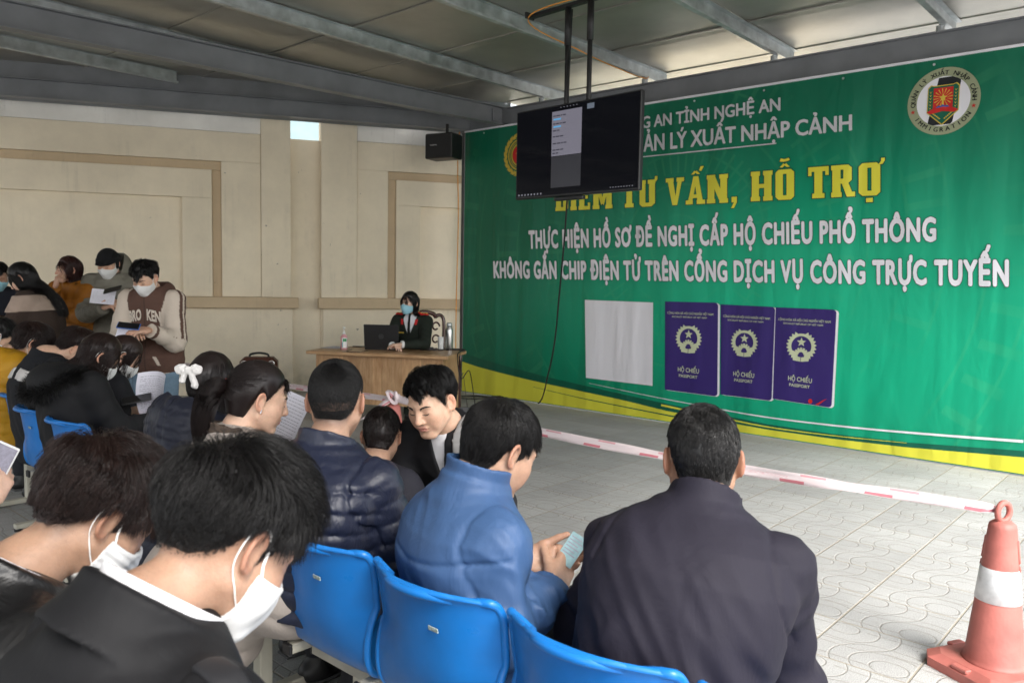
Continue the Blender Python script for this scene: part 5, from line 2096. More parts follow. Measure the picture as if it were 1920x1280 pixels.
# ---- 3. man in the navy down jacket
def person_navy():
    H = at(631, 752, 2.48)
    p = Person("man with cropped hair and glasses in a navy quilted down jacket", 26, H, hp=12, haz=2, k=1.0, sh=.19, seed=3, skin=M_SKIN, h=.0045, bulge=.05, girth=1.06, hip=.06, hairmat=M_HAIRG,
               arms={1: ((.05, .05, -.27), (-.10, .24, -.02)), -1: ((.06, .05, -.27), (-.12, .24, -.02))}, sh_drop=.065)
    p.hand(1, p.fw - p.rt * .4 - p.up * .2, p.up, (.5, .6, .5)); p.hand(-1, p.fw + p.rt * .4 - p.up * .2, p.up, (.5, .6, .5))
    p.body(fade=.75)
    jf = p.jacketf(grow=.030, armr=(.066, .070, .068, .052), hem=-.10, fold=.003, fs=10, armfold=.006, drape=.004, puff=.0075, pitch=.058)
    def f(P):
        d = jf(P)
        c = p.collarf(P, r=.080, hgt=.062, th=.010, flare=.0, open_=.3, drop=.3) - .003 * vnoise(P, 40., 4.)
        for sd in (-1, 1):
            q = P - (p.S[sd] - p.rt * sd * .01).astype(f32)
            pl = q @ A3(*(p.rt * sd + p.ax * .30))
            d = d + .007 * np.exp(-(pl / .006) ** 2) * ((q ** 2).sum(1) < .04)
        return smin(d, c, .010)
    p.cloth("down_jacket", f, cloth("navy_nylon", (.012, .016, .036), .44, crease=.5, cs=26, weave=500, wb=.06, spec=.5), h=.0060)
    p.trousers(); p.shoes()
    # very short crop: bristle stubble
    hl = ([-90, -60, -40, -25, -12, -2, 6, 14, 24, 38, 55, 90], [-.058, -.056, -.046, -.030, .014, .034, .016, -.010, .006, .046, .072, .072])
    p.crop(n=24000, top=.022, H=.009, side=.42, fringe=.6, whorl=(.004, -.060, .108), seed=9, fade=.004, swirl=.5, wob=.25, clump=.1, lift=.8, hl=hl, r=.00052, kL=1.2,
           cap=lambda Q: np.clip(.0015 * np.clip(hair_mask(Q, hl) / .07, .0, 1), 0, .05) - .001)
    # glasses: temple arm and lens rim
    for sd in (-1, 1):
        pts = [p.hw((sd * .077, -.020, .016)), p.hw((sd * .0785, .005, .018)), p.hw((sd * .077, .045, .020)), p.hw((sd * .070, .085, .018))]
        m = MB(); m.tube(bez(pts, 4), .0022, 6)
        if sd < 0: gl = m.build("eyeglasses", M_BLACKP, None, True); par(gl, p.root)
        else: m.build("temple_arm", M_BLACKP, None, True); par(LAST(), gl)
        m = MB(); A = np.linspace(0, 2 * math.pi, 20)
        m.tube([p.hw((sd * (.036 + .030 * math.cos(a)), .100 - .02 * abs(.036 + .030 * math.cos(a)) / .03, .008 + .020 * math.sin(a))) for a in A], .0018, 5)
        m.build("rim", M_BLACKP, None, True); par(LAST(), gl)
    return p


# ---- 4. bowed man in the black coat, closest to the camera
def person_blackcoat():
    H = at(432, 1016, 1.16)
    p = Person("bowed man in a black coat with white shirt collar, nearest the camera", 40, H, hp=42, haz=42, hroll=-4, k=1.0, sh=.195, seed=4, h=.0034, bulge=.05, girth=1.05, nb_drop=.066, nb_back=.075,
               arms={1: ((.05, .10, -.26), (-.10, .22, -.06)), -1: ((.05, .10, -.26), (-.10, .22, -.06))}, sh_drop=.055)
    p.hand(1, p.fw - p.rt * .4, p.up, (.5, .6, .5)); p.hand(-1, p.fw + p.rt * .4, p.up, (.5, .6, .5))
    hl = ([-90, -60, -40, -25, -12, -2, 6, 14, 24, 38, 55, 90], [-.050, -.048, -.036, -.018, .020, .036, .018, -.020, .004, .046, .074, .070])
    p.body(fade=.7, hl=hl, base=(.37, .222, .15))
    p.face(brows=False, lashes=True)
    p.mask(h=.0028)
    jf = p.jacketf(grow=.034, armr=(.068, .072, .070, .056), hem=-.28, fold=.004, fs=8, armfold=.006, drape=.004, wmul=1.03)
    na = unit(p.skull - p.nb)
    def f(P):
        d = jf(P)
        c = p.collarf(P, r=.083, hgt=.055, th=.007, flare=.22, open_=.5, drop=.1, ax=na * .7 + p.up * .3, fwd=.01)
        c2 = p.collarf(P, r=.110, hgt=.075, th=.008, flare=-.42, open_=.5, drop=.1, ax=na * .7 + p.up * .3, fwd=.01, base=p.nb - na * .03)
        t, u, v = p.sp(P)
        for sd in (-1, 1):
            q = P - (p.S[sd] - p.rt * sd * .005).astype(f32)
            pl = q @ A3(*(p.rt * sd + p.ax * .3))
            d = d + .0035 * np.exp(-(pl / .0035) ** 2) * ((q ** 2).sum(1) < .03)
        return smin(d, smin(c, c2, .02), .008)
    coat = p.cloth("coat", f, cloth("black_wool", (.006, .006, .007), .7, crease=.25, spec=.25), h=.0058)
    # shoulder tab
    tc_ = p.S[1] + p.up * .04 + p.rt * .035
    Rt = frame_from(p.fw, p.up)
    def ft(P):
        q = (P - tc_.astype(f32)) @ Rt.astype(f32)
        b = np.maximum(np.abs(q[:, 0]) - .060, np.abs(q[:, 1]) - .021)
        return np.maximum(np.maximum(f(P) - .007, -.004 - f(P)), np.maximum(b, np.abs(q[:, 2]) - .12))
    p.cloth("shoulder_tab", ft, cloth("black_satin", (.016, .016, .018), .55, crease=.15), h=.004, lo=tc_ - .14, hi=tc_ + .14)
    # white shirt collar inside
    def fs(P):
        return smin(p.collarf(P, r=.0745, hgt=.072, th=.0045, flare=.10, open_=.35, drop=.1, ax=na * .7 + p.up * .3, fwd=.012), p.collarf(P, r=.079, hgt=.050, th=.004, flare=-.05, open_=.30, drop=.1, ax=na * .7 + p.up * .3, fwd=.014), .006)
    p.cloth("shirt_collar", fs, cloth("white_cotton", (.78, .78, .80), .8, var=.03, crease=.1), h=.0032, lo=p.nb - .16, hi=p.nb + .17)
    p.trousers(); p.shoes()
    p.crop(n=32000, top=.085, H=.046, side=.42, fringe=.80, whorl=(.0, -.075, .085), seed=11, fade=.008, swirl=.6, wob=.07, clump=.35, lift=.25, gfree=.75, hl=hl, r=.00044, kL=1.15, messy=.12, h=.0042, front_up=.1)
    return p


# ---- 5. young man in the leather jacket
def person_leather():
    H = at(186, 965, 1.46)
    p = Person("bowed young man in a black leather jacket with brown black hair", 40, H, hp=46, haz=46, hroll=-4, k=1.0, sh=.185, seed=5, h=.0040, bulge=.06, nb_drop=.075, nb_back=.080,
               arms={1: ((.05, .10, -.26), (-.10, .22, -.06)), -1: ((.05, .10, -.26), (-.10, .22, -.06))}, sh_drop=.055)
    p.hand(1, p.fw - p.rt * .4, p.up, (.5, .6, .5)); p.hand(-1, p.fw + p.rt * .4, p.up, (.5, .6, .5))
    p.body(fade=.65, base=(.37, .222, .147))
    p.mask(h=.003, pleat=.0010)
    jf = p.jacketf(grow=.034, armr=(.078, .074, .068, .054), hem=-.26, fold=.006, fs=9, armfold=.008, drape=.006)
    na = unit(p.skull - p.nb)
    def f(P):
        d = jf(P)
        c = p.collarf(P, r=.088, hgt=.050, th=.007, flare=.25, open_=.5, drop=.1, ax=na * .7 + p.up * .3, fwd=.008)
        c2 = p.collarf(P, r=.114, hgt=.07, th=.008, flare=-.40, open_=.5, drop=.1, ax=na * .7 + p.up * .3, fwd=.008, base=p.nb - na * .03)
        return smin(d, smin(c, c2, .02), .008)
    p.cloth("leather_jacket", f, cloth("black_leather", (.006, .006, .0065), .40, crease=.7, cs=20, weave=160, wb=.25, spec=.45), h=.0065)
    def fs(P): return p.collarf(P, r=.076, hgt=.055, th=.0045, flare=.05, open_=.3, drop=.1, ax=na * .7 + p.up * .3, fwd=.01)
    p.cloth("shirt_collar", fs, cloth("white_tee", (.7, .7, .74), .8, var=.03, crease=.1), h=.0045, lo=p.nb - .15, hi=p.nb + .15)
    p.trousers(); p.shoes()
    hl = ([-90, -60, -40, -25, -12, -2, 6, 14, 24, 38, 55, 90], [-.058, -.054, -.042, -.022, .018, .034, .018, -.020, .004, .046, .074, .070])
    p.crop(n=28000, hl=hl, top=.085, H=.044, side=.65, fringe=.8, whorl=(.0, -.075, .090), seed=13, fade=.014, swirl=.6, wob=.10, clump=.5, lift=.4, gfree=.6, r=.0005, kL=1.4, mt=M_HAIRB, messy=.3)
    return p

# ================================================================== FURNITURE AND OTHER THINGS
# ---- waiting benches: blue plastic shells on a steel beam
def plastic_blue():
    m, nt, b = nodes_of("blue_plastic")
    g = NG(nt)
    v = g.mapping()
    n = g.remap(g.noise(v, 7, 5, .6), .3, .7, .9, 1.08)
    sc = nt.nodes.new("ShaderNodeVectorMath"); sc.operation = 'SCALE'; sc.inputs[0].default_value = (.010, .165, .52)
    nt.links.new(n, sc.inputs["Scale"])
    scuff = g.remap(g.noise(g.mapping(scale=(1, 1, 4)), 26, 5, .75), .62, .72, 0, .35)
    c = g.mix(scuff, sc.outputs[0], (.05, .19, .40))
    nt.links.new(c, b.inputs["Base Color"])
    nt.links.new(g.remap(g.noise(v, 12, 4), .3, .7, .26, .48), b.inputs["Roughness"])
    nt.links.new(g.bump(g.noise(v, 300, 2), .08, .002), b.inputs["Normal"])
    return m


M_BLUE = plastic_blue()
M_BEAMC = mat("cream_powder_coat", (.48, .46, .38), .45, var=.15, bump=.05)
M_STICK = mat("worn_sticker", (.30, .36, .34), .6, var=.4, vscale=200)


def shell_part():
    """one seat shell, local: x across, y forward, z up; seat top at .44, back top about .80"""
    prof = bez([(.20, .405), (.19, .435), (.05, .432), (-.10, .428), (-.185, .455), (-.225, .54), (-.245, .66), (-.262, .765), (-.285, .800), (-.300, .795)], 6)
    n = len(prof)
    xs = np.linspace(-1, 1, 25)
    tt = np.linspace(0, 1, n)
    V = np.zeros((n, 25, 3))
    for i, (y, z) in enumerate(prof):
        t = tt[i]
        hw = np.interp(t, [0, .1, .45, .6, .76, .90, 1], [.190, .200, .200, .205, .214, .196, .125])
        for j, x in enumerate(xs):
            back = max(0, min(1, (t - .45) / .2))
            cu = (.055 * back + .012) * abs(x) ** 2.4
            top = max(0, (t - .70) / .3)
            zz = z - .018 * top ** 1.5 * abs(x) ** 3
            V[i, j] = (x * hw, y + cu * back, zz + cu * (1 - back) * .8)
    du = np.gradient(V, axis=0); dv = np.gradient(V, axis=1)
    Nn = unit(np.cross(dv, du))
    th = .0055
    m = MB()
    m.grid(V + Nn * th); m.grid(V - Nn * th, True)
    a, b = V.shape[:2]
    edge = [(0, j) for j in range(b)] + [(i, b - 1) for i in range(1, a)] + [(a - 1, j) for j in range(b - 2, -1, -1)] + [(i, 0) for i in range(a - 2, 0, -1)]
    # rolled rim
    rim = np.array([V[i, j] for i, j in edge] + [V[0, 0]])
    m.tube(rim, .0105, 8, cap=False)
    return m


_shell = shell_part()
_shell_me = None


def bench(t0, n, label, nn=1.465, first=0, spacing=.455, legs=(0.0, 1.0)):
    """bench with n shells from t0 upward along the row; nn = distance of the seat centre towards the banner"""
    global _shell_me
    o = bn(t0, nn)
    ang = math.atan2(-U1[1], -U1[0])
    root = empty("waiting_bench", o, ang, label, "bench", "waiting benches")
    for k in range(n):
        if _shell_me is None:
            s = _shell.build("seat", M_BLUE, None, True); _shell_me = s.data
        else:
            s = bpy.data.objects.new("seat", _shell_me); COL.objects.link(s)
        s.parent = root; s.location = (-k * spacing, 0, 0)
        q = MB()
        q.box((.06, -.2610, .705), (.032, .003, .011), rotx(.16), bev=.0008)
        st = q.build("sticker", M_STICK); st.parent = s
    x0, x1 = -(n - 1) * spacing - .20, .20
    m = MB()
    m.box(((x0 + x1) / 2, .06, .375), (x1 - x0, .045, .045), bev=.004)
    m.box(((x0 + x1) / 2, -.08, .375), (x1 - x0, .045, .045), bev=.004)
    m.build("beam", M_BEAMC, root)
    for k in range(n):
        for sx in (-.17, .17):
            m = MB(); m.box((-k * spacing + sx, -.03, .4135), (.036, .34, .030), bev=.004); bk = m.build("seat_bracket", M_BEAMC, root)
            m = MB(); m.box((-k * spacing + sx, -.204, .4135), (.040, .012, .036), bev=.003); m.build("end_cap", M_BLACKP, None).parent = bk
    for x in (x0 - .001, x1 + .001):
        for y in (.06, -.08):
            m = MB(); m.box((x, y, .375), (.010, .049, .049), bev=.003); m.build("end_plug", M_BLACKP, root)
    for f in legs:
        x = x0 + .14 + (x1 - x0 - .28) * f
        m = MB(); m.box((x, -.01, .19), (.05, .05, .325), bev=.004); m.box((x, -.01, .03), (.045, .52, .03), bev=.004)
        m.build("leg", M_BEAMC, root)
        for y in (-.25, .23):
            m = MB(); m.tube([(x, y, 0), (x, y, .018)], .022, 10); m.build("foot_pad", M_BLACKP, root)
    return root


# ---- traffic cones and barrier tape
M_CONE = mat("faded_red_rubber", (.46, .145, .12), .55, var=.26, vscale=7, bump=.12, bscale=60, roughvar=.12)
M_REFL = mat("reflective_band", (.70, .71, .72), .38, var=.16, vscale=25, metal=.15)


def cone(loc_, label, rz=0.0, ring=True):
    root = empty("traffic_cone", loc_, rz, label, "cone", "traffic cones holding the barrier tape")
    m = MB()
    c = .018
    pts = [(a * .19, b * .19) for a, b in ((-1, -.72), (-.72, -1), (.72, -1), (1, -.72), (1, .72), (.72, 1), (-.72, 1), (-1, .72))]
    vs = [(x, y, 0) for x, y in pts] + [(x, y, .035) for x, y in pts] + [(x * .80, y * .80, .055) for x, y in pts]
    fs = [tuple(range(8))[::-1]] + [(i + 8 * l, (i + 1) % 8 + 8 * l, (i + 1) % 8 + 8 * (l + 1), i + 8 * (l + 1)) for l in (0, 1) for i in range(8)] + [tuple(range(16, 24))]
    m.add(vs, fs)
    for k in range(4):
        R = rotz(k * math.pi / 2)
        m.box(R @ np.array([0, -.172, .047]), (.07, .03, .016), R, bev=.004)
    m.build("base", M_CONE, root)
    m = MB()
    m.lathe([(.118, .05), (.110, .062), (.103, .075), (.050, .575), (.0495, .585), (.046, .600), (.030, .612), (.001, .613)], 40)
    for k in range(2):
        R = rotz(k * math.pi + 3.6)
        r0 = .072
        m.box(R @ np.array([0, -.0590, .500]), (.010, .008, .09), R @ rotx(-.106), bev=.003)
        m.box(R @ np.array([0, -.0655, .435]), (.010, .008, .025), R @ rotx(-.106), bev=.003)
    m.build("cone_body", M_CONE, root, True)
    def rad(z): return .103 + (.050 - .103) * (z - .075) / .5
    m = MB(); m.lathe([(rad(.30) + .0005, .30), (rad(.30) + .0022, .301), (rad(.43) + .0022, .429), (rad(.43) + .0005, .43)], 40)
    m.build("reflective_band", M_REFL, root, True)
    A = np.linspace(0, 2 * math.pi, 25)
    m = MB(); m.tube([(.032 * math.cos(a), 0, .645 + .036 * math.sin(a)) for a in A], .0115, 10, cap=False)
    m.build("ring", M_CONE, root, True)
    return root


def tape_material():
    m, nt, b = nodes_of("barrier_tape")
    g = NG(nt)
    uv = nt.nodes.new("ShaderNodeUVMap")
    o = g.xyz(uv.outputs[0])
    u, v = o[0], o[1]
    fu = g.m('FRACT', g.m('MULTIPLY', u, 2.6))
    blk = g.m('MULTIPLY', g.m('LESS_THAN', fu, .30), g.m('MULTIPLY', g.m('GREATER_THAN', v, .06), g.m('LESS_THAN', v, .34)))
    fu2 = g.m('FRACT', g.m('ADD', g.m('MULTIPLY', u, 2.6), .25))
    blk2 = g.m('MULTIPLY', g.m('LESS_THAN', fu2, .30), g.m('MULTIPLY', g.m('GREATER_THAN', v, .74), g.m('LESS_THAN', v, .94)))
    mid = g.m('MULTIPLY', g.m('MULTIPLY', g.m('GREATER_THAN', v, .42), g.m('LESS_THAN', v, .66)), g.m('GREATER_THAN', g.noise(uv.outputs[0], 46, 1), .56))
    gate = g.m('GREATER_THAN', g.m('FRACT', g.m('MULTIPLY', u, .65)), .55)
    f = g.m('MAXIMUM', g.m('MAXIMUM', blk, g.m('MULTIPLY', blk2, .7)), g.m('MULTIPLY', g.m('MULTIPLY', mid, gate), .6))
    c = g.mix(g.m('MULTIPLY', f, .8), (.74, .64, .65), (.56, .09, .13))
    nt.links.new(c, b.inputs["Base Color"])
    b.inputs["Roughness"].default_value = .3
    nt.links.new(g.bump(g.noise(g.mapping(), 60, 3), .3, .004), b.inputs["Normal"])
    return m


M_TAPE = tape_material()


def tape(pts, w, name, label, n=16, twist=0.0, wob=.38, tilt=.55, parent=None):
    C = bez(pts, n)
    m = len(C)
    T = unit(np.gradient(C, axis=0))
    K = 5
    L = np.concatenate([[0], np.cumsum(np.linalg.norm(np.diff(C, axis=0), axis=1))])
    vs, uv = [], []
    for i in range(m):
        side = unit(np.cross(T[i], [0, 0, 1.0]))
        up_ = unit(np.cross(side, T[i]))
        a = tilt + twist * L[i] + wob * math.sin(L[i] * 5.1) + wob * .5 * math.sin(L[i] * 13)
        wd = w * (1 if 0 < i < m - 1 else .5)
        d = up_ * math.cos(a) + side * math.sin(a); nrm = np.cross(T[i], d)
        for k in range(K):
            h = (k / (K - 1) - .5)
            vs.append(C[i] + d * h * wd + nrm * (.004 * math.sin(k * 2.2 + L[i] * 9)))
            uv.append((L[i], k / (K - 1)))
    fs = [(i * K + k, (i + 1) * K + k, (i + 1) * K + k + 1, i * K + k + 1) for i in range(m - 1) for k in range(K - 1)]
    b = MB(); b.add(vs, fs)
    o = b.build(name, M_TAPE, parent, True)
    ul = o.data.uv_layers.new(name="UVMap")
    for lp in o.data.loops: ul.data[lp.index].uv = uv[lp.vertex_index]
    sm = o.modifiers.new("thick", 'SOLIDIFY'); sm.thickness = .0004
    if label: tag(o, label, "barrier tape")
    return o


C1 = gr(1862, 1262, 0.0)
cone(C1, "red traffic cone with white band at the right edge of the paving", 0.35)
C2 = at(738, 760, 5.62); C2[2] = 0
cone(C2, "pink red traffic cone in front of the desk with knotted tape", 0.9)
C3 = at(285, 660, 8.4); C3[2] = 0
r1 = C1 + np.array([-.02, 0, .655]); r2 = C2 + np.array([0, 0, .655]); r3 = C3 + np.array([0, 0, .64])


def sag(a, b, s):
    return [a, a + (b - a) * .25 - np.array([0, 0, s * .75]), (a + b) / 2 - np.array([0, 0, s]), a + (b - a) * .75 - np.array([0, 0, s * .75]), b]


tape(sag(r1, r2, .045), .052, "barrier_tape", "red and white barrier tape strung from the right cone to the cone at the desk")
tape(sag(r2 + [0, 0, -.01], r3, .05), .05, "barrier_tape", "red and white barrier tape strung behind the seated row towards the wall")
# loose ends knotted at the cone by the desk
kn = tape([r2 + [.01, -.02, .02], r2 + [-.03, -.03, .05], r2 + [-.02, -.04, .0], r2 + [.02, -.04, -.03], r2 + [.03, -.03, .04], r2], .045, "tape_knot", None, 8, 6, .6)
tag(kn, "bunched knot of red and white tape on the ring of the cone by the desk", "tape knot")
te_ = tape([r2 + [-.01, -.03, .0], r2 + [-.10, -.06, -.06], r2 + [-.22, -.08, -.15]], .045, "tape_end", None, 8, 3, .3)
tag(te_, "loose white tape end trailing left from the cone by the desk", "tape end")

# ---- desk
def wood_mat(name, planks=True):
    m, nt, b = nodes_of(name)
    g = NG(nt)
    v = g.mapping(scale=((1, 1, .10) if planks else (.12, 1, 1)))
    grain = g.noise(v, 55, 5, .6, .6)
    big = g.noise(g.mapping(scale=((1, 1, .22) if planks else (.2, 1, 1))), 9, 3, .5, 2.2)
    t = g.m('ADD', g.m('MULTIPLY', grain, .5), g.m('MULTIPLY', big, .5))
    c = g.mix(g.remap(t, .35, .65, 0, 1), (.34, .185, .085), (.54, .345, .185))
    if planks:
        o = g.xyz(g.mapping())
        cell = g.m('FLOOR', g.m('MULTIPLY', g.m('ADD', o[0], g.m('MULTIPLY', o[1], 1.0)), 9.5))
        cb = nt.nodes.new("ShaderNodeCombineXYZ"); nt.links.new(cell, cb.inputs[0])
        wz = nt.nodes.new("ShaderNodeTexWhiteNoise"); nt.links.new(cb.outputs[0], wz.inputs["Vector"])
        s2 = nt.nodes.new("ShaderNodeVectorMath"); s2.operation = 'SCALE'; nt.links.new(c, s2.inputs[0])
        nt.links.new(g.remap(wz.outputs["Value"], 0, 1, .82, 1.18), s2.inputs["Scale"])
        fr = g.m('FRACT', g.m('MULTIPLY', g.m('ADD', o[0], o[1]), 9.5))
        ln = g.m('LESS_THAN', fr, .03)
        c = g.mix(g.m('MULTIPLY', ln, .5), s2.outputs[0], (.12, .07, .035))
    nt.links.new(c, b.inputs["Base Color"])
    b.inputs["Roughness"].default_value = .38
    nt.links.new(g.bump(grain, .1, .003), b.inputs["Normal"])
    return m


M_PLANK, M_TOP = wood_mat("oak_planks"), wood_mat("oak_top", False)
DA = -math.radians(13)
DW, DD, DH = 1.52, .66, .75
dfr = gr(839, 668, DH)                               # front right corner of the top
DO = dfr + rotz(DA) @ np.array([-DW / 2, DD / 2, -DH])
desk = empty("desk", DO, DA, "oak laminate desk with planked front panel in front of the wall", "desk")
m = MB(); m.box((0, 0, DH - .016), (DW, DD, .032), bev=.004); m.build("desk_top", M_TOP, desk)
m = MB(); m.box((0, -DD / 2 + .09, .475), (DW - .20, .020, .518)); m.build("front_panel", M_PLANK, desk)
for sx in (-1, 1):
    m = MB(); m.box((sx * (DW / 2 - .085), .02, .3665), (.026, DD - .12, .733), bev=.002); m.build("side_panel", M_PLANK, desk)
m = MB(); m.box((0, -DD / 2 + .0855, .728), (DW - .21, .012, .05)); m.build("apron", M_TOP, desk)


def dk(x, y, z=0.0):
    """desk coordinates (metres from the centre; y towards the wall) -> world, z above the top"""
    return DO + rotz(DA) @ np.array([x, y, 0]) + np.array([0, 0, DH + z])


def on_top(px, py, z=0.0): return gr(px, py, DH + z)


# laptop, seen from behind
lp = on_top(716, 656); lang = DA + math.radians(8)
lap = empty("laptop", lp, lang, "open black laptop turned towards the officer on the desk", "laptop")
M_LAP = mat("laptop_black", (.012, .012, .013), .42, var=.1)
m = MB(); m.box((0, .125, .011), (.37, .25, .020), bev=.004); m.build("keyboard_base", M_LAP, lap)
tl = math.radians(-8)
m = MB(); R = rotx(-tl) @ np.eye(3)
R = rotx(math.radians(8))
m.box(np.array([0, -.012, .022]) + R @ np.array([0, 0, .125]), (.37, .008, .25), R, bev=.004); m.build("lid", M_LAP, lap)
m = MB(); cc = np.array([0, -.0175, .022]) + R @ np.array([0, 0, .125])
A = np.linspace(0, 2 * math.pi, 28)
m.tube([cc + R @ np.array([.022 * math.cos(a), 0, .022 * math.sin(a)]) for a in A], .0014, 5, cap=False)
for k, x in enumerate((-.011, -.004, .003, .010)):
    m.box(cc + R @ np.array([x, 0, 0]), (.0016, .002, .010), R); m.box(cc + R @ np.array([x + .002, 0, -.004 if k > 1 else 0]), (.004, .002, .0016), R)
m.build("lid_logo", mat("logo_grey", (.20, .20, .21), .35, metal=.5), lap)

# sanitiser bottle
sb = on_top(645, 655)
bo = empty("sanitiser_bottle", sb, .2, "pink hand sanitiser pump bottle standing on the left of the desk", "bottle")
m = MB(); m.lathe([(.033, 0), (.036, .006), (.036, .13), (.033, .142), (.016, .155), (.015, .162)], 24); m.build("bottle_body", mat("pink_liquid", (.62, .30, .32), .15, var=.05), bo, True)
m = MB(); m.lathe([(.017, .160), (.017, .180), (.008, .184), (.005, .20), (.005, .222), (.014, .224), (.014, .234), (.006, .238)], 16); m.box((0, -.022, .230), (.010, .04, .009), bev=.002); m.build("pump", M_WHITEP, bo, True)
def lbl(z0, z1, a0, a1, mt_, r=.0367, name="label"):
    mm = MB(); G = np.array([[(r * math.cos(a), r * math.sin(a), z) for z in (z0, z1)] for a in np.linspace(a0, a1, 12)])
    mm.grid(G); return mm.build(name, mt_, bo)
lbl(.02, .125, -2.2, -.5, M_WHITEP); lbl(.085, .118, -1.9, -.8, mat("green_label", (.05, .30, .12), .5), .0371, "green_label"); lbl(.024, .08, -2.19, -1.95, mat("teal_label", (.05, .42, .45), .5), .0371, "teal_strip")
# papers, pen, phone
sheet("paper_sheet", on_top(628, 651, .002), (.3, 1, 0), (0, 0, 1), .21, .297, M_PAPER, "white paper lying behind the sanitiser bottle on the desk", "paper", bend=0, lines=10)
ph = phone(on_top(674, 649, .006), (1, .2, 0), (0, 0, 1), M_BLACKP, "black phone lying on the desk beside the laptop", lit=False)
# thermos
th = on_top(842, 654)
tm = empty("thermos_flask", th, 0, "tall brushed steel thermos flask near the right end of the desk", "flask")
m = MB(); m.lathe([(.040, 0), (.042, .006), (.042, .20), (.040, .215), (.030, .232), (.030, .238)], 28); m.build("flask_body", mat("brushed_steel", (.62, .62, .61), .28, metal=1, var=.12, vscale=30, stretch=(1, 1, .05)), tm, True)
m = MB(); m.lathe([(.031, .238), (.031, .27), (.026, .284), (.001, .286)], 24); m.build("cap", M_GALV, tm, True)
# white cup
cu = on_top(826, 654)
m = MB(); m.lathe([(.028, 0), (.030, .004), (.032, .13), (.029, .13), (.027, .01), (.001, .008)], 24)
c_ = m.build("white_cup", M_WHITEP, None, True); c_.location = cu; tag(c_, "tall white cup beside the steel flask on the desk", "cup")
# microphone stand base
mi = on_top(800, 656)
mc = empty("desk_microphone", mi, .1, "black microphone base with thin upright stem on the desk", "microphone")
m = MB(); m.box((0, 0, .016), (.15, .10, .030), bev=.008); m.build("base", M_BLACKP, mc)
m = MB(); m.tube(bez([(.02, 0, .03), (.02, 0, .09), (.012, -.01, .16)], 6), .005, 8); m.tube([(.012, -.01, .155), (.010, -.015, .185)], .010, 10); m.build("stem", M_BLACKP, mc, True)
# wires on and under the desk
M_WIRE = mat("black_wire", (.012, .012, .013), .5, var=0)
def wire(pts, r, label, n=10):
    mm = MB(); mm.tube(bez(pts, n), r, 6); o = mm.build("cable", M_WIRE, None, True); return tag(o, label, "cable")
wire([on_top(660, 655, .006), on_top(650, 659, .005), on_top(672, 660, .005), on_top(690, 657, .005)], .003, "short black cable curled on the desk beside the laptop")
de = dk(DW / 2, .10, .006)
wire([on_top(812, 656, .006), on_top(850, 655, .007), on_top(872, 656, .007), dk(DW / 2 + .01, -.02, -.01), dk(DW / 2 + .05, -.02, -.25), gr(880, 748) + [0, 0, .35], gr(893, 770) + [0, 0, .02], gr(915, 800) + [0, 0, .012], gr(905, 830) + [0, 0, .012]], .006, "thick black cable hanging off the right end of the desk")
wire([on_top(830, 655, .006), on_top(862, 654, .007), dk(DW / 2 + .01, .06, -.01), dk(DW / 2 + .02, .06, -.3), gr(868, 735) + [0, 0, .25], gr(877, 770) + [0, 0, .01], gr(886, 800) + [0, 0, .01], gr(880, 830) + [0, 0, .01]], .004, "thin black cable falling from the desk to the floor")
coil = []
for k in range(40):
    a = k * .5
    coil.append(gr(882, 748) + np.array([.24 * math.cos(a) + .02 * k / 10, .13 * math.sin(a) + .06 * math.sin(a * .3), .012 + .0006 * k]))
wire(coil, .005, "coil of black cable on the paving by the banner", 3)

# officer's carved chair
M_ROSE = mat("rosewood", (.055, .014, .011), .22, var=.3, vscale=12, coat=.4)
cp = at(812, 640, 9.05); cp[2] = 0
oc = empty("carved_chair", cp, math.radians(150) * -1 + math.pi, "dark carved rosewood chair behind the officer", "chair")
m = MB(); m.box((0, .0, .46), (.52, .46, .05), bev=.01); m.build("seat", M_ROSE, oc)
for sx in (-1, 1):
    for sy in (-.2, .2):
        m = MB(); m.box((sx * .23, sy, .22), (.05, .05, .44), bev=.006); m.build("leg", M_ROSE, oc)
    m = MB(); m.tube(bez([(sx * .24, .22, .46), (sx * .245, .24, .75), (sx * .25, .25, .98), (sx * .235, .26, 1.06), (sx * .19, .26, 1.085), (sx * .14, .26, 1.06)], 6), .022, 8); m.build("back_post", M_ROSE, oc, True)
m = MB(); m.tube(bez([(-.15, .26, 1.06), (-.11, .26, 1.10), (0, .26, 1.12), (.11, .26, 1.10), (.15, .26, 1.06)], 8), .026, 8)
m.box((0, .25, .80), (.12, .022, .56), bev=.006); m.build("back_splat", M_ROSE, oc, True)
for sx in (-1, 1):
    for k, z in enumerate((.64, .80, .95)):
        A = np.linspace(0, 5.6, 18)
        m = MB(); m.tube([(sx * (.145 + (.055 - .004 * a) * math.cos(a) * .9), .25, z + (.055 - .004 * a) * math.sin(a)) for a in A], .011, 6); m.build("scroll", M_ROSE, oc, True)
    m = MB(); m.tube(bez([(sx * .25, .22, .68), (sx * .27, .0, .69), (sx * .25, -.19, .67), (sx * .24, -.2, .47)], 6), .02, 8); m.build("armrest", M_ROSE, oc, True)

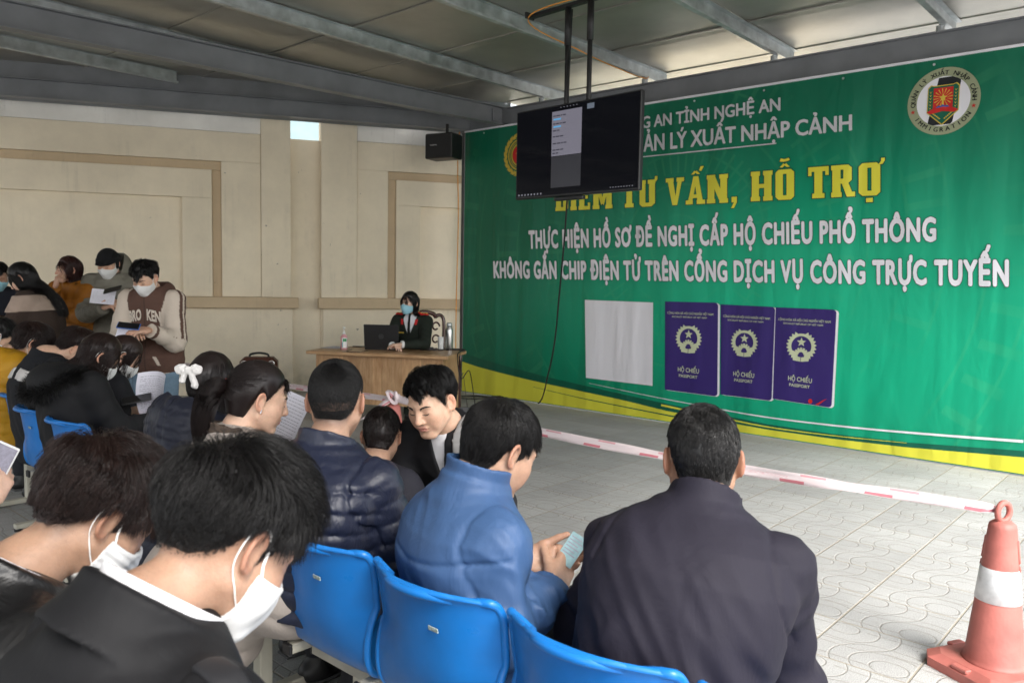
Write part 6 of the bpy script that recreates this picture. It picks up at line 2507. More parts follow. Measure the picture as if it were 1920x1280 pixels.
# ---- television on its ceiling mount
TVD = unit(U1)
tvc = (at(963.5, 295, 6.80) + 0)
def tv_pt(px, py, Y): return at(px, py, Y)
TW = 1.265; THh = TW * 9 / 16 + .012
ctr = at(1076, 279, 6.34)
ta = math.atan2(-.70, .715)
tv = empty("television", ctr, ta, "large black flat television hung from the canopy on two black poles", "television")
M_TVB = mat("tv_black", (.008, .008, .009), .35, var=.05)
m = MB(); m.box((0, .022, 0), (TW, .044, THh), bev=.006); m.build("tv_case", M_TVB, tv)
m = MB(); m.box((0, .055, -.02), (TW * .55, .03, THh * .55), bev=.01); m.build("rear_housing", M_TVB, tv)
def scr(x0, x1, z0, z1, y, name, mt_):
    mm = MB(); mm.poly([(x0 * TW, y, z0 * THh), (x1 * TW, y, z0 * THh), (x1 * TW, y, z1 * THh), (x0 * TW, y, z1 * THh)]); return mm.build(name, mt_, tv)
M_TVS = mat("tv_panel", (.004, .004, .005), .05, var=0, spec=.07, emit=(.010, .011, .016), estr=.08)
sc_ = scr(-.49, .49, -.475, .485, -.0012, "screen", M_TVS)
pg = scr(-.185, .06, -.055, .43, -.0022, "phone_page", mat("page_glow", (.02, .02, .025), .3, var=.15, vscale=7, emit=(.42, .40, .50), estr=.12)); pg.parent = sc_
pg2 = scr(-.185, .06, -.40, -.06, -.0022, "page_lower", mat("page_dim", (.012, .012, .015), .3, var=.2, emit=(.10, .10, .13), estr=.05)); pg2.parent = sc_
M_GLY = mat("screen_text", (.02, .02, .03), .5, var=0, emit=(.05, .05, .08), estr=.12)
M_GLYB = mat("screen_blue", (.02, .1, .2), .5, var=0, emit=(.12, .42, .75), estr=.22)
M_GLYW = mat("screen_icon", (.1, .1, .1), .5, var=0, emit=(.45, .45, .55), estr=.14)
mm = MB(); r_ = np.random.default_rng(4)
for k, z in enumerate((.375, .29, .215, .15, .075, .005, -.03)):
    x = -.175
    for q in range(r_.integers(2, 5)):
        wd = r_.uniform(.012, .03)
        mm.poly([(x * TW, -.0030, z * THh), ((x + wd) * TW, -.0030, z * THh), ((x + wd) * TW, -.0030, (z + .013) * THh), (x * TW, -.0030, (z + .013) * THh)]); x += wd + .006
mm.build("page_text", M_GLY, pg)
mm = MB()
for z in (.335, .255):
    mm.poly([(-.172 * TW, -.0030, z * THh), (-.11 * TW, -.0030, z * THh), (-.11 * TW, -.0030, (z + .018) * THh), (-.172 * TW, -.0030, (z + .018) * THh)])
mm.build("blue_link", M_GLYB, pg)
ICN = [(-.47 + k * .028, -.462, .010, .018) for k in range(8)] + [(.29 + k * .02, -.455, .007, .009) for k in range(9)] + [(-.115 + k * .026, .462, .006, .008) for k in range(6)]
for x, z, w_, h_ in ICN:
    mm = MB(); mm.poly([(x * TW, -.0030, z * THh), ((x + w_) * TW, -.0030, z * THh), ((x + w_) * TW, -.0030, (z + h_) * THh), (x * TW, -.0030, (z + h_) * THh)]); mm.build("taskbar_icon", M_GLYW, sc_)
sw = scr(.10, .155, .40, .455, -.0022, "window_thumb", mat("thumb_blue", (.05, .06, .08), .4, emit=(.25, .30, .38), estr=.12)); sw.parent = sc_
zb = ZP - .006 - ctr[2]
for x in (-.175, .055):
    m = MB(); m.tube([(x, .10, -.25), (x, .10, zb)], .020, 12); m.tube([(x, .10, zb - .32), (x, .10, zb - .02)], .027, 12); m.build("pole", M_BLACKP, tv, True)
m = MB(); m.box((-.10, .10, zb - .01), (1.0, .05, .03), bev=.003); m.box((-.60, .10, zb + .0), (.02, .10, .05), bev=.003); m.build("mount_bracket", M_BLACKP, tv)
m = MB(); m.box((-.06, .085, .0), (.34, .02, .42), bev=.004); m.build("wall_plate", M_BLACKP, tv)
m = MB(); m.box((-.05, .02, -THh / 2 - .018), (.30, .04, .03), bev=.006); m.build("sensor_bar", M_TVB, tv)
fl_ = gr(1010, 757); tb = ctr + rotz(ta) @ np.array([-.10, .05, -THh / 2 - .02])
wire([tb, at(1058, 450, 6.75), at(1048, 560, 7.3), at(1040, 640, 7.9), at(1028, 700, 8.5), fl_ + [0, 0, .012], fl_ + [-.3, -.1, .008]], .008, "black cable hanging from the television down to the paving", 14)
wire([ctr + rotz(ta) @ np.array([-.13, .09, .1]), ctr + rotz(ta) @ np.array([-.145, .09, .45]), ctr + rotz(ta) @ np.array([-.125, .09, zb - .05])], .005, "thin black wire beside the television's left pole")
# orange flex from the mount to the banner beam
oc_ = MB(); oa = ctr + rotz(ta) @ np.array([-.60, .08, zb - .02]); ob = bn(4.79, BANN - .02, 3.70)
oc_.tube(bez([ctr + rotz(ta) @ np.array([.3, .08, zb + .02]), oa, oa * .6 + ob * .4 - [0, 0, .05], oa * .2 + ob * .8 - [0, 0, .03], ob, ob + [.05, .02, .02]], 10), .006, 6)
tag(oc_.build("electric_cable", M_ORANGE, None, True), "orange cable looped from the television mount to the banner beam", "cable")

# ---- loudspeaker at the corner
sp0 = at(832, 276, 10.25)
spk = empty("loudspeaker", sp0, math.radians(-28), "black box loudspeaker hung under the beam at the far end of the banner", "loudspeaker")
m = MB(); pts = [(-.16, -.16), (.10, -.16), (.24, .05), (.20, .16), (-.16, .16)]
m.box((0, 0, 0), (.40, .26, .31), bev=.012); m.build("cabinet", M_BLACKP, spk)
m = MB(); m.box((-.0, -.137, 0), (.37, .014, .285), bev=.006); m.build("grille", mat("speaker_grille", (.018, .018, .019), .8, bump=.6, bscale=260, var=.1), spk)
v_, f_ = text_mesh("SHOWA", .01); kk = .10 / (v_[:, 0].max() - v_[:, 0].min())
m = MB(); m.add([((x - v_[:, 0].min()) * kk - .11, -.1455, y * kk * .8 + .0) for x, y in v_], f_)
m.build("name_plate", M_WHITEP, spk)
m = MB(); m.tube([(0, .08, .15), (0, .08, .30)], .02, 8); m.build("hanger", M_BLACKP, spk)

# ---- suitcase by the wall
M_LEATHB = mat("brown_leather", (.085, .030, .020), .4, var=.25, vscale=14, bump=.2, bscale=160)
sc0 = at(486, 690, 9.2); sc0[2] = 0
su = empty("suitcase", sc0, math.radians(10), "brown leather suitcase with metal corners standing by the wall", "suitcase")
m = MB(); m.box((0, 0, .295), (.42, .22, .55), bev=.05); m.build("case_shell", M_LEATHB, su)
m = MB(); m.tube(bez([(-.11, 0, .565), (-.09, 0, .60), (0, 0, .615), (.09, 0, .60), (.11, 0, .565)], 6), .013, 8); m.build("handle", M_BLACKP, su, True)
M_CHROME = mat("chrome", (.8, .8, .8), .15, metal=1)
for sx in (-1, 1):
    m = MB(); A = np.linspace(0, 2 * math.pi, 16); m.tube([(sx * .15 + .032 * math.cos(a), -.112, .50 + .032 * math.sin(a)) for a in A], .008, 6, cap=False); m.lathe([(.02, -.004), (.02, .004)], 12, (sx * .15, -.112, .50)); m.build("corner_guard", M_CHROME, su, True)
    for sy in (-.07, .07):
        m = MB(); m.tube([(sx * .16 - .015, sy, .022), (sx * .16 + .015, sy, .022)], .022, 12); m.build("wheel", M_BLACKP, su, True)

# ---- benches under the seated people
bench(.445, 4, "blue waiting bench behind the men in blue, charcoal and navy jackets")
bench(2.50, 2, "blue waiting bench behind the women with ponytail and white bow")
bench(4.14, 2, "blue waiting bench under the bowed women in black", 1.64)
bench(5.2, 2, "blue waiting bench under the person in yellow", 1.74)
bench(.55, 4, "blue waiting bench under the two men nearest the camera", .54)

# ------------------------------------------------------------------ women's hair
def long_hair(p, n=4500, L=.32, H=.016, part=.0, mt=None, seed=1, wob=.06, face_gap=1.0, r=.0009, extra=None, h=.006, clump=.5, name="hair", steps=12, back=.35, lvar=.15, capk=.6):
    hl = HL_LADY
    hr = Hair(p.R, p.head, p.wide, seed, p.k, extra or (lambda q: p.torso(q, .035)))
    P, N, m = hr.roots(n, hl)
    LL = L * hr.r.uniform(1 - lvar, 1 + lvar * .4, len(P))
    def flow(q):
        sx = np.sign(q[:, 0] - part * (q[:, 2] > .06))
        top = np.clip((q[:, 2] - .07) / .05, 0, 1)
        d = np.stack([sx * (.55 * top + .1), -back - .35 * np.clip((q[:, 1] - .02) / .06, 0, 1) * face_gap, -.25 - .6 * (1 - top)], 1)
        return d
    C = hr.grow(P, N, LL, np.full(len(P), H), flow, steps, stick=.75, lift=.08, wob=wob, grav=.12, gfree=.5, drop=.75, clump=clump)
    capf = lambda Q: np.clip(H * capk * np.clip(hair_mask(Q, hl) / .04, .1, 1), 0, .04) + .002 * vnoise(Q, 50., seed)
    return p.hair(capf, [C], mt, hl, h, r, name=name)


def tail(p, T, path, n=900, r0=.020, r1=.030, seed=3, rr=.0009):
    """bundle of hair along a world path starting at T; returned in head-local coordinates"""
    g = np.random.default_rng(seed)
    q = bez(path, 6)
    m = len(q)
    a = g.random(n) * 2 * math.pi; ra = np.sqrt(g.random(n))
    t = np.linspace(0, 1, m)
    rad = r0 * (1 - t) ** .5 * .5 + r1 * np.sin(np.clip(t * 1.15, 0, 1) * math.pi) ** .7 * .8 + .006
    Tn = unit(np.gradient(q, axis=0)); U = unit(np.cross(Tn, [.3, .5, .8])); W = np.cross(Tn, U)
    off = (np.cos(a)[:, None, None] * U[None] + np.sin(a)[:, None, None] * W[None]) * (ra[:, None, None] * rad[None, :, None])
    C = q[None] + off + g.normal(size=(n, 1, 3)) * .002 * t[None, :, None]
    Lf = g.uniform(.75, 1.0, n)
    idx = np.linspace(0, 1, 12)[None] * (m - 1) * Lf[:, None]
    i0 = np.floor(idx).astype(int).clip(0, m - 2); fr = (idx - i0)[..., None]
    C = np.take_along_axis(C, i0[..., None].repeat(3, 2), 1) * (1 - fr) + np.take_along_axis(C, (i0 + 1)[..., None].repeat(3, 2), 1) * fr
    return ((C - p.head) @ p.R) / p.k


# ---- 6. woman with the ponytail, reading
def person_ponytail():
    H = at(484, 746, 2.58)
    p = Person("woman with a dark ponytail and stud earring reading a printed sheet", 50, H, hp=18, haz=58, k=.94, fem=1, sh=.165, seed=6, h=.0038, bulge=.03, hip=.06, hairmat=M_HAIRD, wide=.98,
               arms={1: ((.05, .08, -.24), (-.06, .22, .04)), -1: ((.05, .08, -.24), (-.06, .22, .04))}, nb_drop=.075, nb_back=.02)
    for sd in (-1, 1): p.hand(sd, p.fw * .8 - p.rt * sd * .4 + p.up * .3, p.up * .6 + p.rt * sd * .8, (.5, .6, .4))
    p.body(base=(.66, .43, .31), fade=.5)
    p.face()
    tl = at(545, 1108, 2.32)
    jf = p.jacketf(grow=.026, armr=(.072, .066, .060, .046), hem=-.55, fold=.006, drape=.008, puff=.006, pitch=.08)
    def f(P):
        d = jf(P)
        # the long coat spreads below the seat
        b = sell(P, p.hip + np.array([0, 0, -.10]) - p.fw * .06, (.21, .20, .24), np.stack([p.rt, p.fw, p.up], 1))
        b = smin(b, scap(P, p.hip - p.fw * .05, tl, .15, .13), .08)
        rib = np.abs(((P[:, 2] + .3 * P[:, 0]) / .11) % 1.0 - .5) * 2
        b = np.maximum(b - .008 * (1 - rib ** 3) - .006 * vnoise(P, 12., 4.), (.285 + .25 * (P[:, 0] - tl[0])) - P[:, 2])
        return smin(d, b, .05)
    p.cloth("coat", f, cloth("beige_down", (.38, .335, .30), .55, crease=.5, cs=18), h=.008, lo=np.minimum(p.hip, p.nb) - .42, hi=np.maximum(p.hip, p.nb) + .42)
    def fc(P): return p.collarf(P, r=.078, hgt=.045, th=.012, flare=.1, open_=.4, drop=.1) - .006 * vnoise(P, 60., 2.)
    p.cloth("fur_collar", fc, cloth("brown_fur", (.075, .055, .042), .9, crease=.8, cs=60), h=.005, lo=p.nb - .16, hi=p.nb + .16)
    p.trousers(); p.shoes()
    T = np.array([-.012, -.112, .018])
    hr = Hair(p.R, p.head, p.wide, 21, p.k)
    P, N, m = hr.roots(9000, HL_LADY, .002)
    D = np.linalg.norm(P - T, axis=1)
    C = hr.grow(P, N, D * 1.12, np.full(len(P), .007), lambda q: unit(T - q) + .0, 9, stick=.9, lift=.02, wob=.015, gfree=0, clump=.3)
    # baby hairs at the brow
    sel = (P[:, 1] > .06)
    Cb = hr.grow(P[sel][:120], N[sel][:120], np.full(min(120, sel.sum()), .05), np.full(min(120, sel.sum()), .012), lambda q: np.tile(np.array([.5, .1, -.6]), (len(q), 1)), 7, stick=.4, lift=.3, wob=.35, gfree=.5, clump=0)
    Tw = p.hw(T)
    path = [Tw, Tw - p.fw * .045 - p.up * .01, Tw - p.fw * .075 - p.up * .08, Tw - p.fw * .085 - p.up * .17, Tw - p.fw * .075 - p.up * .26]
    Ct = tail(p, T, path, 1500, .018, .030)
    p.hair(lambda Q: np.clip(.006 * np.clip(hair_mask(Q, HL_LADY) / .03, .2, 1), 0, .04), [C, Cb, Ct], None, HL_LADY, .0045, .00075)
    m = MB(); A = np.linspace(0, 2 * math.pi, 14); Rb = frame_from(path[1] - path[0], p.up)
    m.tube([Tw + Rb @ np.array([.017 * math.cos(a), -.002, .017 * math.sin(a)]) for a in A], .0045, 6, cap=False)
    m.build("hair_tie", mat("red_tie", (.25, .04, .04), .6), None, True); par(LAST(), p.root)
    for sd in (1, -1):
        m = MB(); c = p.hw((sd * .083, .000, -.036)); m.box(c, (.003, .004, .014), p.R, bev=.001); m.build("earring", mat("silver_earring", (.85, .85, .85), .2, metal=1), None); par(LAST(), p.root)
    c = at(532, 800, 2.82)
    sheet("paper_sheet", c, (.35, .2, .9), (-.55, -.75, .35), .17, .25, M_PAPER, "white printed form in the hands of the woman with the ponytail", "paper", bend=.1, lines=9, seed=3)
    return p


# ---- 7. woman with the white bow
def person_bow():
    H = at(399, 718, 3.0)
    p = Person("woman with long dark hair held by a white bow above a navy padded hood", 40, H, hp=12, haz=8, k=.92, fem=1, sh=.165, seed=7, h=.005, hip=.08, hairmat=M_HAIRD, nb_drop=.08)
    for sd in (-1, 1): p.hand(sd, p.fw - p.rt * sd * .4, p.up, (.5, .6, .4))
    p.body(base=(.66, .43, .31))
    jf = p.jacketf(grow=.034, armr=(.084, .076, .068, .052), hem=-.35, fold=.004, drape=.004, puff=.007, pitch=.06)
    hc = p.nb - p.fw * .075 + p.up * .005
    R = np.stack([p.rt, p.fw, p.up], 1)
    def f(P):
        d = jf(P)
        q = (P - hc.astype(f32)) @ R.astype(f32)
        hd = smax(sell(q, (0, 0, -.02), (.165, .105, .135)), -sell(q, (0, .07, .09), (.105, .095, .10)), .03)
        rib = np.abs(((q[:, 2] + .02 * np.abs(q[:, 0]) * 8) / .036) % 1.0 - .5) * 2
        hd = hd - .005 * (1 - rib ** 3) * (np.abs(q[:, 0]) > .03) - .004 * vnoise(P, 30., 2.) + .006 * np.exp(-((np.abs(q[:, 0]) - .055) / .005) ** 2)
        return smin(d, hd, .03)
    p.cloth("hooded_jacket", f, cloth("navy_padded", (.014, .016, .028), .5, crease=.5, cs=24), h=.0075)
    p.trousers(); p.shoes()
    long_hair(p, 5000, .26, .012, mt=M_HAIRD, seed=31, wob=.03, extra=lambda q: smin(p.torso(q, .03), sell((q - hc.astype(f32)) @ R.astype(f32), (0, 0.0, -.02), (.155, .095, .125)), .02))
    bc = p.hw((-.040, -.108, .030))
    rb = p.R
    def fb(P):
        q = ((P - bc.astype(f32)) @ rb.astype(f32))
        d = sell(q, (-.030, -.014, .012), (.026, .014, .021))
        d = smin(d, sell(q, (.026, -.014, .012), (.026, .014, .021)), .006)
        d = smin(d, sell(q, (-.004, -.017, .010), (.011, .013, .016)), .004)
        d = smin(d, scap(q, (.010, -.014, 0), (.030, -.014, -.046), .010, .013), .006)
        d = smin(d, scap(q, (-.012, -.014, 0), (-.022, -.012, -.030), .009, .011), .006)
        return d - .0025 * vnoise(P, 90., 1.)
    sdf_obj("hair_bow", fb, bc - .09, bc + .09, .0035, cloth("white_satin", (.78, .75, .72), .6, crease=.6, cs=50), p.root)
    m = MB(); starc = p.hw((-.006, -.128, .040)); 
    for k in range(5):
        a = k * 1.257; m.tube([starc, starc + p.R @ np.array([.010 * math.cos(a), -.002, .010 * math.sin(a)])], .0022, 5)
    m.build("gold_clasp", mat("gold_clasp", (.7, .45, .2), .25, metal=1), None); par(LAST(), p.root)


# ---- 8. young man with the grey backpack, facing the row
def person_backpack():
    H = at(808, 754, 2.86)
    az = 205
    a_ = math.radians(az); fw = np.array([math.sin(a_), math.cos(a_), 0])
    p = Person("young man with swept black hair and a grey backpack strap kneeling before the row", az, H, hp=22, haz=207, hroll=6, k=.96, sh=.175, seed=8, h=.0034, nb_drop=.07, nb_back=.06, wide=.97, jaw=.95,
               legs=lambda sd, Hh: (Hh * np.array([1, 1, 0]) + np.array([0, 0, .075]) + fw * .14, Hh * np.array([1, 1, 0]) + np.array([0, 0, .09]) - fw * .26),
               arms={1: ((.05, .05, -.26), (-.08, .20, -.10)), -1: ((.04, .03, -.26), (-.10, .20, -.10))})
    for sd in (-1, 1): p.hand(sd, p.fw * .6 - p.up * .6, p.up * .6 + p.fw * .6, (.5, .6, .4))
    p.body(base=(.68, .43, .30), fade=.55)
    p.face()
    jf = p.jacketf(grow=.022, armr=(.068, .060, .054, .042), hem=-.2, fold=.006, drape=.008)
    op = p.nb - p.ax * .03
    def f(P):
        d = smin(jf(P), p.collarf(P, r=.072, hgt=.040, th=.006, flare=.15, open_=.7, drop=.15), .01)
        t, u, v = p.sp(P)
        return np.maximum(d, -np.maximum(np.abs(u) - .030 * np.clip((t - .55) * 2, 0, 1), -v + .02))
    p.cloth("jacket", f, cloth("black_jersey", (.012, .012, .014), .8), h=.007)
    def ft(P): return np.maximum(p.torso(P, .012, 1, 1.0), (.1 - p.sp(P)[0]) * p.L) - .002
    p.cloth("white_shirt", ft, cloth("white_tee", (.72, .72, .74), .85, var=.03), h=.008)
    def fst(P):
        b = jf(P)
        t, u, v = p.sp(P)
        d = np.maximum(np.maximum(b - .011, -.004 - b), np.abs(np.abs(u) - .088 + .02 * (t - .8)) - .020)
        return np.maximum(np.maximum(d, .45 - t), u)
    p.cloth("backpack_strap", fst, cloth("grey_melange", (.27, .265, .26), .9, weave=260, wb=.6, var=.3), h=.0055)
    def fpk(P):
        t, u, v = p.sp(P)
        q = np.stack([u, v + .20, (t - .42) * p.L], 1)
        return sbox(q, (0, 0, 0), (.13, .065, .18), .05) - .004 * vnoise(P, 14., 3.)
    c = p.hip * .5 + p.nb * .5 - p.tf * .22
    p.cloth("backpack", fpk, cloth("grey_pack", (.07, .07, .072), .9, var=.2), h=.012, lo=c - .36, hi=c + .36)
    p.trousers(); p.shoes()
    p.crop(n=9000, top=.085, H=.026, side=.42, fringe=.62, whorl=(.02, -.06, .105), seed=17, fade=.008, swirl=.3, wob=.10, clump=.65, lift=.45, part=-.55, front_up=.35, gfree=.45, r=.0007, messy=.25)


# ---- 9. child between the puffer man and the young man
def person_child():
    H = at(716, 818, 3.0)
    k = .86
    p = Person("small child whose cropped dark head shows over the navy jacket's shoulder", 30, H, hp=26, haz=4, k=k, sh=.15, seed=9, h=.006, sit=False, wide=.98, hip=[H[0] - .02, H[1] - .02, .50],
               legs=lambda sd, Hh: (Hh - np.array([0, 0, .22]), Hh * np.array([1, 1, 0]) + np.array([0, 0, .08])))
    for sd in (-1, 1): p.hand(sd, p.fw * .4 - p.up, p.rt * sd, (.3, .4, .3))
    p.body(); p.cloth("jacket", p.jacketf(grow=.03, armr=(.06, .054, .05, .04)), cloth("dark_child_jacket", (.02, .02, .028), .8), h=.01)
    p.trousers(r=(.06, .05, .045)); p.shoes()
    p.crop(n=6000, top=.035, H=.010, side=.6, whorl=(.006, -.050, .112), seed=19, fade=.008, swirl=.8, wob=.1, r=.0008, mt=M_HAIRD)


# ---- generic figures further back
def seated(label, px, py, Y, az, haz, hp, jk, hairfn, seed, fem=0, mask=None, grow=.026, puff=0, k=.97, arms=None, h=.007, base=(.62, .39, .27), armr=(.076, .068, .062, .048), face=True, hands=True, **kw):
    p = Person(label, az, at(px, py, Y), hp=hp, haz=haz, k=k, fem=fem, sh=.165 if fem else .185, seed=seed, h=h, arms=arms, **kw)
    for sd in (-1, 1):
        if hands: p.hand(sd, p.fw * .8 - p.rt * sd * .4 + p.up * .1, p.up * .7 + p.rt * sd * .6, (.5, .6, .4))
    p.body(base=base)
    if face: p.face()
    if mask: p.mask(mask, h=.0042)
    if jk is not None:
        jf = p.jacketf(grow=grow, armr=armr, puff=puff, hem=-.28, fold=.007, drape=.008)
        p.jf = jf
        p.jk = jk
        jk(p, jf)
    p.trousers(); p.shoes()
    hairfn(p)
    return p


def plain_jacket(mt, collar=True, h=.010, name="jacket"):
    def go(p, jf):
        f = (lambda P: smin(jf(P), p.collarf(P, r=.076, hgt=.05, th=.008, flare=.1, open_=.3, drop=.2), .012)) if collar else jf
        p.cloth(name, f, mt, h=h)
    return go


def person_fur():
    M = cloth("black_parka", (.009, .009, .010), .8)
    def jk(p, jf):
        hc = p.nb - p.fw * .085 + p.up * .0
        R = np.stack([p.rt, p.fw, p.up], 1)
        f = lambda P: smin(jf(P), sell((P - hc.astype(f32)) @ R.astype(f32), (0, -.02, -.03), (.17, .12, .10)), .04)
        p.cloth("parka", f, M, h=.009)
        # fur trim round the hood
        g = np.random.default_rng(3); n = 5500
        a = g.random(n) * 2 * math.pi; b = g.random(n) * 2 * math.pi
        c = np.stack([.165 * np.cos(a), .115 * np.sin(a) - .02, .035 - .10 * (np.sin(a) < 0) * np.abs(np.sin(a)) - .02], 1)
        rad = np.stack([np.cos(a), np.sin(a), np.zeros(n)], 1)
        d = rad * np.cos(b)[:, None] + np.array([0, 0, 1]) * np.sin(b)[:, None]
        P0 = c + d * .018
        tip = unit(d + g.normal(size=(n, 3)) * .45 + np.array([0, 0, -.25]))
        L = g.uniform(.025, .05, n)[:, None]
        C = np.stack([P0, P0 + tip * L * .5, P0 + tip * L + np.array([0, 0, -.008])], 1)
        V, Q = Hair.tubes(hc + C @ R.T, .0011)
        par(link("fur_trim", quads_mesh("fur_trim", V, Q), M_HAIR, None, True), p.root)
    p = seated("bowed woman in a black parka with fur hood holding a crumpled form", 188, 668, 4.12, 42, 52, 38, jk, lambda p: long_hair(p, 4200, .24, .016, mt=M_HAIRB, seed=41, h=.007, face_gap=1.1), 10, fem=1, mask=M_MASK, k=.93,
               arms={1: ((.05, .10, -.24), (-.02, .24, .03)), -1: ((.05, .10, -.24), (-.06, .24, .03))}, nb_drop=.06, nb_back=.05)
    c = at(288, 752, 4.3)
    sheet("paper_sheet", c, (.0, -.25, 1), (-.2, -.9, -.1), .17, .30, M_PAPER, "crumpled white form hanging from the hand of the woman in the black parka", "paper", bend=.6, lines=12, seed=5)
    phone(at(256, 748, 4.25), (.8, .3, .15), (-.2, -.5, .85), M_BLACKP, "black phone in the hand of the woman in the black parka", lit=False)
    m = MB(); q = at(292, 797, 4.3); m.box(q, (.16, .10, .02), rotz(.4), bev=.006); tag(m.build("red_folder", mat("red_card", (.42, .02, .03), .6)), "small red folder on the lap of the woman in the black parka", "folder")


def person_beyond():
    seated("woman behind the black parka, only her bowed dark head showing", 232, 668, 4.65, 42, 60, 40, plain_jacket(cloth("dark_coat", (.012, .012, .015), .8)), lambda p: long_hair(p, 3000, .20, .014, mt=M_HAIRB, seed=43, h=.008), 11, fem=1, mask=M_MASK, k=.94, h=.008)


def person_blacktop():
    def jk(p, jf):
        p.cloth("sweater", lambda P: smin(jf(P), p.collarf(P, r=.074, hgt=.035, th=.008, open_=.0), .012), cloth("black_knit", (.010, .011, .014), .9), h=.010)
        # white panels across the back of the shoulders
        def fp(P):
            b = jf(P); t, u, v = p.sp(P)
            return np.maximum(np.maximum(b - .006, -.006 - b), np.maximum(np.abs(t - .86 + .25 * np.abs(u)) * p.L - .030, np.maximum(v - .02, np.abs(np.abs(u) - .09) - .065)))
        p.cloth("white_panel", fp, cloth("white_panel", (.55, .53, .51), .85), h=.007)
    seated("bowed person in a black sweater with white shoulder panels beside the yellow jacket", 142, 655, 4.6, 42, 60, 55, jk, lambda p: p.crop(n=4000, top=.07, H=.02, side=.8, seed=45, r=.001, mt=M_HAIRB, h=.007), 12, k=.97, nb_drop=.04, nb_back=.09, h=.008)


def person_yellow():
    def jk(p, jf):
        hc = p.nb - p.fw * .07
        R = np.stack([p.rt, p.fw, p.up], 1)
        f = lambda P: smin(jf(P), smax(sell((P - hc.astype(f32)) @ R.astype(f32), (0, -.01, -.005), (.15, .10, .10)), -sell((P - hc.astype(f32)) @ R.astype(f32), (0, .06, .08), (.09, .08, .08)), .02) - .005 * vnoise(P, 20., 2.), .03)
        p.cloth("down_jacket", f, cloth("mustard_nylon", (.46, .235, .012), .55, crease=.6, cs=18), h=.009)
    seated("woman in a mustard yellow down jacket and white mask bowing over her lap", 62, 643, 4.85, 44, 52, 42, jk, lambda p: p.crop(n=5500, top=.12, H=.022, side=.8, fringe=1.0, seed=47, r=.0011, mt=M_HAIRB, h=.007, kL=2), 13, fem=1, mask=M_MASK, puff=.007, grow=.034, nb_drop=.05, nb_back=.06, armr=(.088, .078, .07, .054))


def person_edge():
    seated("seated person with black hair cut off by the left edge behind the yellow jacket", -2, 632, 5.2, 44, 60, 40, plain_jacket(cloth("navy_coat", (.012, .013, .02), .8)), lambda p: p.crop(n=3500, top=.07, H=.02, seed=49, r=.001, h=.008), 14, mask=M_MASK, h=.008)


# ---- standing people by the wall
def standing(label, px, py, Y, az, haz, hp, seed, fem=0, k=1.0, arms=None, h=.007, **kw):
    return Person(label, az, at(px, py, Y), hp=hp, haz=haz, k=k, fem=fem, sh=.165 if fem else .19, seed=seed, h=h, sit=False, arms=arms, **kw)


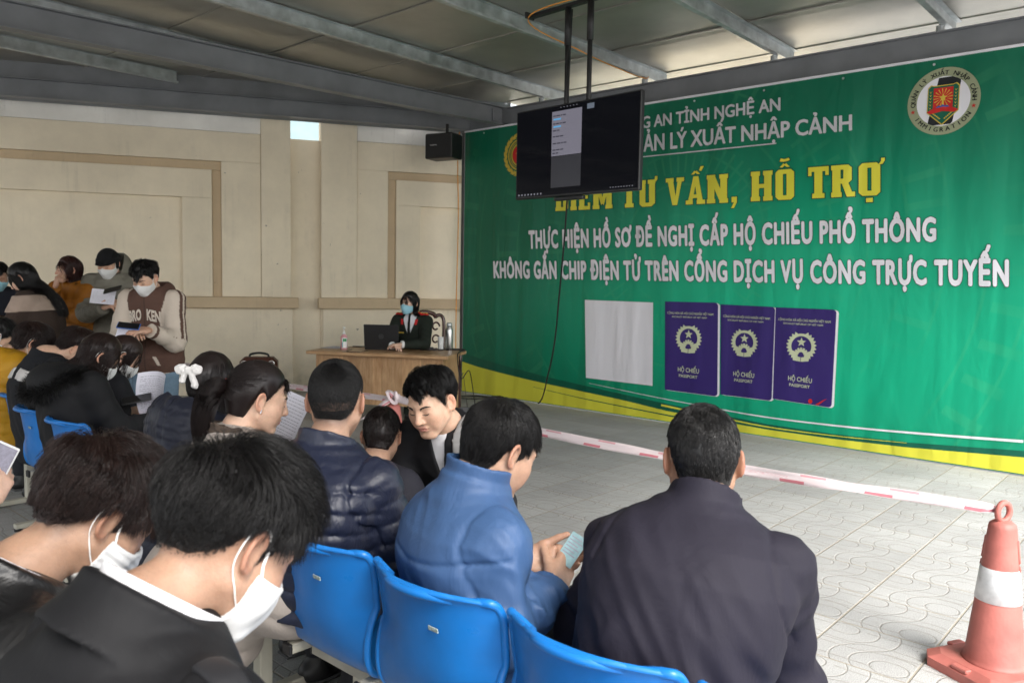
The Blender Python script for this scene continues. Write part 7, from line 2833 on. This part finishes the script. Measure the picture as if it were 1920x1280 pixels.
def person_brown():
    def rarm(S): return at(222, 640, 6.05), at(250, 624, 5.76)        # his right arm, left in the photo
    def larm(S): return at(330, 640, 5.95), at(277, 618, 5.68)
    p = standing("standing young man in a brown and cream lettered zip jacket reading his phone", 272, 521, 6.0, 188, 190, 32, 15, k=.98, arms={1: rarm, -1: larm}, nb_drop=.075, h=.0055)
    p.hand(1, at(262, 622, 5.60) - p.W[1], np.array([.1, -.5, .8]), (.5, .6, .5), thumb=(.3, .3, .3))
    p.hand(-1, at(243, 620, 5.56) - p.W[-1], np.array([0, -.6, .8]), (.4, .5, .4), thumb=(.3, .3, .3))
    p.body(base=(.60, .38, .27)); p.face(); p.mask(h=.0036)
    m_, nt, b = nodes_of("two_tone_fleece")
    an = nt.nodes.new("ShaderNodeAttribute"); an.attribute_name = "col"; nt.links.new(an.outputs["Color"], b.inputs["Base Color"]); b.inputs["Roughness"].default_value = .9
    g = NG(nt); nt.links.new(g.bump(g.noise(g.mapping(), 30, 4), .4, .01), b.inputs["Normal"])
    jf = p.jacketf(grow=.034, armr=(.080, .080, .076, .052), hem=-.30, fold=.008, drape=.010, sleeve_end=.92)
    hc = p.nb - p.fw * .05
    R = np.stack([p.rt, p.fw, p.up], 1)
    def hood(P):
        q = (P - hc.astype(f32)) @ R.astype(f32)
        return smax(sell(q, (0, -.01, .02), (.135, .12, .085)), -sell(q, (0, .06, .07), (.085, .13, .09)), .025)
    f = lambda P: smin(jf(P), hood(P), .025)
    BR, CRM = (.095, .048, .034), (.56, .48, .40)
    def col(V):
        c = np.tile(A3(*BR), (len(V), 1))
        for sd in (-1, 1):
            ta = capt(V, p.S[sd], p.E[sd]); tb = capt(V, p.E[sd], p.W[sd])
            q = V - p.S[sd].astype(f32)
            da = scap(V, p.S[sd], p.E[sd], .09); db = scap(V, p.E[sd], p.W[sd], .085)
            lat = (q @ A3(*(p.rt * sd)))
            on = ((lat + .25 * np.clip(-(q @ A3(*p.up)), 0, .2) > -.035) & (np.minimum(da, db) < .022) & ((q @ A3(*p.up)) < .10))
            c[on] = CRM
            # two brown stripes run down the outside of the sleeve
            fr = np.where((ta < 1)[:, None], unit(p.E[sd] - p.S[sd])[None], unit(p.W[sd] - p.E[sd])[None])
            w = V - np.where((ta < 1)[:, None], p.S[sd][None], p.E[sd][None])
            w = w - fr * (w * fr).sum(1)[:, None]
            outv = unit(np.cross(fr, np.cross(np.tile(p.rt * sd * .8 + p.up * .6 , (len(V), 1)), fr)))
            side = unit(np.cross(fr, outv))
            x = (w * side).sum(1)
            st = on & ((w * outv).sum(1) > 0) & (((np.abs(x - .022) < .013)) | (np.abs(x + .022) < .013))
            c[st] = BR
            c[on & (tb > .80)] = BR
            c[on & (tb > .885)] = CRM
        t, u, v = p.sp(V)
        c[(t < -.255) & (u < .10) & (u > -.16) & (v > 0)] = CRM
        c[(np.abs(u + .10 - .04 * (t + .1) * 5) < .012) & (np.abs(t + .06) < .07) & (v > .05)] = CRM
        c[(np.abs(u) < .004) & (v > .04) & (t < .98)] = (.05, .03, .02)
        return c
    p.cloth("zip_jacket", f, m_, h=.0075, col=col)
    # chest lettering, laid on the cloth
    m = MB()
    Wd = lambda q: q
    for word, u0, u1, sgn in (("BRO", .128, .022, 1), ("KEN", -.022, -.128, 1)):
        v, fc = text_mesh(word, .045)
        x = (v[:, 0] - v[:, 0].min()) / (v[:, 0].max() - v[:, 0].min())
        uu = u0 + (u1 - u0) * x
        zz = v[:, 1] / caph() * .075 - .03 + (-1.6 * (np.abs(uu) - .03) ** 2 * 4 if False else -.18 * (np.abs(uu) - .03))
        c0 = p.hip + p.ax * p.L * .66
        q = c0 + uu[:, None] * p.rt + zz[:, None] * p.ax + p.tf * .30
        for _ in range(40): q = q - p.tf * (f(q.astype(f32)) - .005)[:, None] * .8
        m.add(q, fc)
    m.build("chest_letters", cloth("cream_felt", (.60, .53, .45), .95), None); par(LAST(), p.root)
    p.trousers(M_JEANS, r=(.10, .082, .072)); p.shoes(M_SHOEG)
    p.crop(n=5000, top=.075, H=.030, side=.55, fringe=.9, seed=51, r=.0011, messy=.5, lift=.5, clump=.6, h=.006)
    phone(at(241, 611, 5.58), (.9, .2, -.1), (0, -.55, .8), mat("blue_phone_case", (.03, .10, .35), .4), "blue cased phone held by the man in the brown jacket", lit=False)
    sheet("paper_sheet", at(232, 627, 5.58), (.3, .1, 1), (.2, -.9, .3), .10, .14, M_PAPER, "folded white form in the hand of the man in the brown jacket", "paper", bend=.1, lines=6, seed=8)


def person_beanie():
    def rarm(S): return at(158, 590, 7.2), at(196, 576, 6.85)
    def larm(S): return at(240, 590, 7.2), at(222, 570, 6.85)
    p = standing("standing man in black beanie, white mask and olive grey padded jacket", 203, 494, 7.3, 176, 184, 26, 16, k=1.02, arms={1: rarm, -1: larm}, nb_drop=.08, h=.006)
    p.hand(1, np.array([.8, -.3, .2]), np.array([0, -.3, .9]), (.5, .6, .5)); p.hand(-1, np.array([-.6, -.4, .4]), np.array([.3, -.3, .9]), (.5, .6, .5))
    p.body(base=(.58, .36, .25)); p.face(); p.mask(h=.004)
    jf = p.jacketf(grow=.045, armr=(.096, .09, .084, .058), hem=-.36, fold=.006, puff=.009, pitch=.10)
    hc = p.nb - p.fw * .02
    R = np.stack([p.rt, p.fw, p.up], 1)
    def f(P):
        q = (P - hc.astype(f32)) @ R.astype(f32)
        hd = smax(sell(q, (0, -.03, .10), (.145, .13, .15)), -sell(q, (0, .06, .15), (.095, .16, .14)), .02)
        return smin(jf(P), hd, .02)
    p.cloth("padded_jacket", f, cloth("olive_grey", (.165, .155, .125), .6, crease=.6, cs=18), h=.009, hi=p.nb + [.5, .5, .35])
    p.trousers(M_JEANS); p.shoes()
    def fb(P):
        Q = p.tohead(P)
        d = scalp(Q, 1.03) - .010
        d = np.maximum(d, .028 + .10 * np.abs(np.clip(-Q[:, 1], 0, 1)) * -.6 - Q[:, 2])
        br = sell(Q, (0, .102, .040), (.058, .034, .008))
        rim = np.maximum(np.abs(scalp(Q, 1.03) - .012) - .005, np.abs(Q[:, 2] - .040) - .018)
        fl = np.maximum(np.abs(scalp(Q, 1.03) - .010) - .006, np.maximum(np.abs(Q[:, 2] + .005) - .04, Q[:, 1] - .02))
        return smin(smin(smin(d, br, .01), rim, .004), fl, .006)
    c = p.hw((0, .02, .05)); sdf_obj("black_cap", fb, c - .18, c + .18, .005, cloth("black_fleece", (.008, .008, .009), .95), p.root)
    p.crop(n=1500, top=.03, H=.004, seed=53, r=.001, h=.008)
    sheet("paper_sheet", at(193, 556, 6.78), (.05, .35, 1), (.1, -.9, .5), .20, .13, M_PAPER, "white printed form held by the man in the black beanie", "paper", bend=.02, lines=7, seed=9)
    phone(at(211, 543, 6.72), (.9, .1, .25), (0, -.5, .8), M_BLACKP, "black phone in the hand of the man in the beanie", lit=False)


def person_orange():
    def rarm(S): return at(92, 560, 7.2), at(104, 536, 6.98)
    p = standing("standing woman in a rust orange padded coat with her hand at her mouth", 128, 506, 7.3, 200, 222, 4, 17, fem=1, k=.97, arms={1: rarm, -1: ((.04, .10, -.24), (-.22, .14, .04))}, h=.006)
    p.hand(1, np.array([.25, -.1, .9]), np.array([-.6, -.6, .2]), (.9, 1.1, .8), thumb=(.4, .4, .3)); p.hand(-1, -p.rt * -.9 + p.fw * .3, p.fw, (.4, .5, .4))
    p.body(base=(.56, .33, .23)); p.face()
    jf = p.jacketf(grow=.038, armr=(.084, .080, .074, .052), hem=-.9, fold=.007, puff=.007, pitch=.09)
    def f(P):
        sk = np.maximum(scap(P, p.hip + p.up * .05, p.hip - p.up * .45, .19, .22), -.0) - .006 * vnoise(P, 10., 2.)
        sk = np.maximum(sk, (p.hip[2] - .42) - P[:, 2])
        return smin(smin(jf(P), sk, .05), p.collarf(P, r=.08, hgt=.07, th=.012, flare=.1, open_=.4), .015)
    p.cloth("padded_coat", f, cloth("rust_nylon", (.27, .098, .008), .6, crease=.6, cs=16), h=.010, lo=np.minimum(p.hip, p.nb) - .6, hi=p.nb + .4)
    p.trousers(); p.shoes()
    long_hair(p, 3500, .22, .018, part=.02, mt=hair_mat("reddish_hair", (.030, .010, .008)), seed=55, h=.007, r=.0011)
    # shoulder bag
    bc = at(136, 645, 7.0)
    bg_ = empty("shoulder_bag", bc, .1, "white and black shoulder bag hanging at the hip of the orange coat", "bag")
    m = MB(); m.box((0, 0, 0), (.17, .07, .20), bev=.02); m.build("bag_body", mat("white_grain", (.5, .47, .45), .7, bump=.3, bscale=200), bg_)
    m = MB(); m.box((0, -.040, .062), (.165, .012, .07), bev=.004); m.box((0, -.048, .03), (.03, .01, .02), bev=.003); m.build("flap", M_BLACKP, bg_)
    m = MB(); m.tube(bez([(-.075, 0, .09), (-.07, 0, .135), (0, 0, .155), (.07, 0, .135), (.075, 0, .09)], 6), .008, 6); m.build("bag_handle", M_BLACKP, bg_, True)


def person_longhair():
    p = standing("standing woman with long black hair over a beige collar, seen from the side", 42, 522, 6.5, 262, 258, 34, 18, fem=1, k=.98, h=.0065, arms={1: ((.04, .12, -.24), (-.06, .24, .06)), -1: ((.04, .12, -.24), (-.06, .24, .06))})
    for sd in (-1, 1): p.hand(sd, p.fw * .9 + p.up * .2, p.up, (.4, .5, .4))
    p.body(base=(.62, .40, .29)); p.face()
    jf = p.jacketf(grow=.034, armr=(.078, .070, .064, .05), hem=-.7, fold=.008)
    def f(P):
        sk = np.maximum(scap(P, p.hip + p.up * .05, p.hip - p.up * .35, .18, .20), (p.hip[2] - .32) - P[:, 2])
        return smin(jf(P), sk, .05)
    p.cloth("coat", f, cloth("dark_brown_wool", (.045, .030, .024), .9), h=.011, lo=np.minimum(p.hip, p.nb) - .55, hi=p.nb + .4)
    def fc(P):
        b = jf(P); t, u, v = p.sp(P)
        return np.maximum(np.maximum(b - .014, -.01 - b), np.maximum(.70 - t, t - .98))
    p.cloth("beige_collar", fc, cloth("beige_fleece", (.34, .26, .21), .9), h=.009)
    p.trousers(); p.shoes()
    long_hair(p, 5500, .42, .020, mt=M_HAIR, seed=57, h=.007, r=.0011, face_gap=.6, steps=14, extra=lambda q: p.torso(q, .045))
    phone(p.W[1] + p.fw * .10 + p.up * .03, p.fw + p.up * .6, -p.fw * .6 + p.up, M_BLACKP, "phone in the hands of the woman with long black hair", lit=True)


def person_bluemask():
    p = standing("standing man in dark coat and blue mask at the left edge by the wall", -4, 518, 7.4, 150, 140, 25, 19, k=1.0, h=.007)
    for sd in (-1, 1): p.hand(sd, p.fw * .5 - p.up * .8, p.rt * sd, (.4, .5, .4))
    p.body(); p.mask(M_MASKB, h=.0045)
    p.cloth("coat", p.jacketf(grow=.034, armr=(.08, .072, .066, .05)), cloth("dark_navy_coat", (.012, .014, .022), .8), h=.011)
    p.trousers(); p.shoes(); p.crop(n=3000, top=.06, H=.02, seed=59, r=.0012, h=.008)


# ---- officer at the desk
def person_officer():
    H = at(768, 568, 8.55)
    R0 = dk(.0, .0)
    p = Person("seated officer in dark green uniform and pale blue mask behind the desk", 196, H, hp=4, haz=212, k=.96, fem=1, sh=.172, seed=20, h=.006, hairmat=M_HAIR,
               arms={1: ((.05, .16, -.24), (-.14, .18, -.02)), -1: ((.05, .16, -.24), (-.20, .20, .0))})
    for sd in (-1, 1): p.hand(sd, p.fw * .5 - p.rt * sd * .8, p.up, (.4, .5, .4))
    p.body(base=(.66, .44, .33), h=.0055); p.face(); p.mask(M_MASKB, h=.0040, pleat=.0012)
    jf = p.jacketf(grow=.022, armr=(.070, .062, .056, .044), hem=-.25, fold=.004, drape=.005, sleeve_end=.90)
    def vneck(P):
        t, u, v = p.sp(P)
        return np.maximum(np.abs(u) - .075 * np.clip((t - .50) / .45, 0, 1), -v + .01)
    p.cloth("uniform_jacket", lambda P: np.maximum(jf(P), -vneck(P)), cloth("dark_green_serge", (.012, .017, .012), .85), h=.007)
    p.cloth("white_shirt", lambda P: smin(np.maximum(p.torso(P, .014), (.3 - p.sp(P)[0]) * p.L), p.collarf(P, r=.062, hgt=.04, th=.006, flare=.05, open_=.2, drop=.5), .01), cloth("white_shirt_cloth", (.72, .73, .76), .85, var=.02), h=.007)
    def tie(P):
        t, u, v = p.sp(P)
        b = p.torso(P, .016)
        return np.maximum(np.maximum(b - .008, -.004 - b), np.maximum(np.abs(u) - .012 - .016 * np.clip(.95 - t, 0, 1), np.maximum(.35 - t, .01 - v)))
    p.cloth("necktie", tie, cloth("black_tie", (.008, .010, .009), .7), h=.006)
    M_RD, M_GD = cloth("red_felt", (.50, .02, .02), .8), mat("gold_braid", (.62, .40, .06), .4, metal=.4)
    for sd in (-1, 1):
        def ep(P):
            b = jf(P); q = P - (p.S[sd] - p.rt * sd * .045 + p.up * .05).astype(f32)
            return np.maximum(np.maximum(b - .012, -.002 - b), np.maximum(np.abs(q @ A3(*p.rt)) - .065, np.maximum(np.abs(q @ A3(*p.fw)) - .026, np.abs(q @ A3(*p.up)) - .07)))
        c = p.S[sd] - p.rt * sd * .045 + p.up * .05
        p.cloth("shoulder_board", ep, M_RD, h=.006, lo=c - .11, hi=c + .11); eb = LAST()
        for k_ in range(4):
            q = c + p.rt * sd * (-.045 + .03 * k_) + p.up * .12
            for _ in range(30): q = q - p.up * (float(jf(q[None].astype(f32))[0]) - .015) * .8
            m = MB(); m.lathe([(.010, -.003), (.010, .003)], 8, q); m.build("star_pin", M_GD, None); par(LAST(), eb)
        def tabf(P):
            b = jf(P); t, u, v = p.sp(P)
            return np.maximum(np.maximum(b - .008, -.003 - b), np.maximum(np.abs(u * sd - .082 - .05 * (t - .9)) - .014, np.maximum(np.abs(t - .88) * p.L - .030, .0 - v)))
        p.cloth("collar_tab", tabf, M_RD, h=.005)
    def badge(P):
        b = jf(P); t, u, v = p.sp(P)
        return np.maximum(np.maximum(b - .008, -.003 - b), np.maximum(np.abs(u - .085) - .03, np.maximum(np.abs(t - .62) * p.L - .008, -v)))
    p.cloth("name_badge", badge, M_GD, h=.0045)
    for sd in (-1, 1):
        m = MB(); d = unit(p.W[sd] - p.E[sd]); m.tube([p.W[sd] - d * .035, p.W[sd] - d * .005], .040, 14); m.build("shirt_cuff", M_WHITEP, None, True); par(LAST(), p.root)
    p.trousers(cloth("green_trousers", (.012, .017, .012), .85)); p.shoes()
    long_hair(p, 4500, .24, .018, part=-.02, mt=M_HAIR, seed=61, h=.006, r=.0013)
    return p


# ---- hand with a phone at the left edge; the person sits just outside the frame
def person_phonehand():
    W = at(-20, 940, 2.35)
    p = Person("seated person at the left edge, only a hand raising a white phone in view", 41, np.array([-1.95, 2.05, 1.17]), hp=25, haz=30, k=.98, fem=1, sh=.17, seed=21, h=.0045,
               arms={1: (lambda S: (S + np.array([.02, .06, -.25]), W)), -1: ((.05, .08, -.25), (-.06, .22, -.02))})
    p.hand(1, at(22, 872, 2.42) - W, np.array([.85, -.45, .15]), (.55, .75, .55), thumb=(.3, .3, .2), spread=.03)
    p.hand(-1, p.fw, p.up, (.5, .6, .5))
    p.body(base=(.66, .43, .32))
    p.cloth("coat", p.jacketf(grow=.03, armr=(.078, .070, .064, .044), fold=.008), cloth("black_coat_cloth", (.012, .012, .013), .8), h=.009)
    p.trousers(); p.shoes()
    long_hair(p, 3000, .25, .014, mt=M_HAIR, seed=63, h=.008)
    phone(at(-2, 872, 2.40), np.array([.42, .15, .9]), np.array([.25, -.85, .35]), M_WHITEP, "white phone with lit screen held up at the left edge", lit=True, w=.067, l=.14)


PEOPLE2 = (person_ponytail, person_bow, person_backpack, person_child, person_fur, person_beyond, person_blacktop, person_yellow, person_edge, person_brown, person_beanie, person_orange, person_longhair, person_bluemask, person_officer, person_phonehand)
for _f in (person_charcoal, person_blue, person_navy, person_blackcoat, person_leather) + PEOPLE2:
    _f()
